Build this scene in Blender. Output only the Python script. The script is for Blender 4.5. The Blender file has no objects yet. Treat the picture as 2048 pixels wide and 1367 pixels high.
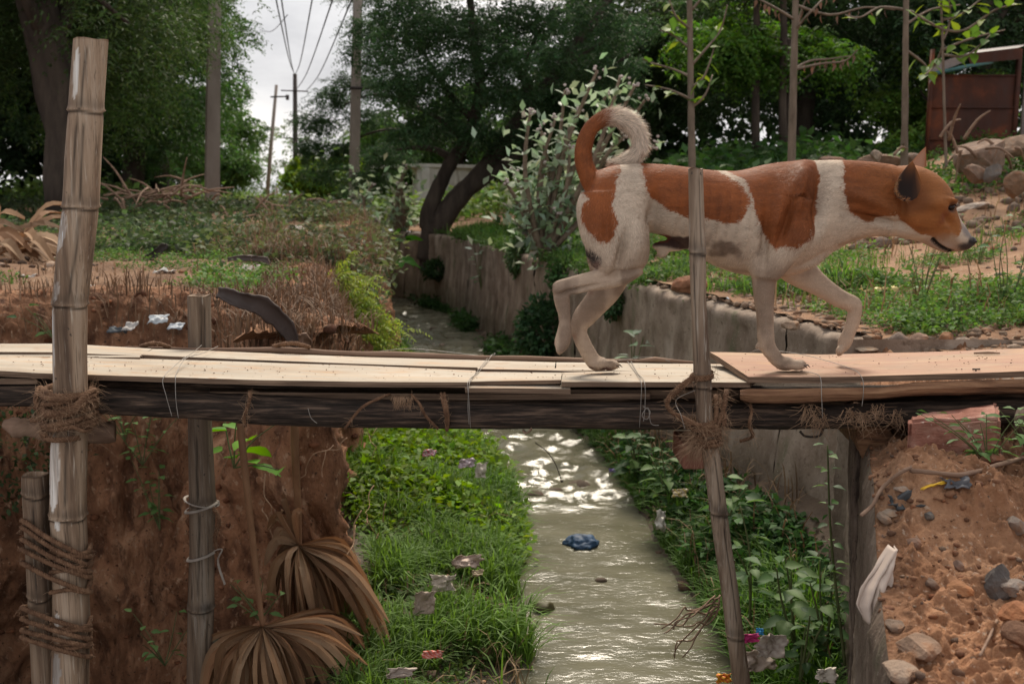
import bpy, bmesh, math, random
import numpy as np
from mathutils import Vector, Matrix

S = bpy.context.scene
COL = S.collection
RNG = np.random.default_rng(7)
random.seed(7)
R = math.radians

# ------------------------------------------------------------------ camera, sky, sun, exposure
PITCH = R(8.39)
cam_d = bpy.data.cameras.new("camera"); cam = bpy.data.objects.new("camera", cam_d); COL.objects.link(cam)
cam_d.lens = 35.0; cam_d.sensor_width = 36.0
cam.location = (0, 0, 0); cam.rotation_euler = (R(90) - PITCH, 0, 0)
cam_d.clip_start = 0.05; cam_d.clip_end = 2000
cam_d.dof.use_dof = True; cam_d.dof.focus_distance = 2.36; cam_d.dof.aperture_fstop = 6.5
S.camera = cam

SUN_EL, SUN_AZ = R(49), R(8)     # azimuth measured from +Y (ahead) towards +X
world = bpy.data.worlds.new("World"); S.world = world; world.use_nodes = True
wn = world.node_tree.nodes; wl = world.node_tree.links
for n in list(wn): wn.remove(n)
wo = wn.new("ShaderNodeOutputWorld"); bg = wn.new("ShaderNodeBackground"); bg.inputs[1].default_value = 0.082
sky = wn.new("ShaderNodeTexSky"); sky.sky_type = 'NISHITA'; sky.sun_disc = False
sky.sun_elevation = SUN_EL; sky.sun_rotation = SUN_AZ; sky.dust_density = 4.0; sky.air_density = 1.2
tc = wn.new("ShaderNodeTexCoord"); mp = wn.new("ShaderNodeMapping"); mp.inputs['Scale'].default_value = (1.0, 1.0, 2.6)
nz = wn.new("ShaderNodeTexNoise"); nz.inputs['Scale'].default_value = 3.2; nz.inputs['Detail'].default_value = 7; nz.inputs['Roughness'].default_value = .55
rp = wn.new("ShaderNodeValToRGB")
rp.color_ramp.elements[0].position = .32; rp.color_ramp.elements[0].color = (4.1, 4.1, 4.35, 1)
rp.color_ramp.elements[1].position = .72; rp.color_ramp.elements[1].color = (9.3, 8.9, 8.5, 1)
e = rp.color_ramp.elements.new(.5); e.color = (6.3, 6.25, 6.35, 1)
mx = wn.new("ShaderNodeMix"); mx.data_type = 'RGBA'; mx.inputs[0].default_value = .93
wl.new(tc.outputs['Generated'], mp.inputs[0]); wl.new(mp.outputs[0], nz.inputs[0]); wl.new(nz.outputs[0], rp.inputs[0])
wl.new(sky.outputs[0], mx.inputs[6]); wl.new(rp.outputs[0], mx.inputs[7]); wl.new(mx.outputs[2], bg.inputs[0]); wl.new(bg.outputs[0], wo.inputs[0])

sun_d = bpy.data.lights.new("sun", 'SUN'); sun = bpy.data.objects.new("sun", sun_d); COL.objects.link(sun)
sun_d.energy = 2.7; sun_d.angle = R(20); sun_d.color = (1.0, .89, .74)
sun.rotation_euler = (R(90) - SUN_EL, 0, -SUN_AZ + math.pi)
_d = Vector((math.sin(SUN_AZ) * math.cos(SUN_EL), math.cos(SUN_AZ) * math.cos(SUN_EL), math.sin(SUN_EL)))
sun.rotation_euler = _d.to_track_quat('Z', 'Y').to_euler()
S.view_settings.view_transform = 'Standard'; S.view_settings.look = 'None'
S.view_settings.exposure = 0.80; S.view_settings.gamma = 1.0; S.view_settings.use_curve_mapping = False
S.render.engine = 'CYCLES'
S.cycles.use_denoising = True
S.cycles.max_bounces = 6; S.cycles.diffuse_bounces = 3; S.cycles.glossy_bounces = 2
S.cycles.transmission_bounces = 3; S.cycles.transparent_max_bounces = 4
S.cycles.caustics_reflective = False; S.cycles.caustics_refractive = False

# ------------------------------------------------------------------ helpers
F = 1991.0
def ray(px, py):
    a = px - 1024.0; b = 683.5 - py
    y = F * math.cos(PITCH) + b * math.sin(PITCH); z = -F * math.sin(PITCH) + b * math.cos(PITCH)
    return a / y, z / y
def P(px, py, y):
    rx, rz = ray(px, py); return Vector((rx * y, y, rz * y))
def PZ(px, py, z):
    rx, rz = ray(px, py); y = z / rz; return Vector((rx * y, y, z))
def K(px, y): return px * y / F           # size of px pixels at distance y

def _h(ix, iy, iz, s):
    n = (ix.astype(np.int64) * 374761393 + iy.astype(np.int64) * 668265263 + iz.astype(np.int64) * 2147483647 + s * 974711)
    n = (n ^ (n >> 13)) * 1274126177; n = n ^ (n >> 16)
    return (n & 0xFFFFFF) / float(0xFFFFFF)
def vnoise(p, s=0):
    p = np.asarray(p, float); i = np.floor(p); f = p - i; f = f * f * (3 - 2 * f); i = i.astype(np.int64)
    x, y, z = i[..., 0], i[..., 1], i[..., 2]; fx, fy, fz = f[..., 0], f[..., 1], f[..., 2]
    def L(a, b, t): return a + (b - a) * t
    c = lambda dx, dy, dz: _h(x + dx, y + dy, z + dz, s)
    return L(L(L(c(0,0,0), c(1,0,0), fx), L(c(0,1,0), c(1,1,0), fx), fy), L(L(c(0,0,1), c(1,0,1), fx), L(c(0,1,1), c(1,1,1), fx), fy), fz) * 2 - 1
def fbm(p, o=4, s=0, g=.5):
    p = np.asarray(p, float); a = 1.0; t = 0; r = 0
    for k in range(o): r = r + a * vnoise(p * 2 ** k + 17.3 * k, s + k); t += a; a *= g
    return r / t
def n1(x, y, s=0): return float(fbm(np.array([[x, y, 0.5]]), 3, s)[0])
def smooth(a, b, x):
    t = np.clip((np.asarray(x, float) - a) / (b - a), 0, 1); return t * t * (3 - 2 * t)

def mesh_obj(name, V, faces, mat=None, parent=None, cols=None, sm=True, quads=None, link=True):
    """V (n,3); faces: list of tuples, or quads: (m,k) int array"""
    me = bpy.data.meshes.new(name)
    V = np.asarray(V, dtype=np.float32)
    if quads is not None:
        q = np.asarray(quads, dtype=np.int32); m, k = q.shape
        me.vertices.add(len(V)); me.vertices.foreach_set("co", V.ravel())
        me.loops.add(m * k); me.loops.foreach_set("vertex_index", q.ravel())
        me.polygons.add(m); me.polygons.foreach_set("loop_start", np.arange(0, m * k, k, dtype=np.int32))
        me.update(calc_edges=True)
    else:
        me.from_pydata([tuple(map(float, v)) for v in V], [], faces); me.update()
    if sm: me.polygons.foreach_set("use_smooth", np.ones(len(me.polygons), dtype=bool))
    if cols is not None:
        c = np.ones((len(V), 4), dtype=np.float32); c[:, :3] = cols
        at = me.color_attributes.new("Col", 'FLOAT_COLOR', 'POINT'); at.data.foreach_set("color", c.ravel())
    if mat: me.materials.append(mat)
    o = bpy.data.objects.new(name, me)
    if link: COL.objects.link(o)
    if parent: adopt(o, parent)
    return o
def adopt(o, parent):
    o.parent = parent
    if parent.type == 'EMPTY': o.matrix_parent_inverse = Matrix.Translation(-Vector(parent.location))
def place(name, me, mat4, parent):
    o = bpy.data.objects.new(name, me); COL.objects.link(o); adopt(o, parent); o.matrix_basis = mat4; return o
def copy_thing(root, loc, rotz=0, scale=1, label=None):
    r = root.copy(); COL.objects.link(r); r.location = loc; r.rotation_euler = (0, 0, rotz); r.scale = (scale,) * 3
    if label: r['label'] = label
    for ch in list(root.children):
        c = ch.copy(); COL.objects.link(c); c.parent = r
        for g in list(ch.children):
            d = g.copy(); COL.objects.link(d); d.parent = c
    return r
def tag(o, label=None, cat=None, group=None, kind=None):
    if label: o['label'] = label
    if cat: o['category'] = cat
    if group: o['group'] = group
    if kind: o['kind'] = kind
    return o
def empty(name, loc=(0, 0, 0)):
    o = bpy.data.objects.new(name, None); o.location = loc; o.empty_display_size = .1; COL.objects.link(o); return o

class MB:
    """collects shapes; build() links ONE mesh"""
    def __init__(s): s.V = []; s.F = []; s.C = []
    def add(s, V, Fs, c=(1, 1, 1)):
        b = len(s.V); s.V += [tuple(v) for v in V]; s.F += [tuple(i + b for i in f) for f in Fs]; s.C += [tuple(c)] * len(V)
    def tube(s, pts, rad, seg=8, c=(1, 1, 1), rough=0, seed=0, flat=1.0, caps=True, twist=0):
        pts = [Vector(p) for p in pts]; n = len(pts)
        if not hasattr(rad, '__len__'): rad = [rad] * n
        b = len(s.V); up = Vector((0.13, 0.21, 1)).normalized()
        for i in range(n):
            t = (pts[min(i + 1, n - 1)] - pts[max(i - 1, 0)])
            t = t.normalized() if t.length > 1e-9 else Vector((0, 0, 1))
            if i == 0: u = t.cross(up); u = u if u.length > .05 else t.cross(Vector((1, 0, 0)))
            else: u = u - t * u.dot(t)
            u.normalize(); w = t.cross(u)
            for k in range(seg):
                a = 2 * math.pi * k / seg + twist * i; r = rad[i]
                if rough: r *= 1 + rough * (_r(seed, i, k) - .5) * 2
                s.V.append(tuple(pts[i] + (u * math.cos(a) + w * math.sin(a) * flat) * r)); s.C.append(tuple(c))
        for i in range(n - 1):
            for k in range(seg):
                a0 = b + i * seg + k; a1 = b + i * seg + (k + 1) % seg
                s.F.append((a0, a1, a1 + seg, a0 + seg))
        if caps:
            s.F.append(tuple(b + k for k in range(seg))[::-1]); s.F.append(tuple(b + (n - 1) * seg + k for k in range(seg)))
    def box(s, lo, hi, c=(1, 1, 1)):
        x0, y0, z0 = lo; x1, y1, z1 = hi
        s.add([(x0,y0,z0),(x1,y0,z0),(x1,y1,z0),(x0,y1,z0),(x0,y0,z1),(x1,y0,z1),(x1,y1,z1),(x0,y1,z1)],
              [(0,3,2,1),(4,5,6,7),(0,1,5,4),(1,2,6,5),(2,3,7,6),(3,0,4,7)], c)
    def build(s, name, mat=None, parent=None, sm=True, col=False):
        return mesh_obj(name, np.array(s.V), s.F, mat, parent, np.array(s.C) if col else None, sm)
def _r(*a):
    x = math.sin(sum(v * k for v, k in zip(a, (12.9898, 78.233, 37.719, 9.17)))) * 43758.5453; return x - math.floor(x)
def catmull(pts, n=6):
    pts = [Vector(p) for p in pts]; out = []
    for i in range(len(pts) - 1):
        p0 = pts[max(i - 1, 0)]; p1 = pts[i]; p2 = pts[i + 1]; p3 = pts[min(i + 2, len(pts) - 1)]
        for k in range(n):
            t = k / n; out.append(.5 * ((2 * p1) + (p2 - p0) * t + (2 * p0 - 5 * p1 + 4 * p2 - p3) * t * t + (3 * p1 - p0 - 3 * p2 + p3) * t ** 3))
    out.append(pts[-1]); return out
def lerp_list(vals, n):
    xs = np.linspace(0, len(vals) - 1, n); return list(np.interp(xs, range(len(vals)), vals))

# ------------------------------------------------------------------ materials
def new_mat(name):
    m = bpy.data.materials.new(name); m.use_nodes = True; nt = m.node_tree
    for n in list(nt.nodes): nt.nodes.remove(n)
    o = nt.nodes.new("ShaderNodeOutputMaterial"); b = nt.nodes.new("ShaderNodeBsdfPrincipled"); nt.links.new(b.outputs[0], o.inputs[0])
    return m, nt, b, o
def mat_noise(name, stops, scale=8, stretch=(1, 1, 1), rough=.85, bump=.3, bscale=None, bdist=.01, detail=8, attr=False, spec=.3, layers=(), coord='Object', dist=0.0, bstretch=None, metal=0):
    """stops: [(pos,color)], layers: [(scale, lo, hi, color, stretch)] blends a colour where noise runs between lo and hi"""
    m, nt, b, o = new_mat(name); N = nt.nodes; Lk = nt.links
    tc = N.new("ShaderNodeTexCoord")
    def noise(sc, st, det=detail, rg=.6):
        mp = N.new("ShaderNodeMapping"); mp.inputs['Scale'].default_value = st; Lk.new(tc.outputs[coord], mp.inputs[0])
        nz = N.new("ShaderNodeTexNoise"); nz.inputs['Scale'].default_value = sc; nz.inputs['Detail'].default_value = det
        nz.inputs['Roughness'].default_value = rg; nz.inputs['Distortion'].default_value = dist; Lk.new(mp.outputs[0], nz.inputs[0]); return nz.outputs[0]
    r = N.new("ShaderNodeValToRGB"); cr = r.color_ramp
    cr.elements[0].position = stops[0][0]; cr.elements[0].color = (*stops[0][1], 1)
    cr.elements[1].position = stops[-1][0]; cr.elements[1].color = (*stops[-1][1], 1)
    for p, c in stops[1:-1]: e = cr.elements.new(p); e.color = (*c, 1)
    Lk.new(noise(scale, stretch), r.inputs[0]); col = r.outputs[0]
    for (sc, lo, hi, c, st) in layers:
        f = N.new("ShaderNodeMapRange"); f.inputs[1].default_value = lo; f.inputs[2].default_value = hi; Lk.new(noise(sc, st), f.inputs[0])
        mx = N.new("ShaderNodeMix"); mx.data_type = 'RGBA'; Lk.new(f.outputs[0], mx.inputs[0]); Lk.new(col, mx.inputs[6]); mx.inputs[7].default_value = (*c, 1); col = mx.outputs[2]
    if attr:
        a = N.new("ShaderNodeAttribute"); a.attribute_name = "Col"
        mx = N.new("ShaderNodeMix"); mx.data_type = 'RGBA'; mx.blend_type = 'MULTIPLY'; mx.inputs[0].default_value = 1
        Lk.new(col, mx.inputs[6]); Lk.new(a.outputs[0], mx.inputs[7]); col = mx.outputs[2]
    Lk.new(col, b.inputs['Base Color']); b.inputs['Roughness'].default_value = rough; b.inputs['Specular IOR Level'].default_value = spec; b.inputs['Metallic'].default_value = metal
    if bump:
        bp = N.new("ShaderNodeBump"); bp.inputs['Strength'].default_value = bump; bp.inputs['Distance'].default_value = bdist
        Lk.new(noise(bscale or scale * 3, bstretch or stretch, 8, .65), bp.inputs['Height']); Lk.new(bp.outputs[0], b.inputs['Normal'])
    return m
def mat_leaf(name, rough=.62, trans=.38, spec=.16):
    m, nt, b, o = new_mat(name); N = nt.nodes; Lk = nt.links
    a = N.new("ShaderNodeAttribute"); a.attribute_name = "Col"
    t = N.new("ShaderNodeBsdfTranslucent"); mx = N.new("ShaderNodeMixShader"); mx.inputs[0].default_value = trans
    hs = N.new("ShaderNodeHueSaturation"); hs.inputs['Saturation'].default_value = 1.15; hs.inputs['Value'].default_value = 1.5; hs.inputs['Hue'].default_value = .49
    Lk.new(a.outputs[0], hs.inputs['Color']); Lk.new(hs.outputs[0], t.inputs[0]); Lk.new(a.outputs[0], b.inputs['Base Color'])
    b.inputs['Roughness'].default_value = rough; b.inputs['Specular IOR Level'].default_value = spec
    Lk.new(b.outputs[0], mx.inputs[1]); Lk.new(t.outputs[0], mx.inputs[2]); Lk.new(mx.outputs[0], o.inputs[0]); return m

M = {}
M['soil'] = mat_noise('soil', [(.3, (.15, .078, .042)), (.5, (.27, .15, .085)), (.7, (.38, .24, .15))], 3.2, rough=.95, bump=.8, bscale=38, bdist=.02, attr=True,
    layers=[(30, .55, .72, (.16, .09, .055), (1,1,1)), (95, .60, .68, (.42, .34, .27), (1,1,1))])
M['cliff'] = mat_noise('red_clay', [(.32, (.12, .055, .029)), (.5, (.31, .15, .080)), (.68, (.47, .265, .155))], 5.0, stretch=(1, 1, .45), rough=.95, bump=1.0, bscale=22, bdist=.04, attr=True,
    layers=[(16, .50, .68, (.10, .045, .026), (1, 1, .4)), (45, .58, .68, (.44, .28, .18), (1,1,.7)), (80, .60, .68, (.06, .032, .02), (1, 1, 1))])
M['mud'] = mat_noise('mud', [(.3, (.055, .042, .028)), (.6, (.12, .09, .06)), (.8, (.19, .15, .11))], 5, rough=.7, bump=.7, bscale=30, bdist=.015, attr=True, spec=.4)
M['bark'] = mat_noise('bark', [(.3, (.030, .022, .018)), (.7, (.085, .065, .05))], 9, stretch=(1, 1, .25), rough=.95, bump=1, bscale=22, bdist=.02)
M['bark_pale'] = mat_noise('bark_pale', [(.3, (.10, .075, .055)), (.7, (.22, .17, .13))], 14, stretch=(1, 1, .3), rough=.9, bump=.6, bscale=60, bdist=.004)
M['twig'] = mat_noise('twig', [(.3, (.10, .07, .05)), (.7, (.24, .18, .13))], 20, rough=.9, bump=.3)
M['pole'] = mat_noise('pole_concrete', [(.3, (.24, .20, .17)), (.7, (.36, .31, .27))], 4, stretch=(1, 1, .35), rough=.9, bump=.3, bscale=40, bdist=.004)
M['pole_dark'] = mat_noise('pole_dark', [(.3, (.05, .042, .04)), (.7, (.10, .085, .08))], 4, stretch=(1, 1, .35), rough=.9)
M['leaf'] = mat_leaf('leaf')
M['leaf_gloss'] = mat_leaf('leaf_gloss', rough=.55, trans=.35, spec=.2)
M['dry'] = mat_leaf('dry_leaf', rough=.75, trans=.15, spec=.2)
M['rock'] = mat_noise('rock', [(.3, (.15, .115, .09)), (.55, (.25, .20, .165)), (.75, (.36, .31, .26))], 14, rough=.92, bump=.9, bscale=48, bdist=.008, attr=True, layers=[(22, .52, .68, (.26, .155, .095), (1, 1, 1))])

# leaves: one folded quad each --------------------------------------------------
def unit(v): return v / np.maximum(np.linalg.norm(v, axis=-1, keepdims=True), 1e-9)
class LF:
    def __init__(s): s.V = []; s.C = []; s.n = 0
    def leaves(s, Pn, D, L, W, col, fold=.15, up=None, jit=.25):
        Pn = np.asarray(Pn, float); n = len(Pn); D = unit(np.asarray(D, float))
        L = np.broadcast_to(L, (n,)).astype(float)[:, None]; W = np.broadcast_to(W, (n,)).astype(float)[:, None]
        U = RNG.normal(size=(n, 3)) * .6 + (np.array([0, 0, 1.]) if up is None else up)
        Sd = unit(np.cross(D, U)); Nn = np.cross(Sd, D)
        a = Pn; m = Pn + D * L * .45 - Nn * L * .02; b = m + Sd * W * .5 + Nn * W * fold; d = m - Sd * W * .5 + Nn * W * fold; t = Pn + D * L - Nn * L * .12
        s.V.append(np.stack([a, b, t, d], 1).reshape(-1, 3))
        c = np.broadcast_to(np.asarray(col, float), (n, 3)) * (1 + jit * RNG.uniform(-1, 1, (n, 1))) * (1 + .08 * RNG.normal(size=(n, 3)))
        s.C.append(np.repeat(np.clip(c, .002, 1), 4, axis=0)); s.n += n
    def sprigs(s, Pn, D, k, ln, lL, lW, col, droop=.5, jit=.25, spread=.85):
        """pinnate twigs: k leaflet pairs each along a drooping rachis"""
        Pn = np.asarray(Pn, float); n = len(Pn); D = unit(np.asarray(D, float)); ln = np.broadcast_to(ln, (n,)).astype(float)
        U = RNG.normal(size=(n, 3)) * .5 + [0, 0, 1.]; Sd = unit(np.cross(D, U))
        t = (np.arange(k) + .5) / k
        pos = Pn[:, None] + D[:, None] * (ln[:, None] * t)[..., None]; pos[..., 2] -= droop * (ln[:, None] * t ** 2)
        dd = D[:, None] * np.ones((1, k, 1)); dd = dd.copy(); dd[..., 2] -= 1.2 * droop * t[None]
        cc = np.broadcast_to(np.asarray(col, float), (n, 3)) * (1 + jit * RNG.uniform(-1, 1, (n, 1)))
        for sg in (1, -1):
            ld = dd * (1.15 - spread) + Sd[:, None] * sg * spread + RNG.normal(size=(n, k, 3)) * .12; ld[..., 2] -= .25
            sc = (1 - .5 * t)[None] * np.ones((n, 1))
            s.leaves(pos.reshape(-1, 3), ld.reshape(-1, 3), (lL * sc).ravel(), (lW * sc).ravel(), np.repeat(cc, k, axis=0), jit=.1)
    def blades(s, Pn, H, W, col, lean=.5, jit=.25):
        """grass blades: bent two-segment strips (6 verts -> 2 quads)"""
        Pn = np.asarray(Pn, float); n = len(Pn); H = np.broadcast_to(H, (n,)).astype(float)[:, None]
        az = RNG.uniform(0, 6.283, n); le = RNG.uniform(.1, 1, n)[:, None] * lean
        h = np.stack([np.cos(az), np.sin(az), 0 * az], 1); sd = np.stack([-np.sin(az), np.cos(az), 0 * az], 1)
        up = np.array([0, 0, 1.]); W = np.broadcast_to(W, (n,)).astype(float)[:, None] * .5
        m1 = Pn + up * H * .45 + h * H * le * .25; m2 = Pn + up * H * .8 * (1 - .3 * le) + h * H * le * .75; t = Pn + up * H * (1 - .55 * le) + h * H * le * 1.35
        c = np.broadcast_to(np.asarray(col, float), (n, 3)) * (1 + jit * RNG.uniform(-1, 1, (n, 1)))
        for q in ([Pn - sd * W, Pn + sd * W, m1 + sd * W * .9, m1 - sd * W * .9], [m1 - sd * W * .9, m1 + sd * W * .9, m2 + sd * W * .6, m2 - sd * W * .6], [m2 - sd * W * .6, m2 + sd * W * .6, t + sd * W * .05, t - sd * W * .05]):
            s.V.append(np.stack(q, 1).reshape(-1, 3)); s.C.append(np.repeat(np.clip(c, .002, 1), 4, axis=0)); s.n += n
    def build(s, name, mat, parent=None):
        V = np.concatenate(s.V); q = np.arange(len(V)).reshape(-1, 4)
        return mesh_obj(name, V, None, mat, parent, np.concatenate(s.C), False, quads=q)

def rock_mesh(seed, sub=2, squash=(1, .8, .6), amp=.35, facets=True):
    bm = bmesh.new(); bmesh.ops.create_icosphere(bm, subdivisions=sub, radius=1)
    V = np.array([v.co[:] for v in bm.verts]); Fs = [tuple(v.index for v in f.verts) for f in bm.faces]; bm.free()
    rr = np.random.default_rng(seed)
    if facets:
        for k in range(9):                       # cut flat faces
            n = unit(rr.normal(size=3)); d = rr.uniform(.55, .85); h = V @ n; V = V - np.where(h > d, h - d, 0)[:, None] * n
    V = V * (1 + amp * .45 * fbm(V * 1.7 + seed * 3.1, 3, seed))[:, None] * (1 + amp * .18 * fbm(V * 6 + seed, 2, seed))[:, None]
    return V * np.array(squash), Fs
# ------------------------------------------------------------------ the place: banks, channel, ground
YC = [0, 13.5, 15, 17, 19.5, 24]; XC = [0, -2.943, -3.6, -5.4, -8.6, -15.0]       # the channel runs obliquely, then bends away to the left
def cx(y): return np.interp(y, YC, XC)
_wy = [0, 3.1, 3.5, 4, 5.1, 6.1, 6.7, 10.6, 14, 30]
def uWL(y): return np.interp(y, _wy, [.60, .68, .80, .84, 1.08, 1.10, 1.05, 1.08, 1.1, 1.0])
def uWR(y): return np.interp(y, _wy, [1.38, 1.45, 1.54, 1.6, 1.76, 1.88, 1.90, 2.02, 2.08, 2.08])
U_WALL = 2.16
EDGE = [(-3.4, -1), (-2.6, 1.0), (-2.2, 2.2), (-2.14, 3.2), (-2.1, 3.85), (-1.6, 4.12), (-1.15, 3.95), (-.86, 3.5), (-.66, 3.2), (-.66, 3.7), (-.84, 4.5), (-1.02, 5.6), (-1.12, 7), (-1.3, 9), (-1.75, 11.5), (-2.5, 13.8), (-4.2, 16), (-7.5, 18.5), (-14, 22)]
EC = [(v.x, v.y) for v in catmull([(a, b, 0) for a, b in EDGE], 14)]
ECA = np.array(EC)
def edge_sd(x, y):
    """signed distance to the left bank's rim, positive on the bank"""
    x = np.asarray(x, float); y = np.asarray(y, float); sh = x.shape; p = np.stack([x.ravel(), y.ravel()], 1)
    best = np.full(len(p), 1e9); side = np.zeros(len(p))
    for i in range(0, len(ECA) - 1):
        a = ECA[i]; b = ECA[i + 1]; d = b - a; l2 = d @ d
        t = np.clip(((p - a) @ d) / l2, 0, 1); q = a + t[:, None] * d; ds = np.hypot(*(p - q).T)
        cr = d[0] * (p[:, 1] - a[1]) - d[1] * (p[:, 0] - a[0]); m = ds < best - 1e-9
        best = np.where(m, ds, best); side = np.where(m, np.sign(cr), side)
    return (best * side).reshape(sh)
def z_left(x, y): return -.43 + .02 * np.clip(y - 4, 0, 16) + .07 * fbm(np.stack([x * .5, y * .5, 0 * x], -1), 3, 3) + .035 * fbm(np.stack([x * 4, y * 4, 0 * x], -1), 3, 5) + .02 * np.maximum(0, fbm(np.stack([x * 14, y * 14, 0 * x], -1), 2, 6))
def z_right(x, y):
    d = np.maximum(np.minimum(x - cx(y), x + .218 * y) - U_WALL - .15, 0); r = x / np.maximum(y, .5)
    z = -.54 + .13 * np.minimum(d, 4) + .38 * smooth(8.5, 12.5, y) * smooth(.06, .2, r) + .28 * smooth(.38, .47, r) * smooth(6.5, 9, y)
    return z + .05 * fbm(np.stack([x * .6, y * .6, 0 * x + 4], -1), 3, 8) + .018 * fbm(np.stack([x * 5, y * 5, 0 * x], -1), 3, 9)
def z_ground(x, y):
    x = np.asarray(x, float); y = np.asarray(y, float)
    t = smooth(-1.5, 1.5, x - (cx(y) + 1.3)); return z_left(x, y) * (1 - t) + z_right(x, y) * t
def z_bed(x, y):
    x = np.asarray(x, float); y = np.asarray(y, float); u = x - cx(y); wl, wr = uWL(y), uWR(y)
    zl = np.interp((wl - u), [-.25, 0, .5, 1.0, 3], [-1.8, -1.6, -1.44, -1.36, -1.25])
    zr = np.interp((u - wr), [-.25, 0, .25, .6, 2], [-1.8, -1.6, -1.42, -1.22, -1.1])
    z = np.maximum(zl, zr) - .95 * smooth(.62, 1.02, wl - u) * (1 - smooth(4.0, 4.5, y))
    n = .035 * fbm(np.stack([x * 3.5, y * 3.5, 0 * x], -1), 4, 21)
    return z + n
def inside_bridge_mound(x, y): return (y < 3.35) & (x > .55)

# ground sheet with the channel left out
xs = np.concatenate([-np.geomspace(140, 4.6, 42), np.arange(-4.5, 6.5, .045), np.geomspace(6.6, 140, 42)])
ys = np.concatenate([np.arange(-2, 1.5, .5), np.geomspace(1.5, 260, 430)])
X, Y = np.meshgrid(xs, ys); Z = z_ground(X, Y)
sd = edge_sd(X, Y); U = X - cx(Y)
keep = (sd > .12) | (U > U_WALL + .04) | (Y > 21.5)
nx, ny = len(xs), len(ys); idx = np.arange(nx * ny).reshape(ny, nx)
q = np.stack([idx[:-1, :-1], idx[:-1, 1:], idx[1:, 1:], idx[1:, :-1]], -1)
kq = keep[:-1, :-1] & keep[:-1, 1:] & keep[1:, 1:] & keep[1:, :-1]
q = q[kq]; used = np.unique(q); rem = np.full(nx * ny, -1); rem[used] = np.arange(len(used))
V = np.stack([X, Y, Z], -1).reshape(-1, 3)[used]
g = .5 + .5 * fbm(V * [.45, .45, 0] + [3, 9, 1], 4, 31)
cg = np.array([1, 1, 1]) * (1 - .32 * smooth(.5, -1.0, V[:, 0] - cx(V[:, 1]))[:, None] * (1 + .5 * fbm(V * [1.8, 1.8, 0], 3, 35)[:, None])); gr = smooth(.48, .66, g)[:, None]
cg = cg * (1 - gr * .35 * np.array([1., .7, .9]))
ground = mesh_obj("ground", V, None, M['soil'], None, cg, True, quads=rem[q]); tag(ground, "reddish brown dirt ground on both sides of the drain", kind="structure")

# left bank's clay face, lofted along the rim
ys_p = [(.30, -.03), (.20, .012), (.10, .0), (.03, -.03), (0, -.09), (-.03, -.18), (-.05, -.4), (-.07, -.65), (-.09, -.85), (-.13, -1.05), (-.20, -1.3), (-.34, -1.75), (-.5, -2.6)]
pr = catmull([(a, b, 0) for a, b in ys_p], 14)
pts = []; acc = 0
for i in range(len(ECA) - 1):
    a, b = ECA[i], ECA[i + 1]; L_ = np.hypot(*(b - a)); n = max(2, int(L_ / (.016 if 2 < b[1] < 6.5 else .1)))
    for k in range(n): pts.append(a + (b - a) * k / n)
pts = np.array(pts); tg = np.gradient(pts, axis=0)
for _ in range(14): tg[1:-1] = (tg[:-2] + tg[1:-1] * 2 + tg[2:]) / 4
tg = unit(tg); nrm = np.stack([-tg[:, 1], tg[:, 0]], 1)     # towards the bank
rim = z_left(pts[:, 0], pts[:, 1])
CV = np.zeros((len(pts), len(pr), 3))
for j, p in enumerate(pr):
    CV[:, j, :2] = pts + nrm * p.x; CV[:, j, 2] = rim + p.y * np.where(p.y < -.12, 1, 1)
dep = np.clip((rim[:, None] - CV[..., 2]) / .5, 0, 1)
q3 = CV.copy()
big = fbm(q3 * [1.6, 1.6, .8], 3, 41) * .26 + fbm(q3 * [5, 5, 2.2], 3, 43) * .15; gull = -np.abs(fbm(q3 * [7, 7, .9], 3, 47)) * .20
sm_ = fbm(q3 * [16, 16, 9], 3, 51) * .046 + (.5 - np.abs(fbm(q3 * [30, 30, 16], 2, 52))) * .030 + fbm(q3 * 60, 2, 53) * .010
dd = (big + gull) * dep + sm_ * (.35 + dep)
CV[..., :2] -= nrm[:, None] * dd[..., None]; CV[..., 2] += sm_ * .6
ci = np.arange(len(pts) * len(pr)).reshape(len(pts), len(pr))
q = np.stack([ci[:-1, :-1], ci[1:, :-1], ci[1:, 1:], ci[:-1, 1:]], -1).reshape(-1, 4)
cc = np.ones((len(pts) * len(pr), 3)); dv = dep.reshape(-1); n2 = fbm(CV.reshape(-1, 3) * 2.2, 3, 55)
cc *= (1 + .35 * n2)[:, None]
clay = mesh_obj("clay_bank", CV.reshape(-1, 3), None, M['cliff'], None, cc, True, quads=q)
tag(clay, "steep red clay face of the left bank", kind="structure")

# stream bed and banks
xs = np.concatenate([np.arange(-4.6, 3.2, .045)]); ys = np.geomspace(.6, 24, 330)
X, Y = np.meshgrid(xs + 0.0, ys); X = X + cx(Y) * .8; Z = z_bed(X, Y); nx, ny = len(xs), len(ys); idx = np.arange(nx * ny).reshape(ny, nx)
q = np.stack([idx[:-1, :-1], idx[:-1, 1:], idx[1:, 1:], idx[1:, :-1]], -1).reshape(-1, 4)
cc = np.ones((nx * ny, 3)) * (.5 + .25 * smooth(-1.5, -1.25, Z)).reshape(-1, 1) * np.array([1.15, 1.0, .88])
bed = mesh_obj("stream_bank", np.stack([X, Y, Z], -1).reshape(-1, 3), None, M['mud'], None, cc, True, quads=q); tag(bed, "dark mud banks of the drain", kind="structure")

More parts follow.
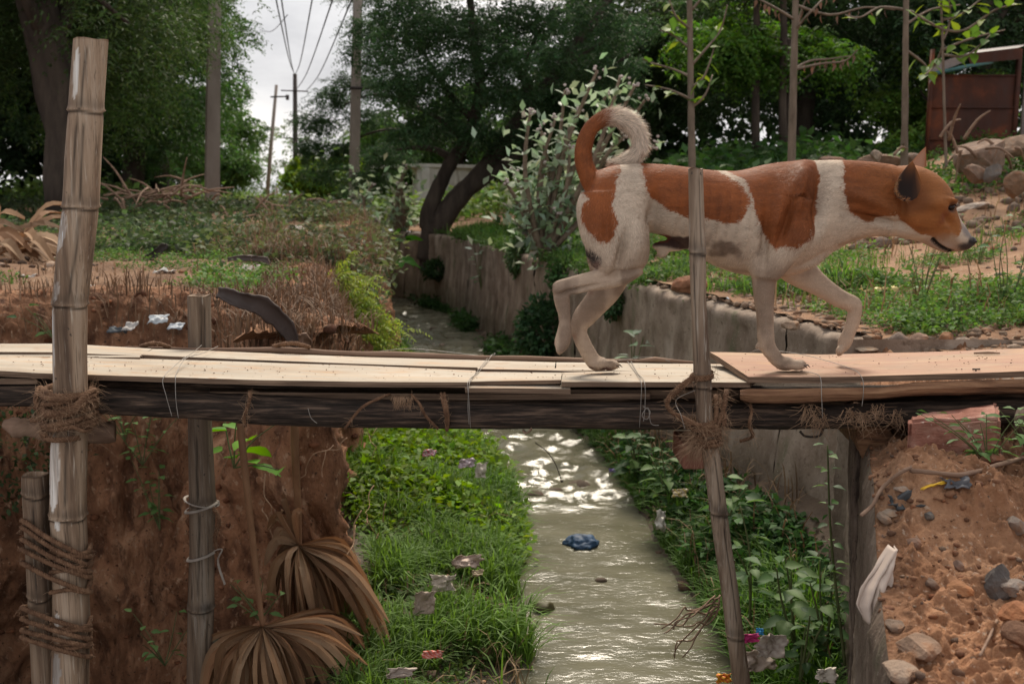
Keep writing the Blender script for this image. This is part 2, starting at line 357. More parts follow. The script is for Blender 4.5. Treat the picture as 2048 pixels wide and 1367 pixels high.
# water
def mat_water():
    m, nt, b, o = new_mat('drain_water'); N = nt.nodes; Lk = nt.links
    b.inputs['Base Color'].default_value = (.135, .125, .085, 1); b.inputs['Roughness'].default_value = .10; b.inputs['Specular IOR Level'].default_value = .34; b.inputs['IOR'].default_value = 1.33
    tc = N.new("ShaderNodeTexCoord"); mp = N.new("ShaderNodeMapping"); mp.inputs['Scale'].default_value = (.8, 2.0, 1); Lk.new(tc.outputs['Object'], mp.inputs[0])
    n1_ = N.new("ShaderNodeTexNoise"); n1_.inputs['Scale'].default_value = 26; n1_.inputs['Detail'].default_value = 5; n1_.inputs['Distortion'].default_value = .6; Lk.new(mp.outputs[0], n1_.inputs[0])
    bp = N.new("ShaderNodeBump"); bp.inputs['Strength'].default_value = .30; bp.inputs['Distance'].default_value = .010; Lk.new(n1_.outputs[0], bp.inputs['Height']); Lk.new(bp.outputs[0], b.inputs['Normal'])
    n2_ = N.new("ShaderNodeTexNoise"); n2_.inputs['Scale'].default_value = 3; n2_.inputs['Detail'].default_value = 3; Lk.new(mp.outputs[0], n2_.inputs[0])
    r = N.new("ShaderNodeValToRGB"); r.color_ramp.elements[0].position = .35; r.color_ramp.elements[0].color = (.10, .095, .062, 1); r.color_ramp.elements[1].position = .7; r.color_ramp.elements[1].color = (.165, .155, .11, 1)
    Lk.new(n2_.outputs[0], r.inputs[0]); Lk.new(r.outputs[0], b.inputs['Base Color']); return m
us = np.linspace(-.35, 2.6, 120); ys = np.concatenate([np.geomspace(.7, 7.5, 430), np.arange(7.53, 21, .035)]); Ug, Y = np.meshgrid(us, ys); X = Ug + cx(Y)
pp = np.stack([X, Y * .8, 0 * X], -1)
riff = 1.7 * smooth(4.9, 5.2, Y) * (1 - smooth(6.6, 7.6, Y)) + 1.5 * smooth(7.5, 9.5, Y) + .10
Z = -1.6 + (.013 * fbm(pp * [6, 11, 1], 3, 61) + .006 * fbm(pp * [16, 30, 1], 2, 62)) * (.38 + 1.6 * riff) + .02 * (1 - smooth(4.9, 5.3, Y)) * -1 + .01
idx = np.arange(X.size).reshape(X.shape); q = np.stack([idx[:-1, :-1], idx[:-1, 1:], idx[1:, 1:], idx[1:, :-1]], -1).reshape(-1, 4)
water = mesh_obj("water", np.stack([X, Y, Z], -1).reshape(-1, 3), None, mat_water(), None, None, True, quads=q); tag(water, "murky grey green water running down the drain", kind="structure")

# retaining wall of the drain: cast panels with board marks
M['wall'] = mat_noise('wall_concrete', [(.32, (.15, .105, .075)), (.5, (.245, .185, .14)), (.68, (.35, .28, .22))], 5.5, stretch=(1, 1, .6), rough=.92, bump=.8, bscale=60, bdist=.006, attr=True, bstretch=(1, 1, 1),
    layers=[(6, .54, .80, (.11, .078, .055), (1, 1, .22)), (38, .56, .72, (.12, .085, .06), (1, 1, 1)), (3, .55, .7, (.40, .33, .27), (1, 1, .6)), (5, .58, .72, (.10, .11, .055), (1, 1, .5)), (120, .62, .70, (.42, .36, .30), (1,1,1))])
wall = empty("retaining_wall", (cx(6.) + U_WALL, 6, -1.6)); tag(wall, "weathered board-marked concrete retaining wall along the right side of the drain", "wall")
def wall_panel(y0, y1, k):
    n = max(4, int((y1 - y0) / (.022 if y0 < 8 else .08))); ys = np.linspace(y0 + .004, y1 - .004, n)
    hz = np.concatenate([np.linspace(-1.55, -.60, 34), [-.575, -.56, -.553]]); off = np.concatenate([np.zeros(34), [.004, .02, .06]])
    hz2 = np.array([-.553, -.56, -.7]); off2 = np.array([.15, .2, .21])
    zz = np.concatenate([hz, hz2]); oo = np.concatenate([off, off2])
    Yg, Zg = np.meshgrid(ys, zz, indexing='ij'); Og = np.broadcast_to(oo, Yg.shape)
    p = np.stack([Yg * 0 + k, Yg, Zg], -1); front = Og < .03
    board = np.abs(((Yg * 5.3 + .35 * fbm(p * [1, .8, .0], 2, 79)) % 1) - .5); groove = smooth(.46, .5, board) * .004
    brk = .5 + .5 * fbm(p * [1, 2.5, 6], 3, 71)
    rough = fbm(p * [1, 9, 7], 4, 73) * .018 + .012 * np.maximum(0, fbm(p * [1, 30, 30], 2, 74)) + np.maximum(0, brk - .62) * .07 * smooth(-.85, -.58, Zg)      # spalled towards the coping
    u = U_WALL + Og + (groove + rough + .035 * smooth(-.9, -1.4, Zg) * -1) * np.where(front, 1, .3)
    Zg = Zg + np.where(Zg > -.62, -.03 * np.maximum(0, fbm(p * [1, 3.5, 1], 3, 75)), 0) + .006 * fbm(p * [1, 20, 20], 2, 76) * (Zg > -.65)
    Xg = u + cx(Yg)
    idx = np.arange(Xg.size).reshape(Xg.shape); q = np.stack([idx[:-1, :-1], idx[1:, :-1], idx[1:, 1:], idx[:-1, 1:]], -1).reshape(-1, 4)[:, ::-1]
    c = 1 + .10 * fbm(p * [1, 1.2, .3], 2, 77) + (_r(k, 3) - .5) * .18
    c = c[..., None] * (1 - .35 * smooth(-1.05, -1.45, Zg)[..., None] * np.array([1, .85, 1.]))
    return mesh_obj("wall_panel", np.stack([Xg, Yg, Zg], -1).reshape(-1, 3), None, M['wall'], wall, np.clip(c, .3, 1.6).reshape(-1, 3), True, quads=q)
yb = [2.7, 3.62, 4.36, 5.3, 6.4, 7.6, 9, 10.6, 12.4, 14.0, 15.2, 16.6, 18, 20]
for k in range(len(yb) - 1):
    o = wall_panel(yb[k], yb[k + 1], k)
ycr = np.linspace(2.7, 20, 60); mbc = MB(); V_ = [(float(cx(y_)) + U_WALL + dx, y_, z_) for y_ in ycr for dx, z_ in ((.085, -1.7), (.085, -.66), (.19, -.66), (.19, -1.7))]; mbc.add(V_, [(i * 4 + k, i * 4 + k + 1, i * 4 + k + 5, i * 4 + k + 4) for i in range(59) for k in range(3)]); mbc.build('wall_core', M['wall'], wall, col=True)
# ------------------------------------------------------------------ trees and large background things
def crown_leaves(lf, clumps, n, sprig, k, lL, lW, col, droop=.5, hollow=.35, jit=.3):
    """clumps: list of (centre, radius(xyz)); n sprigs in all, spread by volume"""
    w = np.array([c[1][0] * c[1][1] + .1 for c in clumps]); cnt = np.maximum(4, (n * w / w.sum()).astype(int))
    PP = []; DD = []; CC = []
    for (c, r), m in zip(clumps, cnt):
        d = unit(RNG.normal(size=(m, 3))); rad = (hollow + (1 - hollow) * RNG.uniform(0, 1, (m, 1)) ** .6)
        rad *= 1 + .25 * fbm(d * 2.5 + np.array(c), 2, 5)[:, None]
        p = np.array(c) + d * rad * np.array(r)
        dd_ = d * [1, 1, .5] + RNG.normal(size=(m, 3)) * .5; tone = 1 + .35 * RNG.uniform(-1, 1)
        PP.append(p); DD.append(dd_); CC.append(np.ones((m, 1)) * np.array(col) * tone)
    lf.sprigs(np.concatenate(PP), np.concatenate(DD), k, sprig, lL, lW, np.concatenate(CC), droop, jit)
def limb(mb, a, b, r0, r1, bend=.12, n=7, seed=0, seg=7):
    a = Vector(a); b = Vector(b); L_ = (b - a).length; pts = []
    for i in range(n):
        t = i / (n - 1); w = math.sin(t * math.pi) * bend * L_
        pts.append(a.lerp(b, t) + Vector((w * (_r(seed, 1) - .5) * 2 + (_r(seed, i) - .5) * .05 * L_ * (0 < i < n - 1), w * (_r(seed, 2) - .5) * 2, w * .5 * (_r(seed, 3)) + (_r(seed, i, 5) - .5) * .04 * L_ * (0 < i < n - 1))))
    mb.tube(pts, [r0 + (r1 - r0) * (i / (n - 1)) ** .8 for i in range(n)], seg, rough=.12, seed=seed); return pts
def tree(name, label, base, h, cr, cz, trunk_r, n, col, seed, group=None, low=0.0, k=5, lL=.09, lW=.032, sprig=.28, droop=.6, nclump=26, mat='leaf', tilt=(0, 0), cat='tree', bark='bark'):
    rr = np.random.default_rng(seed); bx, by = base; bz = float(z_ground(np.array([bx]), np.array([by]))[0]) - .08
    root = empty(name, (bx, by, bz)); tag(root, label, cat, group)
    mb = MB(); top = Vector((bx + tilt[0], by + tilt[1], bz + h * .55))
    pts = limb(mb, (bx, by, bz), top, trunk_r * 1.15, trunk_r * .6, .06, 9, seed, 12)
    c0 = np.array([bx + tilt[0], by + tilt[1], cz]); clumps = []
    for i in range(nclump):
        d = unit(rr.normal(size=3)); d[2] = d[2] * .8; rad = rr.uniform(.45, 1)
        c = c0 + d * rad * np.array(cr); c[2] = max(c[2], bz + low + .3)
        s_ = rr.uniform(.26, .42) * min(cr); clumps.append((c, (s_ * 1.25, s_ * 1.25, s_ * .8)))
        if i % 2 == 0:
            s0 = pts[4 + (i // 2) % 5]; limb(mb, s0, c, trunk_r * .38, trunk_r * .07, .12, 6, seed * 31 + i, 6)
    mb.build('trunk', M[bark], root)
    lf = LF(); crown_leaves(lf, clumps, n, sprig, k, lL, lW, col, droop); lf.build('crown', M[mat], root)
    return root
G1 = (.042, .070, .024); G2 = (.040, .072, .027); G3 = (.034, .062, .027); GY = (.115, .185, .030)
gl = "trees of the dark wood on the left"
tree("neem_tree", "big dark tree with thick reddish trunk behind the tall bamboo post", (-5.0, 11.4), 7, (2.1, 2.0, 2.3), 2.9, .26, 5200, G1, 11, gl, .2, sprig=.34, lL=.10, lW=.028, tilt=(-.6, 0))
tree("neem_tree", "tree with slim leaning trunk at the far left edge of the wood", (-7.2, 12.5), 7, (2.4, 2.2, 2.4), 2.8, .17, 4200, G2, 12, gl, .1, sprig=.34, lL=.10, lW=.028, tilt=(-.6, 0))
tree("neem_tree", "feathery green tree between the big trunk and the near concrete pole", (-5.95, 14.0), 7, (1.75, 1.8, 2.5), 2.6, .13, 4600, (.048, .085, .026), 13, gl, .1, sprig=.34, lL=.10, lW=.026)
tree("neem_tree", "dense green tree just behind the near concrete pole", (-7.5, 19.5), 8, (2.0, 2.0, 3.3), 3.2, .2, 4400, (.042, .085, .027), 14, gl, .1, lL=.12, lW=.045)
tree("neem_tree", "bright green bushy tree at the right end of the wood, beside the sky gap", (-8.5, 24.5), 9, (1.9, 2.0, 3.2), 3.2, .2, 3600, (.055, .12, .032), 15, gl, .0, lL=.14, lW=.06)
tree("neem_tree", "tall dark tree topping the wood above the gap's left side", (-10.6, 24), 11, (2.8, 2.5, 4.6), 5.4, .3, 4200, G2, 16, gl, .1, lL=.14, lW=.06)
tree("neem_tree", "shadowy tree deep in the wood behind the big trunk", (-9.2, 17.5), 9, (3.0, 2.4, 3.6), 3.9, .25, 3800, G3, 17, gl, .1, lL=.13, lW=.05)
tree("neem_tree", "shadowy tree at the back of the wood's left corner", (-13.5, 19), 9, (3.4, 2.6, 3.8), 4.0, .25, 3600, G3, 18, gl, .1, lL=.14, lW=.06)
gr_ = "dark trees behind the dog"
for (bx, by, cr, cz, n, c, sd_, lb) in [
    (4.6, 16.5, (2.2, 1.8, 2.2), 3.0, 3600, G2, 21, "dark broad tree behind the stub-topped bamboo post"),
    (7.4, 16.0, (2.3, 1.9, 2.3), 3.2, 3600, G3, 22, "dark tree behind the dog's shoulders, right of the pale sapling trunk"),
    (10.2, 18.5, (2.7, 2.2, 2.8), 3.6, 3600, G3, 23, "dark tree standing behind the rusty shed"),
    (2.2, 19.0, (2.4, 1.8, 2.4), 2.9, 3600, G1, 24, "green tree between the milkweed bush and the saplings"),
    (13.5, 22, (3.2, 2.4, 3.4), 4.0, 3000, G3, 25, "tree at the far right corner behind the rusty shed"),
    (6.4, 22.5, (3.4, 2.4, 4.0), 4.2, 4000, G3, 26, "tall dark tree at the back of the right-hand wood")]:
    tree("rain_tree", lb, (bx, by), cz + 3, cr, cz, .17, n, c, sd_, gr_, .1, lL=.12, lW=.055, sprig=.3)
tree("young_tree", "bright leafy yellow-green tree above the dog's back", (3.45, 12.8), 3.0, (1.5, .9, .75), 1.8, .05, 1300, (.065, .135, .025), 31, None, .7, lL=.10, lW=.05, sprig=.26, nclump=9)
tree("young_tree", "sunlit pale green tree low behind the dog's shoulders, left of the third sapling", (6.3, 15.2), 2.6, (.9, .8, 1.2), 1.3, .05, 1500, (.14, .24, .05), 32, None, .0, lL=.10, lW=.05, sprig=.24, nclump=14)
# far greenery seen through the gap
for (bx, by, cr, cz, c, sd_, lb, low) in [
    (-5.5, 30, (.95, 1.0, .7), .55, (.17, .27, .04), 41, "bright yellow-green bushy tree right of the dark far pole", 0),
    (-4.0, 33, (1.6, 1.6, 1.4), 1.1, (.09, .17, .04), 42, "rounded green tree behind the far pole with the crossarm", 0),
    (-1.6, 34, (2.6, 1.8, 2.2), 1.8, (.075, .14, .04), 43, "green tree behind the small white hut", 0),
    (1.8, 31, (2.6, 1.8, 2.4), 2.0, (.06, .12, .035), 44, "green tree right of the small white hut", 0),
    (-19.5, 60, (3.0, 2.5, 2.6), 2.2, (.14, .19, .10), 45, "hazy pale tree closing the far end of the pole line", 0),  # distance haze is put into the pale leaf colour
    (-10.5, 58, (1.8, 1.5, 1.2), 1.0, (.15, .21, .09), 46, "hazy low tree right of the far end of the pole line", 0),  # leaf colour paled for haze here too
    (-12.5, 42, (2.0, 2.0, 2.8), 2.5, (.09, .17, .05), 47, "green tree hanging over the leaning far pole", 0)]:
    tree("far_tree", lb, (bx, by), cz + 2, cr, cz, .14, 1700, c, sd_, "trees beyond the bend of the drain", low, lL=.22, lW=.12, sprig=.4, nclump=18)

# the big spreading tree over the drain
tb = P(862, 520, 14.6); ct = empty("spreading_tree", tb); tag(ct, "big spreading dark tree with forked leaning trunks growing out of the drain wall", "tree")
mb = MB()
def T(px, py, y=14.6): return P(px, py, y)
def lim(pts, r0, r1, dy=0, seg=10, mbx=None):
    p = catmull([T(a, b, 14.6 + (c if len(q_) else 0)) for a, b, *q_ in pts for c in [(q_[0] if q_ else 0)]], 5)
    (mbx or mb).tube(p, [K(r0 + (r1 - r0) * i / (len(p) - 1), 14.6) for i in range(len(p))], seg, rough=.08, seed=int(r0 * 7)); return p
lim([(856, 540), (860, 500), (866, 460), (880, 440)], 20, 19)
lim([(850, 520), (858, 470), (860, 420), (880, 370), (905, 320), (930, 285), (950, 230), (960, 170), (950, 90), (940, 0), (925, -90)], 19, 6)
lim([(870, 470), (893, 425), (925, 385), (960, 350), (1005, 290), (1040, 240), (1070, 200), (1110, 150), (1150, 90), (1200, 30), (1240, -50)], 24, 6)
lim([(925, 390), (965, 360), (1020, 320), (1060, 285), (1110, 230), (1180, 170), (1260, 110, -.5)], 14, 4, )
lim([(850, 455), (848, 430), (852, 412)], 11, 7)
for pts_, r0 in [([(905, 318), (870, 300), (830, 296), (790, 300)], 9), ([(945, 240), (900, 190), (860, 130), (830, 60, .6)], 8), ([(955, 170), (1000, 110), (1020, 40)], 6), ([(1040, 240), (1050, 180), (1030, 110), (1040, 20, .8)], 8),
    ([(1075, 195), (1050, 150), (1070, 80), (1110, 10)], 6), ([(930, 285), (880, 240), (800, 200, 3.2), (740, 190, 6), (680, 215, 6.4)], 7), ([(870, 300), (800, 260, 3), (730, 270, 6.0), (660, 310, 6.4)], 5), ([(1110, 150), (1180, 100), (1250, 60)], 5), ([(840, 100, .5), (780, 70, 3.4), (740, 30, 6)], 4)]:
    lim(pts_, r0, 2, seg=7)
mb.build('trunk', M['bark'], ct)
cl = []
for i, (px, py, r) in enumerate([(640, 245, 42), (622, 300, 30), (655, 340, 42), (690, 300, 34), (668, 200, 40), (712, 165, 48), (735, 235, 40), (765, 115, 58), (745, 55, 50), (800, 180, 55), (820, 85, 66), (770, 310, 42), (745, 360, 34), (850, 170, 66), (880, 60, 66), (815, 20, 60), (835, 270, 48), (890, 235, 52), (930, 130, 66), (950, 50, 60), (985, 195, 60), (960, 275, 42), (1010, 110, 66), (1040, 40, 60), (1060, 185, 55), (1100, 110, 60), (1120, 40, 55), (1130, 190, 46), (1170, 110, 52), (1200, 45, 50), (1235, 130, 48), (1255, 60, 45), (1040, 270, 34), (1100, 245, 38), (700, 390, 26), (1180, 195, 46), (1250, 195, 40),
        (730, -30, 60), (830, -50, 70), (930, -60, 70), (1030, -60, 70), (1130, -50, 60), (1220, -40, 60)]):
    for j in range(3):
        c = T(px + (j - 1) * r * .45 + 12 * (_r(i, j) - .5), py + r * .35 * (_r(i, j, 2) - .5), (yc_ := (21.0 if px < 742 else 18.0 if px < 800 else 14.7)) + (j - 1) * 1.0 * (px >= 800) + .8 * (_r(i, j, 3) - .5)); rr_ = K(r, yc_) * (.62 + .2 * _r(i, j, 4))
        cl.append((np.array(c), (rr_ * 1.15, rr_ * 1.1, rr_ * .72)))
lf = LF(); crown_leaves(lf, cl, 14000, .22, 5, .075, .030, (.045, .088, .037), .45, .2, .35); lf.build('crown', M['leaf'], ct)

# saplings with bare grey trunks behind the dog
sap_leaf = None
def leaf_mesh(name, L_=1.0, W_=.5, col=(.06, .12, .03), heart=False, curl=.15, n=5, mat='leaf_gloss', wav=.03):
    mb = MB(); prof = [(0, .0), (.12, .62 if heart else .45), (.3, 1.0), (.55, .85), (.8, .42), (1, .02)]
    V = []; C = []
    for i, (t, w) in enumerate(prof):
        z = -curl * t * t * L_; x = t * L_ - (.06 * L_ if heart and i == 1 else 0)
        for sg, f in ((-1, 1), (0, 0), (1, 1)):
            V.append((x, sg * w * W_ * .5, z + f * w * W_ * .14 + wav * L_ * f * math.sin(i * 2.4 + sg)))
            C.append([c * (1.25 if sg == 0 else 1) for c in col])
    Fs = []
    for i in range(len(prof) - 1):
        for k in range(2): a = i * 3 + k; Fs.append((a, a + 3, a + 4, a + 1))
    me = mesh_obj(name, V, Fs, M[mat], None, np.array(C), True, link=False); d = me.data; bpy.data.objects.remove(me); return d
def leaf_mat4(p, d, roll=0, s=1):
    d = Vector(d).normalized(); q = d.to_track_quat('X', 'Z'); return Matrix.Translation(p) @ q.to_matrix().to_4x4() @ Matrix.Rotation(roll, 4, 'X') @ Matrix.Scale(s, 4)
LM = {}
LM['sap'] = [leaf_mesh('leaf', 1, .62, c, mat='leaf_gloss') for c in ((.12, .20, .035), (.07, .14, .03), (.17, .23, .04))]
LM['milk'] = [leaf_mesh('leaf', 1, .55, c, curl=.05) for c in ((.33, .40, .30), (.42, .47, .39), (.20, .28, .17))]
LM['broad'] = [leaf_mesh('leaf', 1, .58, c, curl=.25) for c in ((.04, .085, .03), (.06, .125, .04), (.10, .17, .055))]
LM['small'] = [leaf_mesh('leaf', 1, .6, c, curl=.2) for c in ((.12, .21, .07), (.09, .17, .05))]
LM['heart'] = [leaf_mesh('leaf', 1, .8, c, heart=True, curl=.2) for c in ((.09, .22, .025), (.13, .28, .03))]
LM['taro'] = [leaf_mesh('leaf', 1, .85, c, heart=True, curl=.3) for c in ((.07, .20, .03),)]
LM['brown'] = [leaf_mesh('leaf', 1, .5, c, curl=.6, mat='dry') for c in ((.16, .09, .06), (.11, .07, .05))]
def put_leaves(root, key, spots, parent=None):
    for i, (p, d, s) in enumerate(spots): place('leaf', LM[key][i % len(LM[key])], leaf_mat4(p, d, (_r(i, s) - .5) * 1.0, s), root)
saps = [("sapling_tree", "left sapling with leafy side twigs rising above the stub-topped bamboo post", 8.6, [(1384, 335), (1382, 200), (1380, 60), (1378, -120)], 7, 9,
     [[(1384, 155), (1350, 140), (1310, 128), (1285, 118)], [(1384, 130), (1410, 100), (1440, 62), (1455, 10)], [(1384, 200), (1340, 180), (1290, 170)], [(1384, 175), (1410, 150), (1430, 90)], [(1384, 60), (1350, 30), (1330, -30)], [(1384, 215), (1410, 190), (1425, 150)], [(1384, 20), (1420, -20), (1470, -60)], [(1384, 100), (1345, 70), (1320, 60)]], 'sap', 46),
    ("sapling_tree", "middle sapling with bare side branches and hanging dry brown leaves", 8.8, [(1583, 330), (1586, 200), (1589, 80), (1594, -120)], 8, 9,
     [[(1586, 140), (1620, 122), (1660, 118), (1700, 112)], [(1586, 140), (1640, 128), (1690, 122), (1715, 100)], [(1590, 40), (1540, 10), (1500, -10)], [(1590, 60), (1625, 20), (1660, -10), (1720, -20)], [(1588, 90), (1600, 30), (1625, -30)], [(1590, 10), (1660, 30), (1730, 15), (1790, 20)]], 'brown', 40),
    ("sapling_tree", "right sapling with a knotty forked foot standing on the rubble ridge", 8.4, [(1808, 325), (1810, 200), (1811, 80), (1814, -120)], 7, 8,
     [[(1811, 20), (1760, 15), (1720, 35), (1690, 30)], [(1811, 50), (1860, 20), (1920, 10)], [(1810, 330), (1803, 300), (1808, 285)], [(1811, 100), (1850, 130), (1860, 160)]], 'sap', 14),
    ("sapling_tree", "wispy young tree with pale curving twigs in front of the rusty shed", 8.0, [(1892, 320), (1888, 200), (1885, 80), (1878, -100)], 3, 3,
     [[(1886, 100), (1920, 85), (1960, 72), (2010, 60)], [(1886, 60), (1850, 40), (1820, 20)], [(1886, 40), (1920, 30), (1960, 0), (2000, -30)], [(1887, 90), (1870, 130), (1850, 150)], [(1886, 60), (1930, 60), (1990, 20), (2030, 10)], [(1886, 80), (1900, 40), (1895, -30)], [(1888, 110), (1935, 110), (1980, 70)]], 'sap', 60)]
for nm, lb, y, tr, r0, r1, brs, key, nl in saps:
    b0 = P(tr[0][0], tr[0][1] + 12, y); root = empty(nm, b0); tag(root, lb, "sapling", "saplings on the rubble ridge")
    mb = MB(); pts_ = catmull([b0] + [P(a, b, y) for a, b in tr], 6); mb.tube(pts_, [K(v, y) for v in lerp_list([r1, r0 * .9, r0 * .7], len(pts_))], 9, rough=.08, seed=r1); mb.build('trunk', M['bark_pale'], root)
    spots = []
    for bi, br in enumerate(brs):
        mb = MB(); pp_ = catmull([P(a, b, y + .25 * (_r(bi, i, y) - .5) * (i > 0)) for i, (a, b) in enumerate(br)], 5)
        mb.tube(pp_, [K(v, y) for v in lerp_list([3.0, 1.2], len(pp_))], 6); mb.build('branch', M['bark_pale'], root)
        m = max(2, nl // len(brs))
        for j in range(m):
            t = .3 + .7 * j / m; q_ = pp_[min(len(pp_) - 1, int(t * (len(pp_) - 1)))]
            hang = key == 'brown'; d = Vector((_r(j, bi) - .5, _r(j, bi, 1) - .5, -1.2 if hang else _r(j, bi, 2) - .45))
            spots.append((q_ + Vector((.02 * (_r(j) - .5), 0, -.01)), d, (K(15, y) if hang else K(22 + 10 * _r(j, bi, 4), y))))
    put_leaves(root, key, spots)
# two slim far trunks
for px, lb in ((1512, "thin dark trunk behind the dog's back, left of the pair"), (1566, "thin pale trunk close behind the middle sapling")):
    root = empty("slim_tree", P(px, 345, 12.5)); tag(root, lb, "tree"); mb = MB(); mb.tube([P(px, 350, 12.5), P(px - 1, 200, 12.5), P(px + 2, 60, 12.5), P(px - 3, -140, 12.5)], [K(9, 12.5), K(8, 12.5), K(7, 12.5), K(5, 12.5)], 8); mb.build('trunk', M['bark'], root)
    lf = LF(); crown_leaves(lf, [(np.array(P(px + 30 * i, -90 - 40 * i, 12.5)), (.5, .5, .3)) for i in (-1, 0, 1)], 220, .25, 5, .1, .05, G1); lf.build('crown', M['leaf'], root)

# milkweed bush on the wall
def stemmy(root, base, tips, r, mat='twig', name='stem'):
    out = []
    for i, t in enumerate(tips):
        mb = MB(); t = Vector(t); mid = base.lerp(t, .5) + Vector(((_r(i) - .5) * .15, (_r(i, 1) - .5) * .15, .08)) * (t - base).length; pp_ = catmull([base, mid, t], 7)
        mb.tube(pp_, lerp_list([r, r * .4], len(pp_)), 6); mb.build(name, M[mat], root); out.append(pp_)
    return out
def milkweed(name, label, bpx, y, tips, n, s, extra):
    b0 = P(*bpx, y); root = empty(name, b0); tag(root, label, "bush", None)
    st = stemmy(root, b0, [P(a, b, y + .5 * (_r(a, b) - .5)) for a, b in tips], K(7, y)); spots = []
    per = max(6, n // len(st)); lf = LF(); xp = []; xd = []
    for i, pp_ in enumerate(st):
        for j in range(per):
            t = .32 + .68 * (j // 2) / (per / 2); q_ = pp_[0].lerp(pp_[-1], t); k0 = min(len(pp_) - 2, int(t * (len(pp_) - 1))); q_ = pp_[k0].lerp(pp_[k0 + 1], t * (len(pp_) - 1) - k0) if t < 1 else pp_[-1]
            a = (j // 2) * 1.57 + (j % 2) * math.pi + .4 * _r(i, j); spots.append((q_, Vector((math.cos(a), math.sin(a), .55)), s * (.75 + .5 * _r(i, j, 7))))
        for j in range(extra):
            t = RNG.uniform(.15, 1); k0 = int(t * (len(pp_) - 1)); q_ = np.array(pp_[k0]) + RNG.normal(size=3) * s * 1.3; xp.append(q_); xd.append(RNG.normal(size=3) + [0, 0, .6])
        mbf = MB()
        for j in range(5):
            q_ = pp_[-1] + Vector(RNG.normal(size=3) * s * .22); V_, F_ = rock_mesh(j, 1, (1, 1, 1), .2); mbf.add([tuple(np.array(v) * s * .16 + np.array(q_)) for v in V_], F_)
        mbf.build('flower_cluster', M['blossom'], root)['kind'] = 'stuff'
    put_leaves(root, 'milk', spots[:290])
    if xp: lf.leaves(np.array(xp), np.array(xd), s * .95, s * .5, (.25, .32, .21), jit=.45); o = lf.build('small_leaves', M['leaf_gloss'], root); tag(o, kind='stuff')
M['blossom'] = mat_noise('blossom', [(.3, (.36, .29, .28)), (.7, (.52, .45, .42))], 30, rough=.8, bump=0)
milkweed("milkweed_bush", "tall milkweed bush with whitish leaves growing on the drain wall behind the dog's tail", (1085, 520), 8.7,
    [(1060, 225), (1082, 262), (1110, 240), (1030, 345), (1045, 400), (1010, 360), (1130, 180), (1160, 215), (1195, 140), (1215, 185), (1240, 155), (1270, 170), (1090, 330), (1140, 290), (1180, 330), (1250, 270), (1310, 290), (1080, 400), (1120, 420), (1030, 440), (1290, 200), (1150, 380)], 290, K(26, 8.7), 26)
milkweed("milkweed_bush", "smaller grey-green milkweed left of the white hut, on the far bend", (800, 470), 15.5, [(812, 335), (800, 370), (785, 400), (820, 400), (778, 430), (830, 440)], 80, K(20, 15.5), 20)
milkweed("milkweed_bush", "milkweed growing at the foot of the concrete pole with the crossarm", (720, 480), 15.0, [(745, 370), (725, 390), (700, 400), (738, 430), (690, 430), (755, 440)], 70, K(18, 15), 45)

# poles and their wires
M['rust_metal'] = mat_noise('dark_iron', [(.3, (.03, .025, .025)), (.7, (.06, .05, .045))], 10, rough=.7)
def pole(label, foot, top, w, y, mat, arms=(), square=True):
    b0 = P(*foot, y); t0 = P(*top, y); root = empty("utility_pole", b0 - Vector((0, 0, .2))); tag(root, label, "utility pole", "utility poles beside the drain")
    mb = MB(); mb.tube([b0 - Vector((0, 0, .3)), b0.lerp(t0, .5), t0], [K(w * .5, y) * 1.2, K(w * .5, y) * 1.1, K(w * .42, y) * 1.05], 4 if square else 10); o = mb.build('shaft', M[mat], root, sm=not square)
    for a, b, th in arms:
        mb = MB(); mb.tube([P(*a, y - .15), P(*b, y - .15)], K(th * .5, y), 6); mb.build('crossarm', M['rust_metal'], root)
    return root
pole("thick weathered concrete pole in front of the left wood", (422, 418), (431, -90), 31, 16, 'pole')
p2 = pole("pale concrete pole with painted marks and one dark crossarm, left of the spreading tree", (706, 425), (718, -120), 21, 19.4, 'pole', [((700, 176), (790, 178), 6)])
mbm = MB()
for (x0, y0, x1, y1) in ((699, 345, 713, 347.5), (702, 350, 705, 361), (707, 351, 711, 355), (712, 352, 714, 357), (700, 395, 710, 397.5), (708, 348, 709.5, 358)):
    a = P(x0, y1, 19.25); b = P(x1, y0, 19.25); mbm.box((a.x, 19.23, a.z), (b.x, 19.245, b.z))
mbm.build('painted_mark', M['rust_metal'], p2)
p3 = pole("slim dark steel pole with crossarms standing in the sky gap", (591, 415), (590, 148), 9, 40, 'pole_dark', [((562, 181), (617, 183), 2.5), ((574, 238), (590, 250), 2), ((590, 252), (612, 238), 2), ((566, 276), (603, 277), 2)], False)
pole("slim leaning steel pole with a transformer drum, left of the dark pole", (532, 400), (553, 170), 7, 44, 'pole', [((541, 194), (578, 193), 3), ((575, 190), (575, 200), 7)], False)
pole("short far pole between the dark pole and the spreading tree", (606, 405), (599, 300), 7, 60, 'pole', [], False)
pole("farthest pale pole left of the dark pole", (577, 415), (572, 330), 7, 62, 'pole', [((556, 370), (585, 370), 2)], False)
pole("faint thin pole at the very end of the line", (556, 410), (553, 372), 5, 66, 'pole', [], False)
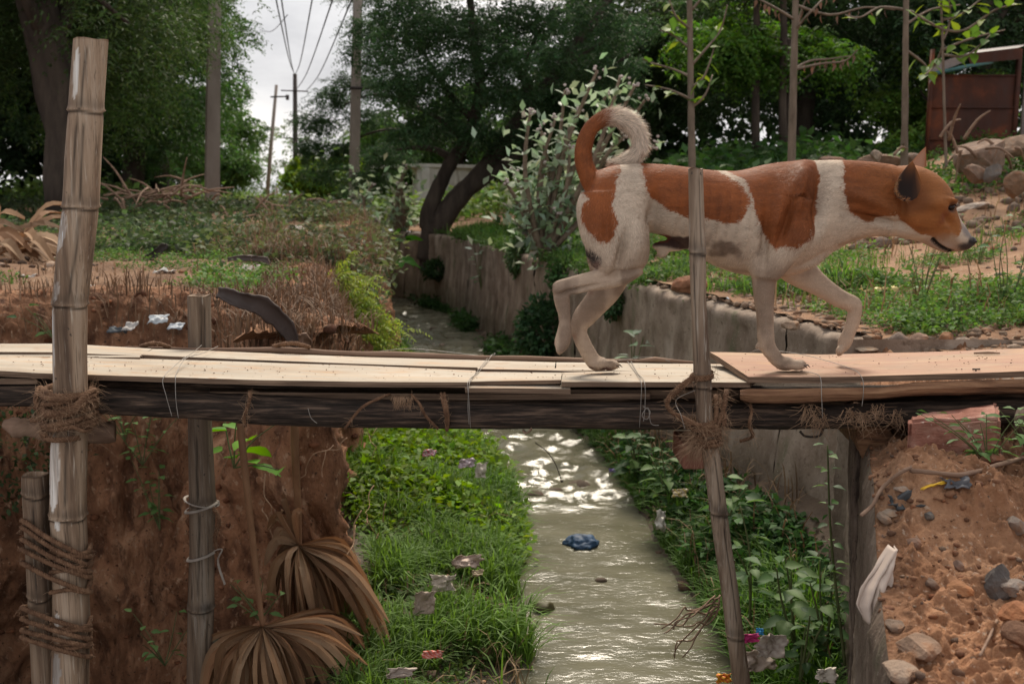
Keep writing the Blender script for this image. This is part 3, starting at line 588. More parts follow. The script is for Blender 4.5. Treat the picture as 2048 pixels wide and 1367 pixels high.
for i, (a, b, lb) in enumerate([((590, 150), (548, -20), "leftmost overhead wire running up from the dark pole"), ((590, 152), (560, -20), "overhead wire beside the leftmost one, rising from the dark pole"), ((590, 150), (628, -20), "overhead wire slanting up and right from the dark pole"), ((592, 180), (672, -20), "second wire slanting up and right across the sky gap"), ((612, 182), (712, -20), "rightmost overhead wire crossing the sky gap"), ((520, 60), (575, 30), "short service wire crossing near the top of the left wood")]):
    A = P(*a, 40); B = P(*b, 15 if i < 5 else 30); mid = A.lerp(B, .5) - Vector((0, 0, .25)); mb = MB(); mb.tube(catmull([A, mid, B], 8), .012, 5); tag(mb.build('overhead_wire', M['rust_metal']), lb, "wire")

# small white hut behind the spreading tree
M['plaster'] = mat_noise('lime_plaster', [(.3, (.40, .39, .37)), (.6, (.56, .55, .52)), (.8, (.64, .63, .60))], 2.2, rough=.9, bump=.3, bscale=20, layers=[(4, .55, .75, (.24, .21, .18), (1, 1, .3))])
M['dark'] = mat_noise('dark_void', [(.3, (.02, .018, .016)), (.7, (.035, .03, .028))], 5)
hc = P(845, 440, 26); hut = empty("white_hut", hc); tag(hut, "small white plastered hut with flat roof behind the forked trunks", "hut")
w1 = P(972, 440, 27.6); w0 = P(826, 440, 27.2); hz = P(845, 334, 26).z; zb = hc.z - .5
def prism(A, B, z0, z1, th, name, mat, par):
    A = Vector((A.x, A.y, 0)); B = Vector((B.x, B.y, 0)); d = (B - A).normalized(); n = Vector((-d.y, d.x, 0)) * th; mb = MB()
    mb.add([(p.x, p.y, z) for z in (z0, z1) for p in (A, B, B + n, A + n)], [(0,3,2,1),(4,5,6,7),(0,1,5,4),(1,2,6,5),(2,3,7,6),(3,0,4,7)]); return mb.build(name, M[mat], par, sm=False)
prism(hc, w1, zb, hz, .2, 'wall', 'plaster', hut); prism(w0, hc, zb, hz - .01, .2, 'wall', 'plaster', hut)
prism(hc + Vector((-.06, -.08, 0)), w1 + Vector((.1, -.08, 0)), hz + .003, hz + .09, 2.2, 'roof', 'plaster', hut)
for px in (829, 837):
    a = w0.lerp(hc, .25 if px < 833 else .62); mb = MB(); mb.box((a.x - .035, a.y - .05, hz - .42), (a.x + .035, a.y + .05, hz - .18)); mb.build('vent', M['dark'], hut)

# rusty sheet-metal shed on the right
M['rust'] = mat_noise('rust', [(.28, (.028, .013, .010)), (.5, (.060, .020, .011)), (.66, (.14, .038, .014)), (.8, (.24, .075, .022))], 2.2, rough=.8, bump=.4, bscale=30, bdist=.006, layers=[(6, .5, .7, (.05, .025, .02), (1, 1, .4))])
M['tin'] = mat_noise('grey_tin', [(.3, (.22, .20, .20)), (.6, (.34, .30, .28)), (.75, (.30, .10, .05))], 3, rough=.6, bump=.3)
M['teal'] = mat_noise('teal_paint', [(.3, (.03, .10, .10)), (.7, (.08, .17, .16))], 5, rough=.7)
sy = 12.4; A = P(1856, 300, sy); B = P(2040, 296, sy); shed = empty("rusty_shed", A); tag(shed, "rusty sheet-metal shed with broken grey roof on the rubble ridge", "shed")
zt = P(1856, 150, sy).z; zb = A.z - .25
for i in range(3):
    za = zb + (zt - zb) * (i / 3); zc = zb + (zt - zb) * ((i + 1) / 3); mb = MB(); n = 16
    V = [(A.x + (B.x - .12 - A.x) * k / n, sy + .008 * math.sin(k * 1.9 + i) + (.014 if z == za else 0), z - .002) for z in (za + .004, zc) for k in range(n + 1)]; mb.add(V, [(k, k + 1, k + n + 2, k + n + 1) for k in range(n)]); o = mb.build('sheet_panel', M['rust'], shed)
    mb = MB(); mb.box((A.x, sy - .022, zc - .014), (B.x - .12, sy - .004, zc + .002)); mb.build('rail', M['rust'], shed)
for x_, w_, m_ in ((A.x - .03, .03, 'rust'), (B.x - .11, .045, 'rust'), (B.x + .12, .04, 'rust')):
    mb = MB(); mb.box((x_, sy - .03, zb), (x_ + w_, sy + .04, zt + .3)); mb.build('frame_post', M[m_], shed)
mb = MB(); mb.box((B.x + .03, sy + .05, zb), (B.x + .9, sy + .09, zt + .25)); mb.build('back_panel', M['tin'], shed)
rf = [(1858, 146), (1870, 128), (1930, 108), (2035, 96)]; mb = MB(); V = []
for i, (a, b) in enumerate(rf): V += [tuple(P(a, b, sy - .1)), tuple(P(a + 25, b + 2 - 10 * (i > 0), sy + .9))]
for i, (a, b) in enumerate(rf): V += [tuple(P(a, b + 22 - 3 * i, sy - .06))]
mb.add(V, [(0, 2, 3, 1), (2, 4, 5, 3), (4, 6, 7, 5), (0, 8, 9, 2), (2, 9, 10, 4)]); mb.build('roof', M['tin'], shed, sm=False)
mb = MB(); mb.add([tuple(P(a, b, sy - .13)) for a, b in ((1935, 108), (2042, 95), (2044, 118), (1940, 128))], [(0, 1, 2, 3)]); mb.build('roof_flap', M['rust'], shed, sm=False)
mb = MB(); mb.tube([P(1858, 150, sy - .12), P(1940, 132, sy - .12), P(1985, 124, sy - .1)], K(4, sy), 5); mb.build('edge_strip', M['teal'], shed)
# ------------------------------------------------------------------ the dog
DY = 2.40
def loft(mb, rings, seg=28, tip=True, close=True):
    """rings: (ax, ay, bx, by, half width px, depth y): silhouette points in the side view"""
    n = len(rings); R_ = np.array(rings, float)
    ks = np.arange(n); fine = np.linspace(0, n - 1, (n - 1) * 4 + 1)
    def cr(col):
        out = []
        for t in fine:
            i = min(int(t), n - 2); f = t - i; p0, p1, p2, p3 = col[max(i - 1, 0)], col[i], col[i + 1], col[min(i + 2, n - 1)]
            out.append(.5 * (2 * p1 + (p2 - p0) * f + (2 * p0 - 5 * p1 + 4 * p2 - p3) * f * f + (3 * p1 - p0 - 3 * p2 + p3) * f ** 3))
        return np.array(out)
    Q = np.stack([cr(R_[:, j]) for j in range(6)], 1); b = len(mb.V)
    for ax, ay, bx, by, w, y in Q:
        A = P(ax, ay, y); B = P(bx, by, y); c = (A + B) / 2; r = (A - B) / 2; wy = K(w, y)
        for k in range(seg):
            t = 2 * math.pi * k / seg; mb.V.append(tuple(c + r * math.cos(t) + Vector((0, wy * math.sin(t), 0)))); mb.C.append((1, 1, 1))
    m = len(Q)
    for i in range(m - 1):
        for k in range(seg):
            a0 = b + i * seg + k; a1 = b + i * seg + (k + 1) % seg; mb.F.append((a0, a1, a1 + seg, a0 + seg))
    mb.F.append(tuple(b + k for k in range(seg))[::-1]); mb.F.append(tuple(b + (m - 1) * seg + k for k in range(seg)))
def chain(mb, pts, lat=.9, y=DY, seg=18):
    """pts: (px, py, r[, dy]) -> tapered limb"""
    rg = []
    for i, p in enumerate(pts):
        a = np.array(pts[max(i - 1, 0)][:2], float); b = np.array(pts[min(i + 1, len(pts) - 1)][:2], float); d = b - a; d /= np.hypot(*d); n = np.array([d[1], -d[0]])
        x, yy, r = p[:3]; rg.append((x + n[0] * r, yy + n[1] * r, x - n[0] * r, yy - n[1] * r, r * lat, y + (p[3] if len(p) > 3 else 0)))
    loft(mb, rg, seg)
def ball(mb, px, py, rx, ry, rz, y):
    V, Fs = rock_mesh(1, 3, (1, 1, 1), 0, False); c = np.array(P(px, py, y)); mb.add([tuple(c + v * np.array([K(rx, y), K(ry, y), K(rz, y)])) for v in V], Fs)
mb = MB()
TORSO = [(1180, 380, 1163, 425, 30), (1192, 345, 1170, 455, 56), (1225, 331, 1205, 468, 68), (1262, 327, 1248, 470, 70), (1300, 327, 1295, 464, 66), (1345, 330, 1342, 478, 66), (1390, 336, 1386, 506, 72), (1434, 341, 1430, 532, 80),
    (1480, 341, 1476, 547, 85), (1530, 329, 1522, 553, 82), (1578, 322, 1572, 552, 74), (1622, 320, 1608, 541, 66), (1662, 320, 1650, 512, 56), (1700, 320, 1692, 489, 50), (1745, 323, 1738, 474, 47), (1788, 329, 1782, 474, 48)]
loft(mb, [(a, b, c, d, w, DY) for a, b, c, d, w in TORSO], 36)
HEAD = [(1770, 335, 1768, 466, 44), (1800, 331, 1795, 474, 50), (1832, 331, 1815, 478, 56), (1862, 343, 1836, 483, 57), (1884, 360, 1850, 489, 52), (1899, 381, 1862, 495, 44), (1906, 400, 1870, 499, 36), (1909, 416, 1878, 502, 30), (1917, 433, 1888, 506, 27), (1927, 449, 1902, 504, 25), (1936, 463, 1916, 504, 22), (1944, 478, 1930, 501, 17), (1946, 485, 1940, 496, 9)]
loft(mb, [(a, b, c, d, w, DY) for a, b, c, d, w in HEAD], 32)
ball(mb, 1822, 440, 36, 50, 30, DY)                                                    # cheeks
yn, yf = DY - .052, DY + .052
loft(mb, [(1160, 385, 1262, 375, 34, yn + .004), (1152, 415, 1292, 405, 40, yn - .003), (1156, 452, 1299, 440, 42, yn - .006), (1164, 482, 1300, 475, 40, yn - .008), (1176, 508, 1300, 505, 36, yn - .010), (1184, 530, 1294, 528, 30, yn - .012), (1200, 548, 1280, 546, 22, yn - .012)], 28)
chain(mb, [(1268, 522, 32, 0), (1240, 545, 27, 0), (1210, 556, 22), (1175, 563, 19), (1145, 571, 18), (1122, 577, 18), (1124, 600, 16), (1129, 630, 13), (1130, 655, 13)], .75, yn - .012)
chain(mb, [(1130, 648, 13), (1128, 668, 15), (1124, 686, 15), (1122, 699, 9)], .95, yn - .012)
loft(mb, [(1165, 395, 1265, 385, 34, yf), (1158, 440, 1290, 430, 38, yf), (1170, 500, 1290, 490, 32, yf), (1180, 545, 1268, 545, 26, yf)], 24)
chain(mb, [(1235, 530, 36), (1213, 578, 30), (1188, 610, 25), (1165, 638, 22), (1157, 660, 17), (1166, 685, 16), (1178, 708, 16), (1188, 724, 16)], .75, yf)
# near foreleg
loft(mb, [(1520, 400, 1640, 400, 26, yn - .012), (1512, 450, 1628, 450, 30, yn - .014), (1502, 495, 1606, 500, 30, yn - .012), (1497, 528, 1580, 535, 27, yn - .010), (1501, 552, 1558, 560, 22, yn - .008)], 28)
chain(mb, [(1530, 535, 30), (1528, 565, 24), (1528, 595, 21), (1530, 635, 18), (1531, 672, 17.5), (1537, 696, 16), (1548, 712, 15), (1558, 724, 14)], .8, yn)
ball(mb, 1505, 528, 11, 9, 15, yn); ball(mb, 1515, 692, 6, 5, 7, yn); ball(mb, 1172, 703, 5, 5, 6, yf)
# far foreleg, lifted forwards
chain(mb, [(1570, 500, 50, -.02), (1600, 542, 34), (1640, 571, 22), (1678, 596, 18.5), (1708, 611, 17), (1708, 634, 14), (1700, 660, 13), (1690, 684, 14), (1684, 700, 9)], .8, yf)
# paws: pad body plus toes
def paw(mb, px, py, y, s=1.0, zf=None):
    ball(mb, px, py, 20 * s, 19 * s, 13 * s, y)
    for k, (dx, dyy, dz) in enumerate([(20, -13, 3), (25, -4, 2), (25, 6, 2), (19, 14, 3)]): ball(mb, px + dx * s, py + dz * s, 12.5 * s, 7.2 * s, 9.5 * s, y + K(dyy, y))
paw(mb, 1570, 727, yn + .0, 1.16); paw(mb, 1196, 727, yf, 1.12)
for (px, py, yy, dx, dz) in ((1121, 692, yn - .012, -1, 7), (1684, 698, yf, -5, 6)):
    for k in (-1.5, -.5, .5, 1.5): ball(mb, px + dx, py + dz - abs(k) * 2, 8, 5.5, 10, yy + K(k * 7.5, yy))
# tail, curled forward over the rump
TAIL = [(1192, 380, 22, 0), (1177, 352, 20, 0), (1167, 320, 18, 0), (1169, 288, 17, 0), (1181, 258, 15.5, .0), (1204, 239, 16, .004), (1230, 233, 17.5, .01), (1256, 244, 18, .014), (1275, 266, 17, .02), (1280, 294, 15, .022), (1266, 314, 15, .022), (1243, 324, 11, .02), (1220, 330, 8, .015)]
chain(mb, TAIL, .9, DY)
ball(mb, 1340, 492, 38, 11, 12, DY); ball(mb, 1368, 486, 26, 10, 11, DY); ball(mb, 1325, 506, 12, 9, 10, DY)
tmp = mb.build('tmp_body')
rm = tmp.modifiers.new('r', 'REMESH'); rm.mode = 'VOXEL'; rm.voxel_size = .0038; rm.use_smooth_shade = True
sm = tmp.modifiers.new('s', 'SMOOTH'); sm.factor = .6; sm.iterations = 7
dg = bpy.context.evaluated_depsgraph_get(); ev = tmp.evaluated_get(dg); me = bpy.data.meshes.new_from_object(ev)
bpy.data.objects.remove(tmp)
nv = len(me.vertices); co = np.zeros(nv * 3, np.float32); me.vertices.foreach_get("co", co); co = co.reshape(-1, 3).astype(float)
vn = np.zeros(nv * 3, np.float32); me.vertices.foreach_get("normal", vn); vn = vn.reshape(-1, 3).astype(float)
def to_px(c, y=None):
    yy = c[:, 1]; zc = -c[:, 2] * math.sin(PITCH) * -1
    cy = c[:, 1] * math.cos(PITCH) - c[:, 2] * math.sin(PITCH); cz = c[:, 2] * math.cos(PITCH) + c[:, 1] * math.sin(PITCH)
    return 1024 + F * c[:, 0] / cy, 683.5 - F * cz / cy
flat = co.copy(); flat[:, 1] = DY            # the coat pattern is laid out in the animal's own side plane
PX, PY = to_px(flat)
def inpoly(px, py, poly):
    poly = np.array(poly, float); r = np.zeros(len(px), bool); j = len(poly) - 1
    for i in range(len(poly)):
        xi, yi = poly[i]; xj, yj = poly[j]; c = ((yi > py) != (yj > py)) & (px < (xj - xi) * (py - yi) / (yj - yi + 1e-9) + xi); r ^= c; j = i
    return r
BR = [[(1172, 398), (1150, 372), (1130, 310), (1130, 255), (1165, 225), (1200, 205), (1222, 222), (1215, 262), (1200, 275), (1192, 300), (1208, 328), (1240, 320), (1236, 345), (1228, 362), (1224, 385), (1216, 410), (1223, 430), (1227, 446), (1219, 470), (1206, 483), (1188, 479), (1168, 455), (1156, 432), (1160, 408)],
    [(1281, 310), (1432, 315), (1433, 342), (1448, 352), (1473, 374), (1481, 405), (1466, 438), (1452, 447), (1362, 431), (1326, 420), (1302, 401), (1286, 381), (1282, 350)],
    [(1452, 310), (1623, 310), (1630, 350), (1626, 385), (1619, 426), (1598, 470), (1567, 491), (1548, 487), (1530, 494), (1514, 474), (1503, 455), (1489, 418), (1484, 385), (1478, 362), (1455, 345)],
    [(1690, 305), (1674, 350), (1668, 382), (1683, 420), (1709, 440), (1733, 445), (1757, 433), (1776, 429), (1786, 444), (1820, 464), (1848, 472), (1868, 478), (1888, 482), (1906, 470), (1916, 452), (1911, 436), (1906, 420), (1925, 380), (1900, 330), (1870, 260), (1780, 290)]]
def coat(px, py, cpos):
    jx = px + 4.5 * fbm(cpos * 55, 3, 91); jy = py + 4.5 * fbm(cpos * 55 + 9, 3, 92)
    br = np.zeros(len(px)); 
    for pl in BR: br = np.maximum(br, inpoly(jx, jy, pl).astype(float))
    n = fbm(cpos * 22, 3, 93)[:, None]; m = fbm(cpos * 9 + 5, 3, 94)[:, None]
    white = np.array([.52, .415, .32]) * (1 + .10 * n); st_ = fbm(cpos * [26, 60, 130], 3, 90)[:, None]; white = white * (1 + .22 * st_); brown = np.array([.235, .070, .021]) * (1 + .3 * m + .2 * n + .28 * st_)
    tan = smooth(1640, 1900, px)[:, None]; brown = brown * (1 - tan) + tan * np.array([.28, .105, .031]) * (1 + .2 * n + .25 * st_)
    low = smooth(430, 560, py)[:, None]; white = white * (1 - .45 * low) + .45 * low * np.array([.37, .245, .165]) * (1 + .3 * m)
    # grey mottling under the thin belly coat
    mot = smooth(.05, .4, fbm(cpos * 24 + 3, 3, 95)) * np.clip(smooth(1395, 1415, px) * (1 - smooth(1500, 1515, px)) * smooth(445, 470, py) * (1 - smooth(520, 545, py)), 0, 1)
    mot = mot + .8 * smooth(0, .4, fbm(cpos * 20 + 13, 3, 96)) * smooth(1285, 1300, px) * (1 - smooth(1330, 1345, px)) * smooth(395, 410, py) * (1 - smooth(450, 460, py))
    mot = mot + .45 * smooth(-.1, .4, fbm(cpos * 16 + 23, 3, 97)) * smooth(1655, 1670, px) * (1 - smooth(1705, 1730, px)) * smooth(415, 430, py) * (1 - smooth(470, 490, py))
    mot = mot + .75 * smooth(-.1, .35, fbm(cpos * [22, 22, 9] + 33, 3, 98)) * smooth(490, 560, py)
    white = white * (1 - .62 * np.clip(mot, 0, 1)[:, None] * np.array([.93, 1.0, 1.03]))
    c = white * (1 - br[:, None]) + brown * br[:, None]
    def blot(c, x, y, rx, ry, col, ang=0, soft=.35):
        dx, dy = jx - x, jy - y; ca, sa = math.cos(ang), math.sin(ang); d = np.hypot((dx * ca + dy * sa) / rx, (-dx * sa + dy * ca) / ry); t = (1 - smooth(1 - soft, 1 + soft, d))[:, None]; return c * (1 - t) + t * np.array(col)
    c = blot(c, 1181, 510, 18, 8, (.035, .025, .022), .85); c = blot(c, 1188, 524, 6, 9, (.14, .08, .06))
    c = blot(c, 1350, 484, 52, 14, (.045, .022, .017), .05, .2); c = blot(c, 1322, 476, 16, 9, (.16, .05, .03))
    c = blot(c, 1884, 488, 36, 15, (.30, .185, .115), .35, .6); c = blot(c, 1939, 482, 13, 15, (.010, .009, .009), .5, .3); c = blot(c, 1922, 492, 17, 8, (.05, .035, .03), 0, .5)
    c = blot(c, 1926, 462, 16, 9, (.26, .22, .20), .9, .5); c = blot(c, 1893, 480, 12, 10, (.34, .22, .14), .6, .7); c = blot(c, 1868, 488, 30, 10, (.38, .28, .22), .2, .6)
    c = blot(c, 1888, 414, 13, 8, (.05, .022, .014), .1, .5); c = blot(c, 1868, 432, 8, 18, (.20, .06, .02), .6, .8)
    ml = np.array([(1853, 477), (1862, 485), (1875, 493), (1887, 499), (1899, 503)], float); dm = np.min([np.hypot(px - np.interp(t, np.arange(5), ml[:, 0]), py - np.interp(t, np.arange(5), ml[:, 1])) for t in np.linspace(0, 4, 21)], axis=0)
    t = (1 - smooth(2.6, 4.8, dm))[:, None]; c = c * (1 - t) + t * np.array([.008, .006, .006])
    ed = (1 - smooth(15, 40, np.hypot((px - 1812) / 1.1, py - 398)))[:, None] * .5; c = c * (1 - ed) + ed * np.array([.10, .035, .014])
    for (x0, y0) in ((1180, 741), (1215, 741), (1553, 741), (1590, 741)): c = blot(c, x0, y0, 12, 4, (.10, .05, .04), 0, .5)
    for (x0, y0, r0) in ((1205, 650, 6), (1151, 676, 5), (1182, 585, 7), (1193, 579, 3)): c = blot(c, x0, y0, r0, r0, (.22, .13, .09), 0, .8)
    return np.clip(c, .004, 1), dm, br
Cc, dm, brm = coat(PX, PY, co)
# muscle and bone relief, mouth slit, eye sockets
rel = .0022 * fbm(co * [9, 9, 14], 3, 99)
def bulge(x, y, rx, ry, a, ang=0):
    dx, dy = PX - x, PY - y; ca, sa = math.cos(ang), math.sin(ang); return a * np.exp(-((dx * ca + dy * sa) / rx) ** 2 - ((-dx * sa + dy * ca) / ry) ** 2)
side = np.abs(vn[:, 1]) * 4.0
rel += side * (bulge(1580, 375, 16, 62, .009, .45) + bulge(1530, 430, 14, 55, .006, .3) - bulge(1556, 425, 9, 50, .007, .35) - bulge(1620, 400, 12, 70, .007, .2) + bulge(1600, 470, 26, 40, .006, .6) - bulge(1512, 470, 9, 50, .007, .1)
    - bulge(1300, 430, 13, 50, .008, .1) + bulge(1262, 480, 26, 50, .005) - bulge(1232, 500, 8, 45, .006, .25) - bulge(1205, 450, 10, 40, .003) - bulge(1240, 540, 40, 6, .004, -.25) - bulge(1145, 575, 40, 4, .004, -.25) + bulge(1720, 400, 60, 12, .004, .35) - bulge(1745, 440, 60, 7, .005, .25)
    - bulge(1788, 420, 8, 40, .004) + bulge(1850, 405, 22, 14, .003) - bulge(1880, 440, 20, 9, .003, .8) + bulge(1886, 402, 14, 4, .004, .2) - bulge(1888, 415, 9, 6, .005) - bulge(1660, 500, 50, 6, .005, -.35) + bulge(1640, 520, 50, 8, .004, -.35))
for k in range(8): rel += side * bulge(1345 + k * 19, 440 + k * 3, 4.5, 55, .0013, .12)      # ribs
rel -= .006 * (1 - smooth(1.5, 4.5, dm)) * (side > .2)
co2 = co + vn * rel[:, None]
me.vertices.foreach_set("co", co2.astype(np.float32).ravel()); me.update()
at = me.color_attributes.new("Col", 'FLOAT_COLOR', 'POINT'); c4 = np.ones((nv, 4), np.float32); c4[:, :3] = Cc * .88; at.data.foreach_set("color", c4.ravel())
def mat_attr(name, rough, bump=0, bs=200, sheen=0, spec=.2, st=(1, 1, 1)):
    m, nt, b, o = new_mat(name); a = nt.nodes.new("ShaderNodeAttribute"); a.attribute_name = "Col"; nt.links.new(a.outputs[0], b.inputs['Base Color']); b.inputs['Roughness'].default_value = rough; b.inputs['Specular IOR Level'].default_value = spec
    if bump:
        tc_ = nt.nodes.new("ShaderNodeTexCoord"); mp_ = nt.nodes.new("ShaderNodeMapping"); mp_.inputs['Scale'].default_value = st; n_ = nt.nodes.new("ShaderNodeTexNoise"); n_.inputs['Scale'].default_value = bs; n_.inputs['Detail'].default_value = 4; nt.links.new(tc_.outputs['Object'], mp_.inputs[0]); nt.links.new(mp_.outputs[0], n_.inputs[0])
        bp_ = nt.nodes.new("ShaderNodeBump"); bp_.inputs['Strength'].default_value = bump; bp_.inputs['Distance'].default_value = .002; nt.links.new(n_.outputs[0], bp_.inputs['Height']); nt.links.new(bp_.outputs[0], b.inputs['Normal'])
    return m
M['skin'] = mat_attr('dog_coat', .75, .6, 160, st=(.5, 1, 1.6)); M['fur'] = mat_attr('dog_hair', .55, spec=.3)
me.materials.clear(); me.materials.append(M['skin'])
for p in me.polygons: p.use_smooth = True
dog = empty("dog", P(1400, 742, DY)); tag(dog, "brown and white short-haired dog walking over the footbridge with its tail curled up", "dog")
body = bpy.data.objects.new("body", me); COL.objects.link(body); adopt(body, dog)
# short coat: hair wedges lying along the body
SEGS = []   # (a, b) px points giving the lie of the coat
def addseg(pts):
    for a, b in zip(pts[:-1], pts[1:]): SEGS.append((a[0], a[1], b[0], b[1]))
addseg([(1900, 440), (1860, 400), (1800, 395), (1700, 400), (1600, 420), (1500, 430), (1400, 420), (1300, 400), (1230, 390)])
addseg([(1230, 380), (1225, 460), (1240, 530)]); addseg([(1260, 525), (1200, 556), (1122, 577), (1130, 640), (1122, 695)]); addseg([(1213, 578), (1165, 638), (1160, 665), (1185, 720), (1225, 735)])
addseg([(1570, 420), (1530, 530), (1530, 600), (1532, 690), (1560, 722), (1605, 735)]); addseg([(1600, 530), (1640, 571), (1708, 611), (1700, 660), (1686, 700)]); addseg([(t[0], t[1]) for t in TAIL[2:]])
SG = np.array(SEGS, float)
tri = np.zeros(len(me.polygons) * 4, int)
nf = len(me.polygons); cen = np.zeros(nf * 3); me.polygons.foreach_get("center", cen); cen = cen.reshape(-1, 3); ar = np.zeros(nf); me.polygons.foreach_get("area", ar); fn = np.zeros(nf * 3); me.polygons.foreach_get("normal", fn); fn = fn.reshape(-1, 3)
NH = 230000; pick = RNG.choice(nf, NH, p=ar / ar.sum()); hp = cen[pick] + RNG.normal(size=(NH, 3)) * .0016; hn = fn[pick]; hp = hp - hn * (np.sum((hp - cen[pick]) * hn, 1))[:, None]
fl = hp.copy(); fl[:, 1] = DY; hx, hy = to_px(fl)
A_, B_ = SG[:, :2], SG[:, 2:]; best = np.full(NH, 1e9); dr = np.zeros((NH, 2))
for a, b in zip(A_, B_):
    d = b - a; l = d @ d; t = np.clip(((hx - a[0]) * d[0] + (hy - a[1]) * d[1]) / l, 0, 1); ds = np.hypot(hx - a[0] - t * d[0], hy - a[1] - t * d[1]); mk = ds < best; best[mk] = ds[mk]; dr[mk] = d / math.sqrt(l)
D3 = np.stack([dr[:, 0], 0 * best, -dr[:, 1]], 1) + RNG.normal(size=(NH, 3)) * .22
D3 -= hn * np.sum(D3 * hn, 1)[:, None]; D3 = unit(D3)
isT = (hx < 1310) & (hy < 345) & ~((hy > 318) & (hx > 1195) & (hn[:, 2] > .2) & (hp[:, 2] < P(1230, 326, DY).z))
tl = smooth(1160, 1250, hx) * isT
Ln = np.where(isT, .009 + .013 * tl, .0095) * RNG.uniform(.6, 1.3, NH); lift = np.where(isT, .35 + .5 * tl, .32)
Ln = np.where((hx > 1780) & ~isT, Ln * .6, Ln); Ln = np.where(hy > 530, Ln * .65, Ln)
D3 = unit(D3 + hn * (lift * RNG.uniform(.5, 1.3, NH))[:, None]); sd_ = unit(np.cross(D3, hn)) * .0005
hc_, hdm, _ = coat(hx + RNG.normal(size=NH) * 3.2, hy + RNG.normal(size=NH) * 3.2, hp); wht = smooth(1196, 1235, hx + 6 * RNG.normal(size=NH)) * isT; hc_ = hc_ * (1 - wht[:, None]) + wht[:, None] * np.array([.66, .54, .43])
hc_ = hc_ * (1 + .42 * RNG.uniform(-1, 1, (NH, 1)))
ok = (hdm > 5) & ~((np.hypot((hx - 1888), (hy - 414) * 1.5) < 11)) & ~((np.hypot(hx - 1940, hy - 484) < 13)) & ~((hx > 1300) & (hx < 1395) & (hy > 470) & (hy < 508))
root_ = hp - hn * .0008 + hn * 0
mid_ = root_ + D3 * (Ln * .5)[:, None]; tip_ = root_ + (D3 - hn * .05) * Ln[:, None] + hn * (-.0002)
Vh = np.stack([root_ - sd_, root_ + sd_, tip_], 1)[ok].reshape(-1, 3); Ch = np.repeat(np.clip(hc_[ok], .004, 1), 3, axis=0)
fur = mesh_obj("fur", Vh, None, M['fur'], dog, Ch, False, quads=np.arange(len(Vh)).reshape(-1, 3)); fur['kind'] = 'stuff'
# ears: curved shells with thickness
M['ear'] = mat_attr('ear_coat', .8); 
def ear(outer, apex, tip, back, inner_col, outer_col, yb, ytip, cup):
    """outer: base rim points (px, py, dy); shell from base rim to the tip"""
    n = len(outer); rows = 9; V = []; C = []
    for shell in (0, 1):
        for r_ in range(rows):
            t = r_ / (rows - 1)
            for i in range(n):
                a = outer[i]; s_ = (i / (n - 1) - .5) * 2
                w = (1 - t ** 1.5); px = tip[0] + (a[0] - tip[0]) * (1 - t) ** .85 ; py = tip[1] + (a[1] - tip[1]) * (1 - t)
                dy = (ytip * t + a[2] * (1 - t)) + cup * (1 - s_ * s_) * math.sin(min(1, (1 - t) * 1.1) * 1.5) + (.0035 if shell else 0)
                V.append(tuple(P(px, py, yb + dy))); e_ = max(abs(s_) ** 4, t ** 5); C.append(tuple(np.array(outer_col) * (e_ if not shell else 1) + np.array(inner_col) * (1 - e_ if not shell else 0)))
    Fs = []; m = rows * n
    for sh in (0, 1):
        for r_ in range(rows - 1):
            for i in range(n - 1): a = sh * m + r_ * n + i; Fs.append((a, a + 1, a + n + 1, a + n))
    for r_ in range(rows - 1):
        for i in (0, n - 1): a = r_ * n + i; Fs.append((a, a + n, a + n + m, a + m))
    o = mesh_obj("ear", V, Fs, M['ear'], dog, np.array(C), True); return o
rimn = [(1806, 341, -.062), (1795, 356, -.076), (1789, 370, -.086), (1787, 384, -.092), (1794, 395, -.096), (1808, 402, -.098), (1822, 402, -.097), (1834, 395, -.093), (1841, 380, -.086), (1843, 364, -.074)]
o = ear(rimn, None, (1825, 322), None, (.012, .007, .006), (.24, .09, .03), DY, -.074, .014); o['label'] = "near ear with dark inside"
rimf = [(1812, 338, .030), (1822, 338, .034), (1836, 336, .036), (1846, 334, .034), (1853, 334, .030)]
o = ear(rimf, None, (1852, 293), None, (.42, .25, .17), (.36, .16, .08), DY + .004, .040, .010); o['label'] = "far ear, pinkish"
# hair tuft rim of the near ear
lf = LF(); ps = []; ds = []
for i in range(260):
    k = RNG.uniform(0, 5.5); a, b = rimn[int(k)], rimn[int(k) + 1]; f = k % 1; ps.append(P(a[0] * (1 - f) + b[0] * f, a[1] * (1 - f) + b[1] * f, DY + a[2] - .001)); ds.append((.5 + .3 * RNG.normal(), -.2, .35 + .4 * RNG.normal()))
lf.leaves(np.array([p[:] for p in ps]), np.array(ds), .012, .0009, (.30, .14, .06), jit=.4); o = lf.build('ear_hair', M['fur'], dog); o['kind'] = 'stuff'
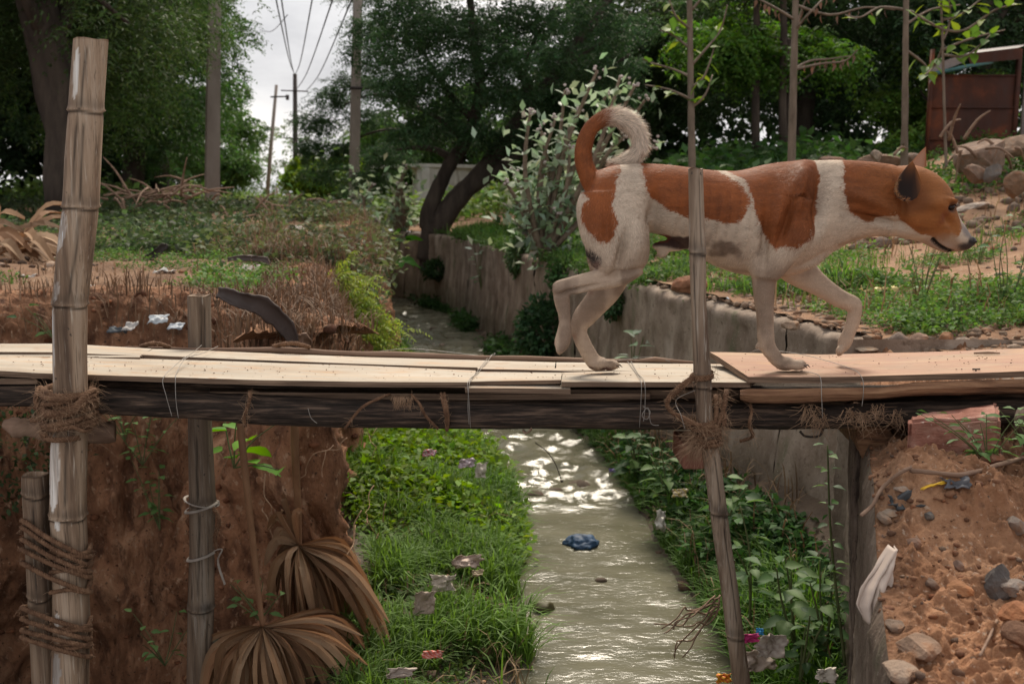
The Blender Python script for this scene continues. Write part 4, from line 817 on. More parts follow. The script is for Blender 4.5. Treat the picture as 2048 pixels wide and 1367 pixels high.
# eyes, nose, claws
M['eye'] = mat_noise('wet_dark_eye', [(.3, (.010, .006, .004)), (.7, (.022, .010, .006))], 20, rough=.3, bump=0, spec=.25); M['nose'] = mat_noise('wet_nose', [(.3, (.008, .007, .007)), (.7, (.016, .014, .014))], 60, rough=.38, bump=.5, bscale=240, bdist=.001)
def surf_y(px, py, sgn):
    fx, fy = to_px(co2); m = (np.hypot(PX - px, PY - py) < 4); return co2[m, 1].min() if sgn < 0 else co2[m, 1].max()
for sg in (-1, 1):
    ye = surf_y(1888, 414, sg); c = P(1888, 414, DY); c = Vector((c.x, ye - sg * .0052, c.z)); V, Fs = rock_mesh(1, 3, (1, 1, 1), 0, False); mesh_obj("eye", V * [.0100, .0066, .0070] + np.array(c), Fs, M['eye'], dog)
    mbl = MB(); r2 = [Vector((c.x + .0118 * math.cos(t) - .001, c.y + sg * .0045 * (1 - .5 * math.cos(t) ** 2), c.z + .0078 * math.sin(t) + .002 * math.cos(t))) for t in np.linspace(0, math.pi, 9)]; mbl.tube(r2, lerp_list([.0008, .0026, .0012], 9), 6); mbl.build('eyelid', M['nose'], dog)
mb = MB(); c = P(1940, 483, DY); V, Fs = rock_mesh(1, 3, (1, 1, 1), 0, False); V = V.copy(); V[:, 0] *= 1 + .15 * V[:, 2]; mb.add(V * [.0135, .0150, .0130] + np.array(c), Fs); nose = mb.build('nose', M['nose'], dog)
for sg in (-1, 1): mesh_obj("nostril", V * [.0035, .0022, .0028] + np.array(c) + [.0085, sg * .0125 + 0, 0], Fs, M['eye'], nose)
M['claw'] = mat_noise('claw', [(.3, (.05, .035, .03)), (.7, (.16, .12, .10))], 30, rough=.4, bump=0)
for (px, py, y, s) in ((1570, 727, yn, 1.14), (1196, 727, yf, 1.1)):
    for (dx, dyy, dz) in [(20, -13, 3), (25, -4, 2), (25, 6, 2), (19, 14, 3)]:
        c = P(px + (dx + 10) * s, py + (dz + 1) * s, y + K(dyy, y)); mb = MB(); mb.tube([c, c + Vector((.007, 0, .001)), c + Vector((.013, 0, -.005))], [.0024, .002, .0005], 7); mb.build('claw', M['claw'], dog)
# ------------------------------------------------------------------ footbridge
def mat_ply(name, c1, c2, c3, rough=.75):
    return mat_noise(name, [(.28, c1), (.5, c2), (.72, c3)], 2.2, stretch=(1.0, 5, 5), rough=rough, bump=.25, bscale=30, bdist=.0015, bstretch=(.25, 5, 2), attr=True,
        layers=[(4.5, .50, .72, (.29, .215, .15), (.6, 1.8, 1)), (13, .54, .78, (.40, .23, .12), (.5, 1.3, 1)), (30, .60, .70, (.30, .17, .09), (.6, 1.6, 1)), (70, .655, .70, (.08, .045, .025), (.35, 1, 1)), (7, .56, .80, (.46, .33, .21), (.35, 2.2, 1)), (34, .52, .80, (.50, .37, .24), (.15, 6, 6))])
M['ply'] = mat_ply('pale_board', (.30, .258, .207), (.39, .34, .275), (.46, .41, .34))
M['pink'] = mat_ply('pinkish_board', (.31, .155, .115), (.34, .195, .13), (.36, .24, .155))
M['edge'] = mat_noise('board_edge', [(.3, (.055, .034, .022)), (.5, (.14, .090, .060)), (.7, (.25, .17, .115))], 10, stretch=(.6, 1, 22), rough=.85, bump=.6, bscale=14, bdist=.002, bstretch=(.6, 1, 30))
M['log'] = mat_noise('dark_log', [(.34, (.010, .007, .005)), (.5, (.045, .030, .022)), (.62, (.13, .085, .060)), (.76, (.25, .18, .13))], 9, stretch=(1.0, 13, 13), rough=.8, bump=1.0, bscale=10, bdist=.014, bstretch=(1.1, 14, 14))
M['oldwood'] = mat_noise('old_wood', [(.3, (.07, .035, .02)), (.5, (.19, .095, .05)), (.72, (.33, .185, .10))], 8, stretch=(.6, 8, 9), rough=.85, bump=1, bscale=10, bdist=.008, bstretch=(.8, 10, 14))
M['stick'] = mat_noise('barked_stick', [(.3, (.13, .075, .05)), (.7, (.30, .20, .14))], 6, stretch=(.4, 4, 4), rough=.85, bump=.6, bscale=20, bdist=.004)
M['bamboo'] = mat_noise('weathered_bamboo', [(.32, (.080, .048, .030)), (.46, (.20, .130, .084)), (.60, (.31, .22, .15)), (.76, (.38, .30, .23))], 3.4, stretch=(8, 8, .55), rough=.7, bump=.55, bscale=14, bdist=.003, bstretch=(9, 9, .35), attr=True,
    layers=[(20, .56, .72, (.085, .055, .035), (5, 5, .22)), (70, .66, .72, (.05, .035, .025), (1, 1, .8)), (60, .55, .70, (.13, .09, .06), (5, 5, .10)), (44, .58, .72, (.42, .35, .28), (5, 5, .12))])
M['coir'] = mat_noise('coir_rope', [(.3, (.07, .034, .018)), (.6, (.17, .092, .052)), (.8, (.27, .165, .10))], 60, rough=.9, bump=.8, bscale=300, bdist=.002)
M['fibre'] = mat_noise('coir_fibre', [(.3, (.20, .11, .06)), (.7, (.42, .28, .18))], 40, rough=.8, bump=0)
M['wire'] = mat_noise('binding_wire', [(.3, (.16, .14, .12)), (.7, (.32, .29, .26))], 40, rough=.45, bump=0, spec=.5)
M['strap'] = mat_noise('cloth_strap', [(.3, (.24, .20, .17)), (.7, (.42, .37, .32))], 40, rough=.8, bump=.3)
bridge = empty("footbridge", P(900, 800, 2.4)); tag(bridge, "makeshift plank footbridge laid on a dark log across the drain", "footbridge")
def board(name, fr, bk, yf_, yb_, th, mat='ply', seed=0, nx=None, wav=.001, dark=1.0, label=None):
    """fr / bk: (px, py) polylines of the top front and back edge"""
    A = [P(a, b, yf_) for a, b in fr]; B = [P(a, b, yb_) for a, b in bk]; L_ = (A[-1] - A[0]).length; n = nx or max(6, int(L_ / .02)); m = 5; V = []; C = []
    fa = lambda Q, t: Q[0].lerp(Q[-1], t) if len(Q) == 2 else Vector([np.interp(t * (Q[-1].x - Q[0].x) + Q[0].x, [q.x for q in Q], [q[k] for q in Q]) for k in range(3)])
    for s in (0, 1):
        for j in range(m):
            for i in range(n):
                t = i / (n - 1); p = fa(A, t).lerp(fa(B, t), j / (m - 1)); w = wav * n1(p.x * 3 + seed, p.y * 4, seed) * 2
                edge_ = (j in (0,)) ; jag = .0022 * n1(p.x * 22 + seed, seed + s * 2.3, 7) if edge_ else 0
                jx = .002 * n1(p.y * 40, seed + s, 3) if i in (0, n - 1) else 0
                V.append((p.x + jx, p.y + jag, p.z + w - s * th)); k = dark * (1 + .06 * n1(p.x * 1.3, p.y * 3 + seed, 2)); C.append((k, k, k))
    T_ = m * n; Fs = []; mi = []
    for j in range(m - 1):
        for i in range(n - 1):
            a = j * n + i; Fs.append((a, a + 1, a + n + 1, a + n)); mi.append(0); b = T_ + a; Fs.append((b, b + n, b + n + 1, b + 1)); mi.append(1)
    for i in range(n - 1):
        Fs.append((i, i + T_, i + 1 + T_, i + 1)); mi.append(1); a = (m - 1) * n + i; Fs.append((a, a + 1, a + 1 + T_, a + T_)); mi.append(1)
    for j in range(m - 1):
        a = j * n; Fs.append((a, a + n, a + n + T_, a + T_)); mi.append(1); a = j * n + n - 1; Fs.append((a, a + T_, a + T_ + n, a + n)); mi.append(1)
    o = mesh_obj(name, V, Fs, M[mat], bridge, np.array(C), False); o.data.materials.append(M['edge']); o.data.polygons.foreach_set("material_index", mi)
    if label: o['label'] = label
    return o
board('plank', [(-1050, 732), (0, 741), (98, 747)], [(-1050, 700), (0, 711.5), (140, 714)], 2.285, 2.52, .013, seed=1, label="lower pale plank at the left end")
board('plank', [(62, 744.5), (175, 748), (520, 759.5), (930, 764.5), (937, 764.5)], [(104, 711), (300, 716.5), (480, 723), (700, 730), (952, 740)], 2.28, 2.545, .0125, seed=2, label="long pale front plank")
board('plank', [(-1050, 700.5), (110, 704), (168, 706), (284, 711)], [(-1050, 683), (110, 687), (175, 689.5), (304, 696.5)], 2.555, 2.69, .012, seed=3, label="pale plank at the back of the left end")
board('plank', [(-1050, 708), (105, 712.5), (280, 714)], [(-1050, 703), (105, 706.5), (280, 709)], 2.535, 2.565, .014, seed=4, label="narrow strip between the left planks")
board('plank', [(282, 709), (480, 718), (730, 727.5), (960, 735), (1109, 739)], [(305, 697), (480, 703), (734, 714), (1000, 721), (1111, 724)], 2.56, 2.71, .011, seed=5, label="long pale back plank")
board('plank', [(958, 747), (1118, 762.5)], [(958, 741.5), (1123, 745)], 2.29, 2.4, .013, seed=6) if 0 else None
board('plank', [(938, 762.5), (1030, 761), (1122, 759.5)], [(950, 743), (1040, 744), (1124, 745)], 2.30, 2.455, .009, seed=7, label="small pale offcut in the middle of the front row")
board('plank', [(930, 775), (1141, 777)], [(940, 758), (1141, 759)], 2.272, 2.37, .012, seed=8, dark=.8, label="short board under the middle joint")
board('plank', [(1123, 763.5), (1300, 763.5), (1500, 764.5)], [(1125, 744), (1300, 741), (1530, 742)], 2.28, 2.50, .012, seed=9, label="pale plank right of the offcut")
board('plank', [(955, 737.5), (1130, 741), (1190, 742.5)], [(955, 734), (1130, 736), (1190, 738)], 2.50, 2.545, .010, seed=10, label="thin strip beside the small offcut")
board('plank', [(1112, 739.5), (1300, 741), (1540, 742)], [(1112, 724.3), (1281, 726), (1520, 728)], 2.51, 2.70, .0115, seed=11, label="pale back plank near the dog's hind paw")
board('plank', [(-1050, 752), (74, 757)], [(-1050, 738), (74, 741)], 2.29, 2.40, .013, seed=12, dark=.7, label="board end under the left plank")
board('plank', [(1497, 752.5), (1640, 753.5), (1807, 749), (2048, 741), (2300, 733)], [(1420, 703), (1640, 709), (1839, 704.5), (2048, 696), (2300, 688)], 2.275, 2.66, .0145, 'pink', seed=13, wav=.0022, label="wide pinkish board forming the right half of the deck")
# thick old timber under the pink board
def beam_px(name, rows, y, mat, depth, label=None, seed=0, par=None, seg=14):
    mb = MB(); pp_ = catmull([P(a, (b + c) / 2, y) for a, b, c in rows], 8); rr = lerp_list([K((c - b) / 2, y) for a, b, c in rows], len(pp_))
    seg_ = seg; b0 = len(mb.V); mb.tube(pp_, rr, seg_, rough=.04, seed=seed)
    V = np.array(mb.V); cy = y; V[:, 1] = cy + (V[:, 1] - cy) * depth
    V += .004 * fbm(V * [8, 30, 30], 3, seed)[:, None] * unit(V - np.array([[0, cy, 0]]) * 1) * [0, 1, 1]
    o = mesh_obj(name, V, mb.F, M[mat], par or bridge, None, True)
    if label: o['label'] = label
    return o
mb = MB(); n = 60; rows = [(1480, 779, 800), (1500, 776, 806), (1560, 777, 807), (1640, 775, 804), (1760, 774, 797), (1830, 764, 791), (2048, 757, 786), (2300, 750, 780)]
V = []; 
for i in range(n):
    px = 1480 + 820 * (i / (n - 1)) ** 1.2; a = np.interp(px, [r_[0] for r_ in rows], [r_[1] for r_ in rows]); b = np.interp(px, [r_[0] for r_ in rows], [r_[2] for r_ in rows]) + 2.5 * n1(px / 40, 2, 4)
    jy = .008 * n1(px / 60, 1, 6)
    for (py, yy) in ((a, 2.275), (a + 1.5, 2.262 + jy), ((a + b) / 2, 2.252 + jy), (b - 2, 2.258 + jy), (b, 2.28), (b, 2.40), (a, 2.40)): V.append(tuple(P(px, py, yy)))
Fs = [(i * 7 + k, (i + 1) * 7 + k, (i + 1) * 7 + (k + 1) % 7, i * 7 + (k + 1) % 7) for i in range(n - 1) for k in range(7)] + [tuple(range(7))[::-1], tuple((n - 1) * 7 + k for k in range(7))]
o = mesh_obj('timber', V, Fs, M['oldwood'], bridge, None, False); o['label'] = "brown split timber under the pinkish board"
beam_px('log', [(-1050, 762, 812), (0, 766, 813), (175, 772, 826), (350, 782, 836), (520, 788, 848), (700, 796, 855), (1000, 804, 857), (1300, 803, 858), (1500, 806, 858), (1650, 808, 857), (1850, 800, 850), (2120, 795, 845)], 2.31, 'log', 1.0, "long dark supporting log", 5, seg=28)
beam_px('log', [(-1050, 740, 775), (400, 755, 795), (900, 770, 812), (1500, 770, 815), (2120, 765, 808)], 2.62, 'log', 1.0, "rear supporting log", 9, seg=18)
board('underboard', [(420, 783), (900, 787), (1300, 786)], [(420, 775), (900, 778), (1300, 778)], 2.32, 2.5, .014, 'edge', 15, dark=.5)
board('underboard', [(1130, 779), (1480, 779)], [(1130, 770), (1480, 770)], 2.34, 2.5, .02, 'edge', 16, dark=.4)
beam_px('side_pole', [(250, 692, 697), (420, 695, 703), (560, 693, 707), (700, 701, 712), (800, 702, 716), (960, 711, 720), (1060, 711, 723), (1180, 716, 726), (1400, 722, 728)], 2.735, 'stick', 1, "thin barked pole along the back edge", 3, seg=10)
mb = MB(); mb.tube([P(x, y_, 2.71) for x, y_ in ((1270, 722), (1310, 718), (1350, 722), (1410, 727))], [.004, .007, .006, .003], 7, rough=.2); mb.build('bark_strip', M['stick'], bridge)
# loose nails and crumbs on the boards are flat dirt except these
mb = MB(); mb.tube([P(1951, 750, 2.30), P(1952, 738, 2.30)], .0016, 6); mb.tube([P(1945, 738, 2.30), P(1960, 738, 2.30)], .0022, 6); mb.build('bent_nail', M['rust_metal'], bridge)
mb = MB(); mb.tube([P(1948, 706, 2.56), P(1975, 705, 2.56), P(2000, 706, 2.56)], [.003, .0035, .002], 6, rough=.2); o = mb.build('twig', M['stick']); tag(o, "short dry twig lying on the pinkish board at the right", "twig")
# crumbs
def crumbs(n, pts_fn, smin, smax, cols, seed):
    rr = np.random.default_rng(seed); mb = MB(); base, F_ = rock_mesh(seed, 1, (1, .8, .5), .5)
    for i in range(n):
        p = pts_fn(rr); s_ = rr.uniform(smin, smax); a = rr.uniform(0, 6.28); ca, sa = math.cos(a), math.sin(a); Vv = base * s_ * rr.uniform(.6, 1.3, 3); Vv = np.stack([Vv[:, 0] * ca - Vv[:, 1] * sa, Vv[:, 0] * sa + Vv[:, 1] * ca, Vv[:, 2]], 1) + np.array(p); mb.add(Vv, F_, cols[rr.integers(len(cols))])
    return mb
def on_deck(rr):
    px = rr.uniform(0, 2040); 
    if px < 1440: y = rr.uniform(2.30, 2.52); z = P(px, np.interp(px, [0, 175, 520, 930, 1450], [741, 748, 759.5, 764.5, 764]), 2.28).z
    else: y = rr.uniform(2.30, 2.62); z = P(px, np.interp(px, [1440, 1640, 1807, 2048], [752, 753.5, 749, 741]), 2.275).z
    return (px - 1024) / F * y, y, z + .001
mb = crumbs(330, on_deck, .0009, .003, [(.5, .3, .2), (.25, .14, .09), (.8, .5, .33)], 3); o = mb.build('crumbs', M['rock'], None, False, True); tag(o, "dirt crumbs scattered over the bridge boards", kind="stuff")

# ---- rope maker
def rope(mb, path, r, pitch=.022, strands=3, fib=0, rnd=None, fl=.02, mf=None):
    pts = [Vector(p) for p in path]; L_ = [0]
    for a, b in zip(pts[:-1], pts[1:]): L_.append(L_[-1] + (b - a).length)
    n = max(6, int(L_[-1] / (pitch / 7))); ss = np.linspace(0, L_[-1], n); Pn = np.stack([np.interp(ss, L_, [p[k] for p in pts]) for k in range(3)], 1)
    T_ = unit(np.gradient(Pn, axis=0)); Uv = unit(np.cross(T_, [.1, .3, 1.0])); Wv = np.cross(T_, Uv)
    for s in range(strands):
        a = 2 * math.pi * (ss / pitch + s / strands); Q = Pn + (Uv * np.cos(a)[:, None] + Wv * np.sin(a)[:, None]) * r * .52
        mb.tube([Vector(q) for q in Q], r * .56, 6, rough=.18, seed=s)
    if mf is not None:
        for i in range(int(fib * .5 * L_[-1])):
            k = RNG.integers(n); d = Vector(unit(RNG.normal(size=3) + T_[k] * RNG.choice([-1, 1]) * .8)); p = Vector(Pn[k]) + d * r * .5; l = fl * RNG.uniform(.4, 1.4)
            mf.tube([p, p + d * l * .5, p + d * l + Vector(RNG.normal(size=3)) * l * .35 + Vector((0, 0, -l * .25))], [.00045, .0004, .0002], 3, caps=False)
def coil(c0, c1, r0, r1, turns, n=20, ph=0, slant=.0, ry=1.0):
    out = []
    for i in range(int(turns * n) + 1):
        t = i / (turns * n); a = 2 * math.pi * i / n + ph; c = c0.lerp(c1, t); r = r0 + (r1 - r0) * t
        out.append(c + Vector((math.cos(a) * r, math.sin(a) * r * ry, slant * math.cos(a)))); 
    return out
# ---- bamboo posts
def bamboo(label, tr, y, nodes, paint=(), crack=(), seed=0, hollow=True, tone=1.0, group=None, name="bamboo_post", knot=()):
    root = empty(name, P(tr[-1][0], tr[-1][1], y) - Vector((0, 0, .35))); tag(root, label, "post", group)
    py = np.array([t[1] for t in tr], float); ctr = [P(a, b, y) for a, b, w in tr]; ctr.append(ctr[-1] - Vector((-.0, 0, .35)) + Vector(((ctr[-1].x - ctr[-2].x) * .5, 0, 0)))
    pyy = list(py) + [py[-1] + 300]; zs = [c.z for c in ctr]; wd = [K(w * .475, y) for a, b, w in tr]; wd.append(wd[-1])
    n = int((zs[0] - zs[-1]) / .0045); Z = np.linspace(zs[0], zs[-1], n); X_ = np.interp(-Z, [-z for z in zs], [c.x for c in ctr]); W_ = np.interp(-Z, [-z for z in zs], wd); PYv = np.interp(-Z, [-z for z in zs], pyy)
    seg = 56; A = np.linspace(0, 2 * math.pi, seg, endpoint=False); Rr = np.broadcast_to(W_[:, None], (n, seg)).copy()
    nz_ = [P(0, b, y).z for b in nodes]; C = np.ones((n, seg, 3)) * np.array(tone); zg = Z[:, None] + .004 * np.sin(A + 2.2)[None] + .0015 * np.sin(A * 3 + seed)[None]
    for k, z0 in enumerate(nz_):
        d = zg - z0; Rr *= 1 + .075 * np.exp(-(d / .0022) ** 2) + .055 * np.exp(-np.maximum(d, 0) / .013) * (d > -.001) - .035 * np.exp(-((d + .007) / .005) ** 2) 
        C *= (1 + .35 * np.exp(-((d - .001) / .0022) ** 2) - .72 * np.exp(-((d + .005) / .0028) ** 2) - .30 * np.exp(-((d - .012) / .014) ** 2))[..., None]
    q_ = np.stack([X_[:, None] + np.cos(A) * Rr, y + np.sin(A) * Rr, Z[:, None] + 0 * A], -1)
    Rr *= 1 + .012 * fbm(q_ * [30, 30, 6], 3, seed) 
    for (a0, y0, y1, dp) in crack:      # angle measured from the camera side, px rows
        da = (A - (-math.pi / 2 + a0) + math.pi) % (2 * math.pi) - math.pi; da = da[None] + .12 * fbm(np.stack([Z * 9, Z * 0 + a0, Z * 0], -1), 2, 3)[:, None]; m = np.exp(-(da / .075) ** 2) * (smooth(y0, y0 + 20, PYv) * (1 - smooth(y1 - 20, y1, PYv)))[:, None]; Rr *= 1 - dp * m; C *= (1 - .75 * m)[..., None]
    for (a0, w0, y0, y1, v) in paint:
        da = (A - (-math.pi / 2 + a0) + math.pi) % (2 * math.pi) - math.pi; nn = fbm(q_ * [70, 70, 30], 3, seed + 5); e = 1.15 - np.hypot(da[None] / (w0 * 1.5), ((PYv[:, None] - (y0 + y1) / 2) / ((y1 - y0) / 2))) ** 2 + .55 * nn
        m = smooth(.12, .2, e)[..., None]; C = C * (1 - m) + m * np.array([2.3, 3.0, 4.0]) * v
    for (a0, y0, w0, h0) in knot:
        da = (A - (-math.pi / 2 + a0) + math.pi) % (2 * math.pi) - math.pi; e = np.exp(-(da[None] / w0) ** 2 - ((PYv[:, None] - y0) / h0) ** 2); Rr *= 1 + .14 * e; C *= (1 - .6 * e)[..., None]
    Q = np.stack([X_[:, None] + np.cos(A) * Rr, y + np.sin(A) * Rr, Z[:, None] + .0015 * np.sin(A * 3 + 1) * (np.arange(n)[:, None] == 0) + .003 * fbm(q_ * 60, 2, 9) * (np.arange(n)[:, None] == 0)], -1)
    idx = np.arange(n * seg).reshape(n, seg); nxt = np.roll(idx, -1, 1); q = np.stack([idx[:-1], idx[1:], nxt[1:], nxt[:-1]], -1).reshape(-1, 4)[:, ::-1]
    V = Q.reshape(-1, 3); Cf = C.reshape(-1, 3); nb = len(V)
    # open end: rim and inner bore
    c = np.array([X_[0], y, Z[0]]); inn = c + (Q[0] - c) * .72; deep = c + (Q[0] - c) * .68 - [0, 0, .05]; ce = (c - [0, 0, .05])[None]
    V = np.concatenate([V, inn, deep, ce]); Cf = np.concatenate([Cf, np.ones((seg, 3)) * 1.2, np.ones((seg, 3)) * .3, np.ones((1, 3)) * .3]); a = np.arange(seg); a2 = (a + 1) % seg
    q = np.concatenate([q, np.stack([a, a2, nb + a2, nb + a], -1), np.stack([nb + a, nb + a2, nb + seg + a2, nb + seg + a], -1), np.stack([nb + seg + a, nb + seg + a2, nb + 2 * seg + 0 * a, nb + 2 * seg + 0 * a], -1)[:, [0, 1, 2, 2]] if 0 else np.stack([nb + seg + a, nb + seg + a2, nb + seg + (a2 + seg // 2) % seg, nb + seg + (a + seg // 2) % seg], -1)[: seg // 2]])
    mesh_obj('culm', V, None, M['bamboo'], root, Cf, True, quads=q); return root
gp = "bamboo posts holding up the footbridge"
p1 = bamboo("tall thick bamboo post with peeling white paint, lashed at the bridge's left end", [(182, 80, 67), (176, 160, 68), (172, 222, 68), (166, 320, 71), (162, 412, 71), (150, 510, 73), (140, 604, 70), (140, 700, 68), (141, 780, 69), (138, 900, 75), (136, 1025, 76), (141, 1120, 73), (143, 1240, 77), (140, 1367, 80)], 2.225, [220, 412, 606, 1028, 1244],
    [(-.35, .16, 100, 205, .8), (-.75, .30, 420, 505, .85), (-.55, .14, 560, 600, .85), (-.80, .12, 615, 760, .8), (-.55, .34, 860, 1010, .95), (-.2, .12, 1030, 1050, .8), (-.45, .12, 1215, 1240, .9), (-.4, .22, 1290, 1367, .5)], [(.12, 90, 230, .06), (-.1, 240, 400, .05), (.35, 420, 600, .03), (.2, 780, 1010, .06), (.3, 240, 410, .04)], 3, group=gp)
p1b = bamboo("short sawn bamboo stub roped to the tall post's left side below the deck", [(70, 948, 54), (72, 985, 56), (74, 1060, 52), (80, 1200, 50), (88, 1367, 50)], 2.235, [985, 1190], (), [(.2, 1000, 1180, .05)], 5, tone=.72, group=gp)
p2_ = bamboo("grey square-topped post behind the deck, strapped with cloth bands below it", [(398, 590, 48), (400, 690, 48), (400, 850, 50), (405, 1000, 56), (404, 1100, 53), (402, 1212, 57), (398, 1367, 54)], 2.80, [1003, 1212], (), [(.45, 600, 700, .14), (.75, 600, 720, .1), (-.05, 860, 1000, .08), (.85, 1220, 1367, .12), (.1, 1010, 1190, .05)], 7, tone=(.72, .78, .84), group=gp, knot=[(.7, 1208, .5, 14)])
p3_ = bamboo("slender stub-topped grey bamboo post in front of the dog's belly, bending below the log", [(1391, 337, 30), (1393, 420, 32), (1395, 503, 35), (1397, 600, 32), (1402, 700, 35), (1405, 748, 38), (1407, 800, 34), (1412, 860, 37), (1424, 920, 38), (1437, 1022, 38), (1446, 1090, 38), (1458, 1170, 38), (1470, 1268, 38), (1484, 1367, 40)], 2.215, [503, 770, 1022, 1268], (), [(.25, 345, 500, .10), (-.75, 520, 735, .12), (.15, 900, 1010, .14), (.25, 1040, 1250, .08)], 9, tone=(.90, .95, 1.0), group=gp, knot=[(.2, 507, .7, 9), (.2, 1020, .6, 10)])
# lashings: parts of the posts they bind
def lash(root, fn, name='rope'):
    mb = MB(); mf = MB(); fn(mb, mf); o = mb.build(name, M['coir'], root)
    if mf.V: f = mf.build('loose_fibres', M['fibre'], o); f['kind'] = 'stuff'; 
    return o
def L1(mb, mf):
    yc = 2.245
    for k in range(15):
        a = P(138 + (k % 3) * 3, 776 + k * 5, yc); b = P(140, 786 + k * 5.4 + 14 * (_r(k, 2) - .5), yc); rr = K(41 + 5 * _r(k), 2.22); rope(mb, coil(a, b, rr, rr * 1.04, 1.0, 22, k * 1.3, .010 * (_r(k, 5) - .5) * 2 + .004, 1.55), .0066, .022, 3, 420, mf=mf, fl=.024)
    for k in range(3):
        rope(mb, catmull([P(82 - 4 * k, 775 + 14 * k, 2.24), P(100, 800 + 10 * k, 2.19), P(140, 816 + 4 * k, 2.178), P(176, 786 + 8 * k, 2.19), P(190, 780 + 10 * k, 2.24)], 8), .0062, .022, 3, 500, mf=mf, fl=.03)
    rope(mb, catmull([P(84, 832, 2.2), P(110, 834, 2.175), P(140, 850, 2.178), P(168, 862, 2.19), P(182, 858, 2.24)], 8), .0045, .018, 3, 400, mf=mf, fl=.03)
    rope(mb, catmull([P(78, 775, 2.24), P(72, 800, 2.2), P(80, 835, 2.21), P(62, 840, 2.23)], 8), .006, .022, 3, 900, mf=mf, fl=.035)
lash(p1, L1)
for (rows, nm) in (([(1040, 1112), (1054, 1128), (1078, 1142), (1098, 1152), (1125, 1182)], 'rope'), ([(1214, 1258), (1236, 1276), (1258, 1290), (1272, 1312)], 'rope')):
    def L2(mb, mf, rows=rows):
        for k, (a, b) in enumerate(rows):
            rope(mb, catmull([P(118, a - 4, 2.30), P(60, a - 2, 2.27), P(44, a, 2.235), P(52, a + 4, 2.20), P(92, a * .55 + b * .45, 2.183), P(140, a * .2 + b * .8, 2.176), P(172, b, 2.195), P(181, b, 2.225), P(160, b, 2.27)], 7), .0058, .020, 3, 150, mf=mf, fl=.014)
            rope(mb, catmull([P(100, b + 2 - 30 * (k % 2), 2.20), P(140, b - 12 * (k % 2) - 4, 2.18), P(172, b - 24 * (k % 2), 2.195), P(182, b - 26, 2.23)], 6), .0055, .020, 3, 150, mf=mf, fl=.014)
    lash(p1b, L2, nm)
def L3(mb, mf):
    for k in range(3): rope(mb, coil(P(1404, 746 + 4 * k, 2.215), P(1404, 751 + 3 * k, 2.215), K(21, 2.2), K(21, 2.2), 1, 20, k, .003), .0036, .016, 3, 400, mf=mf, fl=.02)
    for k in range(2): rope(mb, catmull([P(1388, 752 + 4 * k, 2.2), P(1360, 772 + 6 * k, 2.2), P(1335, 800 + 3 * k, 2.215), P(1342, 822, 2.22), P(1372, 838 + 3 * k, 2.21), P(1400, 850, 2.195), P(1428, 845, 2.2)], 8), .0052, .02, 3, 650, mf=mf, fl=.02)
    for k in range(5): rope(mb, coil(P(1410 + k, 842 + 10 * k, 2.22), P(1412 + k, 850 + 10 * k, 2.22), K(26 + 4 * _r(k), 2.2), K(25, 2.2), 1, 20, k * 2.1, .012 * (_r(k, 3) - .3)), .0062, .022, 3, 1100, mf=mf, fl=.04)
    for (a, b) in (((1432, 800), (1424, 870)), ((1452, 790), (1430, 862)), ((1440, 806), (1448, 850))): rope(mb, catmull([P(a[0], a[1] - 8, 2.26), P(*a, 2.225), P((a[0] + b[0]) / 2 + 4, (a[1] + b[1]) / 2, 2.205), P(*b, 2.2)], 8), .006, .022, 3, 900, mf=mf, fl=.025)
    for k in range(170):
        p = P(1385 + 50 * _r(k), 868 + 25 * _r(k, 1), 2.195 + .02 * _r(k, 8)); l = .05 * (.4 + _r(k, 2)); d = Vector((-.45 + .7 * (_r(k, 3) - .5) - (.8 if k % 3 == 0 else 0), -.1 * _r(k, 4), -1)).normalized(); mf.tube([p, p + d * l * .5 + Vector((.004 * (_r(k, 5) - .5), 0, 0)), p + d * l + Vector((.014 * (_r(k, 6) - .5), 0, .01 * _r(k, 7)))], [.0006, .0005, .0003], 3, caps=False)
lash(p3_, L3)
def one_rope(path, r, fib=330, fl=.014): lash(bridge, lambda mb, mf: rope(mb, catmull([P(*p) for p in path], 8), r, .016, 3, fib, mf=mf, fl=fl))
one_rope([(780, 788, 2.29), (757, 797, 2.266), (722, 816, 2.262), (690, 856, 2.275)], .0036)
one_rope([(822, 788, 2.29), (838, 806, 2.262), (852, 832, 2.262), (876, 857, 2.28)], .0036)
for k in range(2): one_rope([(882 + 6 * k, 786, 2.29), (886 + 5 * k, 804, 2.264), (892 + 4 * k, 832, 2.262), (893 + k, 860, 2.285)], .0042, 420)
one_rope([(500, 783, 2.285), (500, 795, 2.262), (494, 815, 2.258), (488, 835, 2.262), (490, 852, 2.28)], .0045, 1300, .018)
one_rope([(1500, 806, 2.28), (1503, 825, 2.262), (1498, 850, 2.262), (1505, 872, 2.275), (1480, 882, 2.28)], .004, 900, .02)
for (a, b) in ((280, 340), (545, 620)): one_rope([(a, 693, 2.74), ((a + b) / 2, 686, 2.72), (b, 694, 2.73)], .006, 500)
mf = MB()
for k in range(70):
    p = P(785 + 40 * _r(k), 790 + 8 * _r(k, 1), 2.262); l = .022 * (.5 + _r(k, 2)); mf.tube([p, p + Vector((.008 * (_r(k, 3) - .5), -.004, -l * .5)), p + Vector((.02 * (_r(k, 4) - .5), 0, -l))], [.0006, .0005, .0003], 3, caps=False)
for k in range(170):
    c_ = [(1620, 815), (1640, 830), (1700, 820), (1725, 830), (1755, 815), (1790, 825)][k % 6]; p = P(c_[0] + 30 * (_r(k) - .5), c_[1] + 18 * (_r(k, 1) - .5), 2.262); l = .05 * (.2 + _r(k, 2)); mf.tube([p, p + Vector((.04 * (_r(k, 3) - .5), -.004, -l * .5)), p + Vector((.09 * (_r(k, 4) - .5), 0, -l * (.3 + _r(k, 7))))], [.0007, .0006, .0003], 3, caps=False)
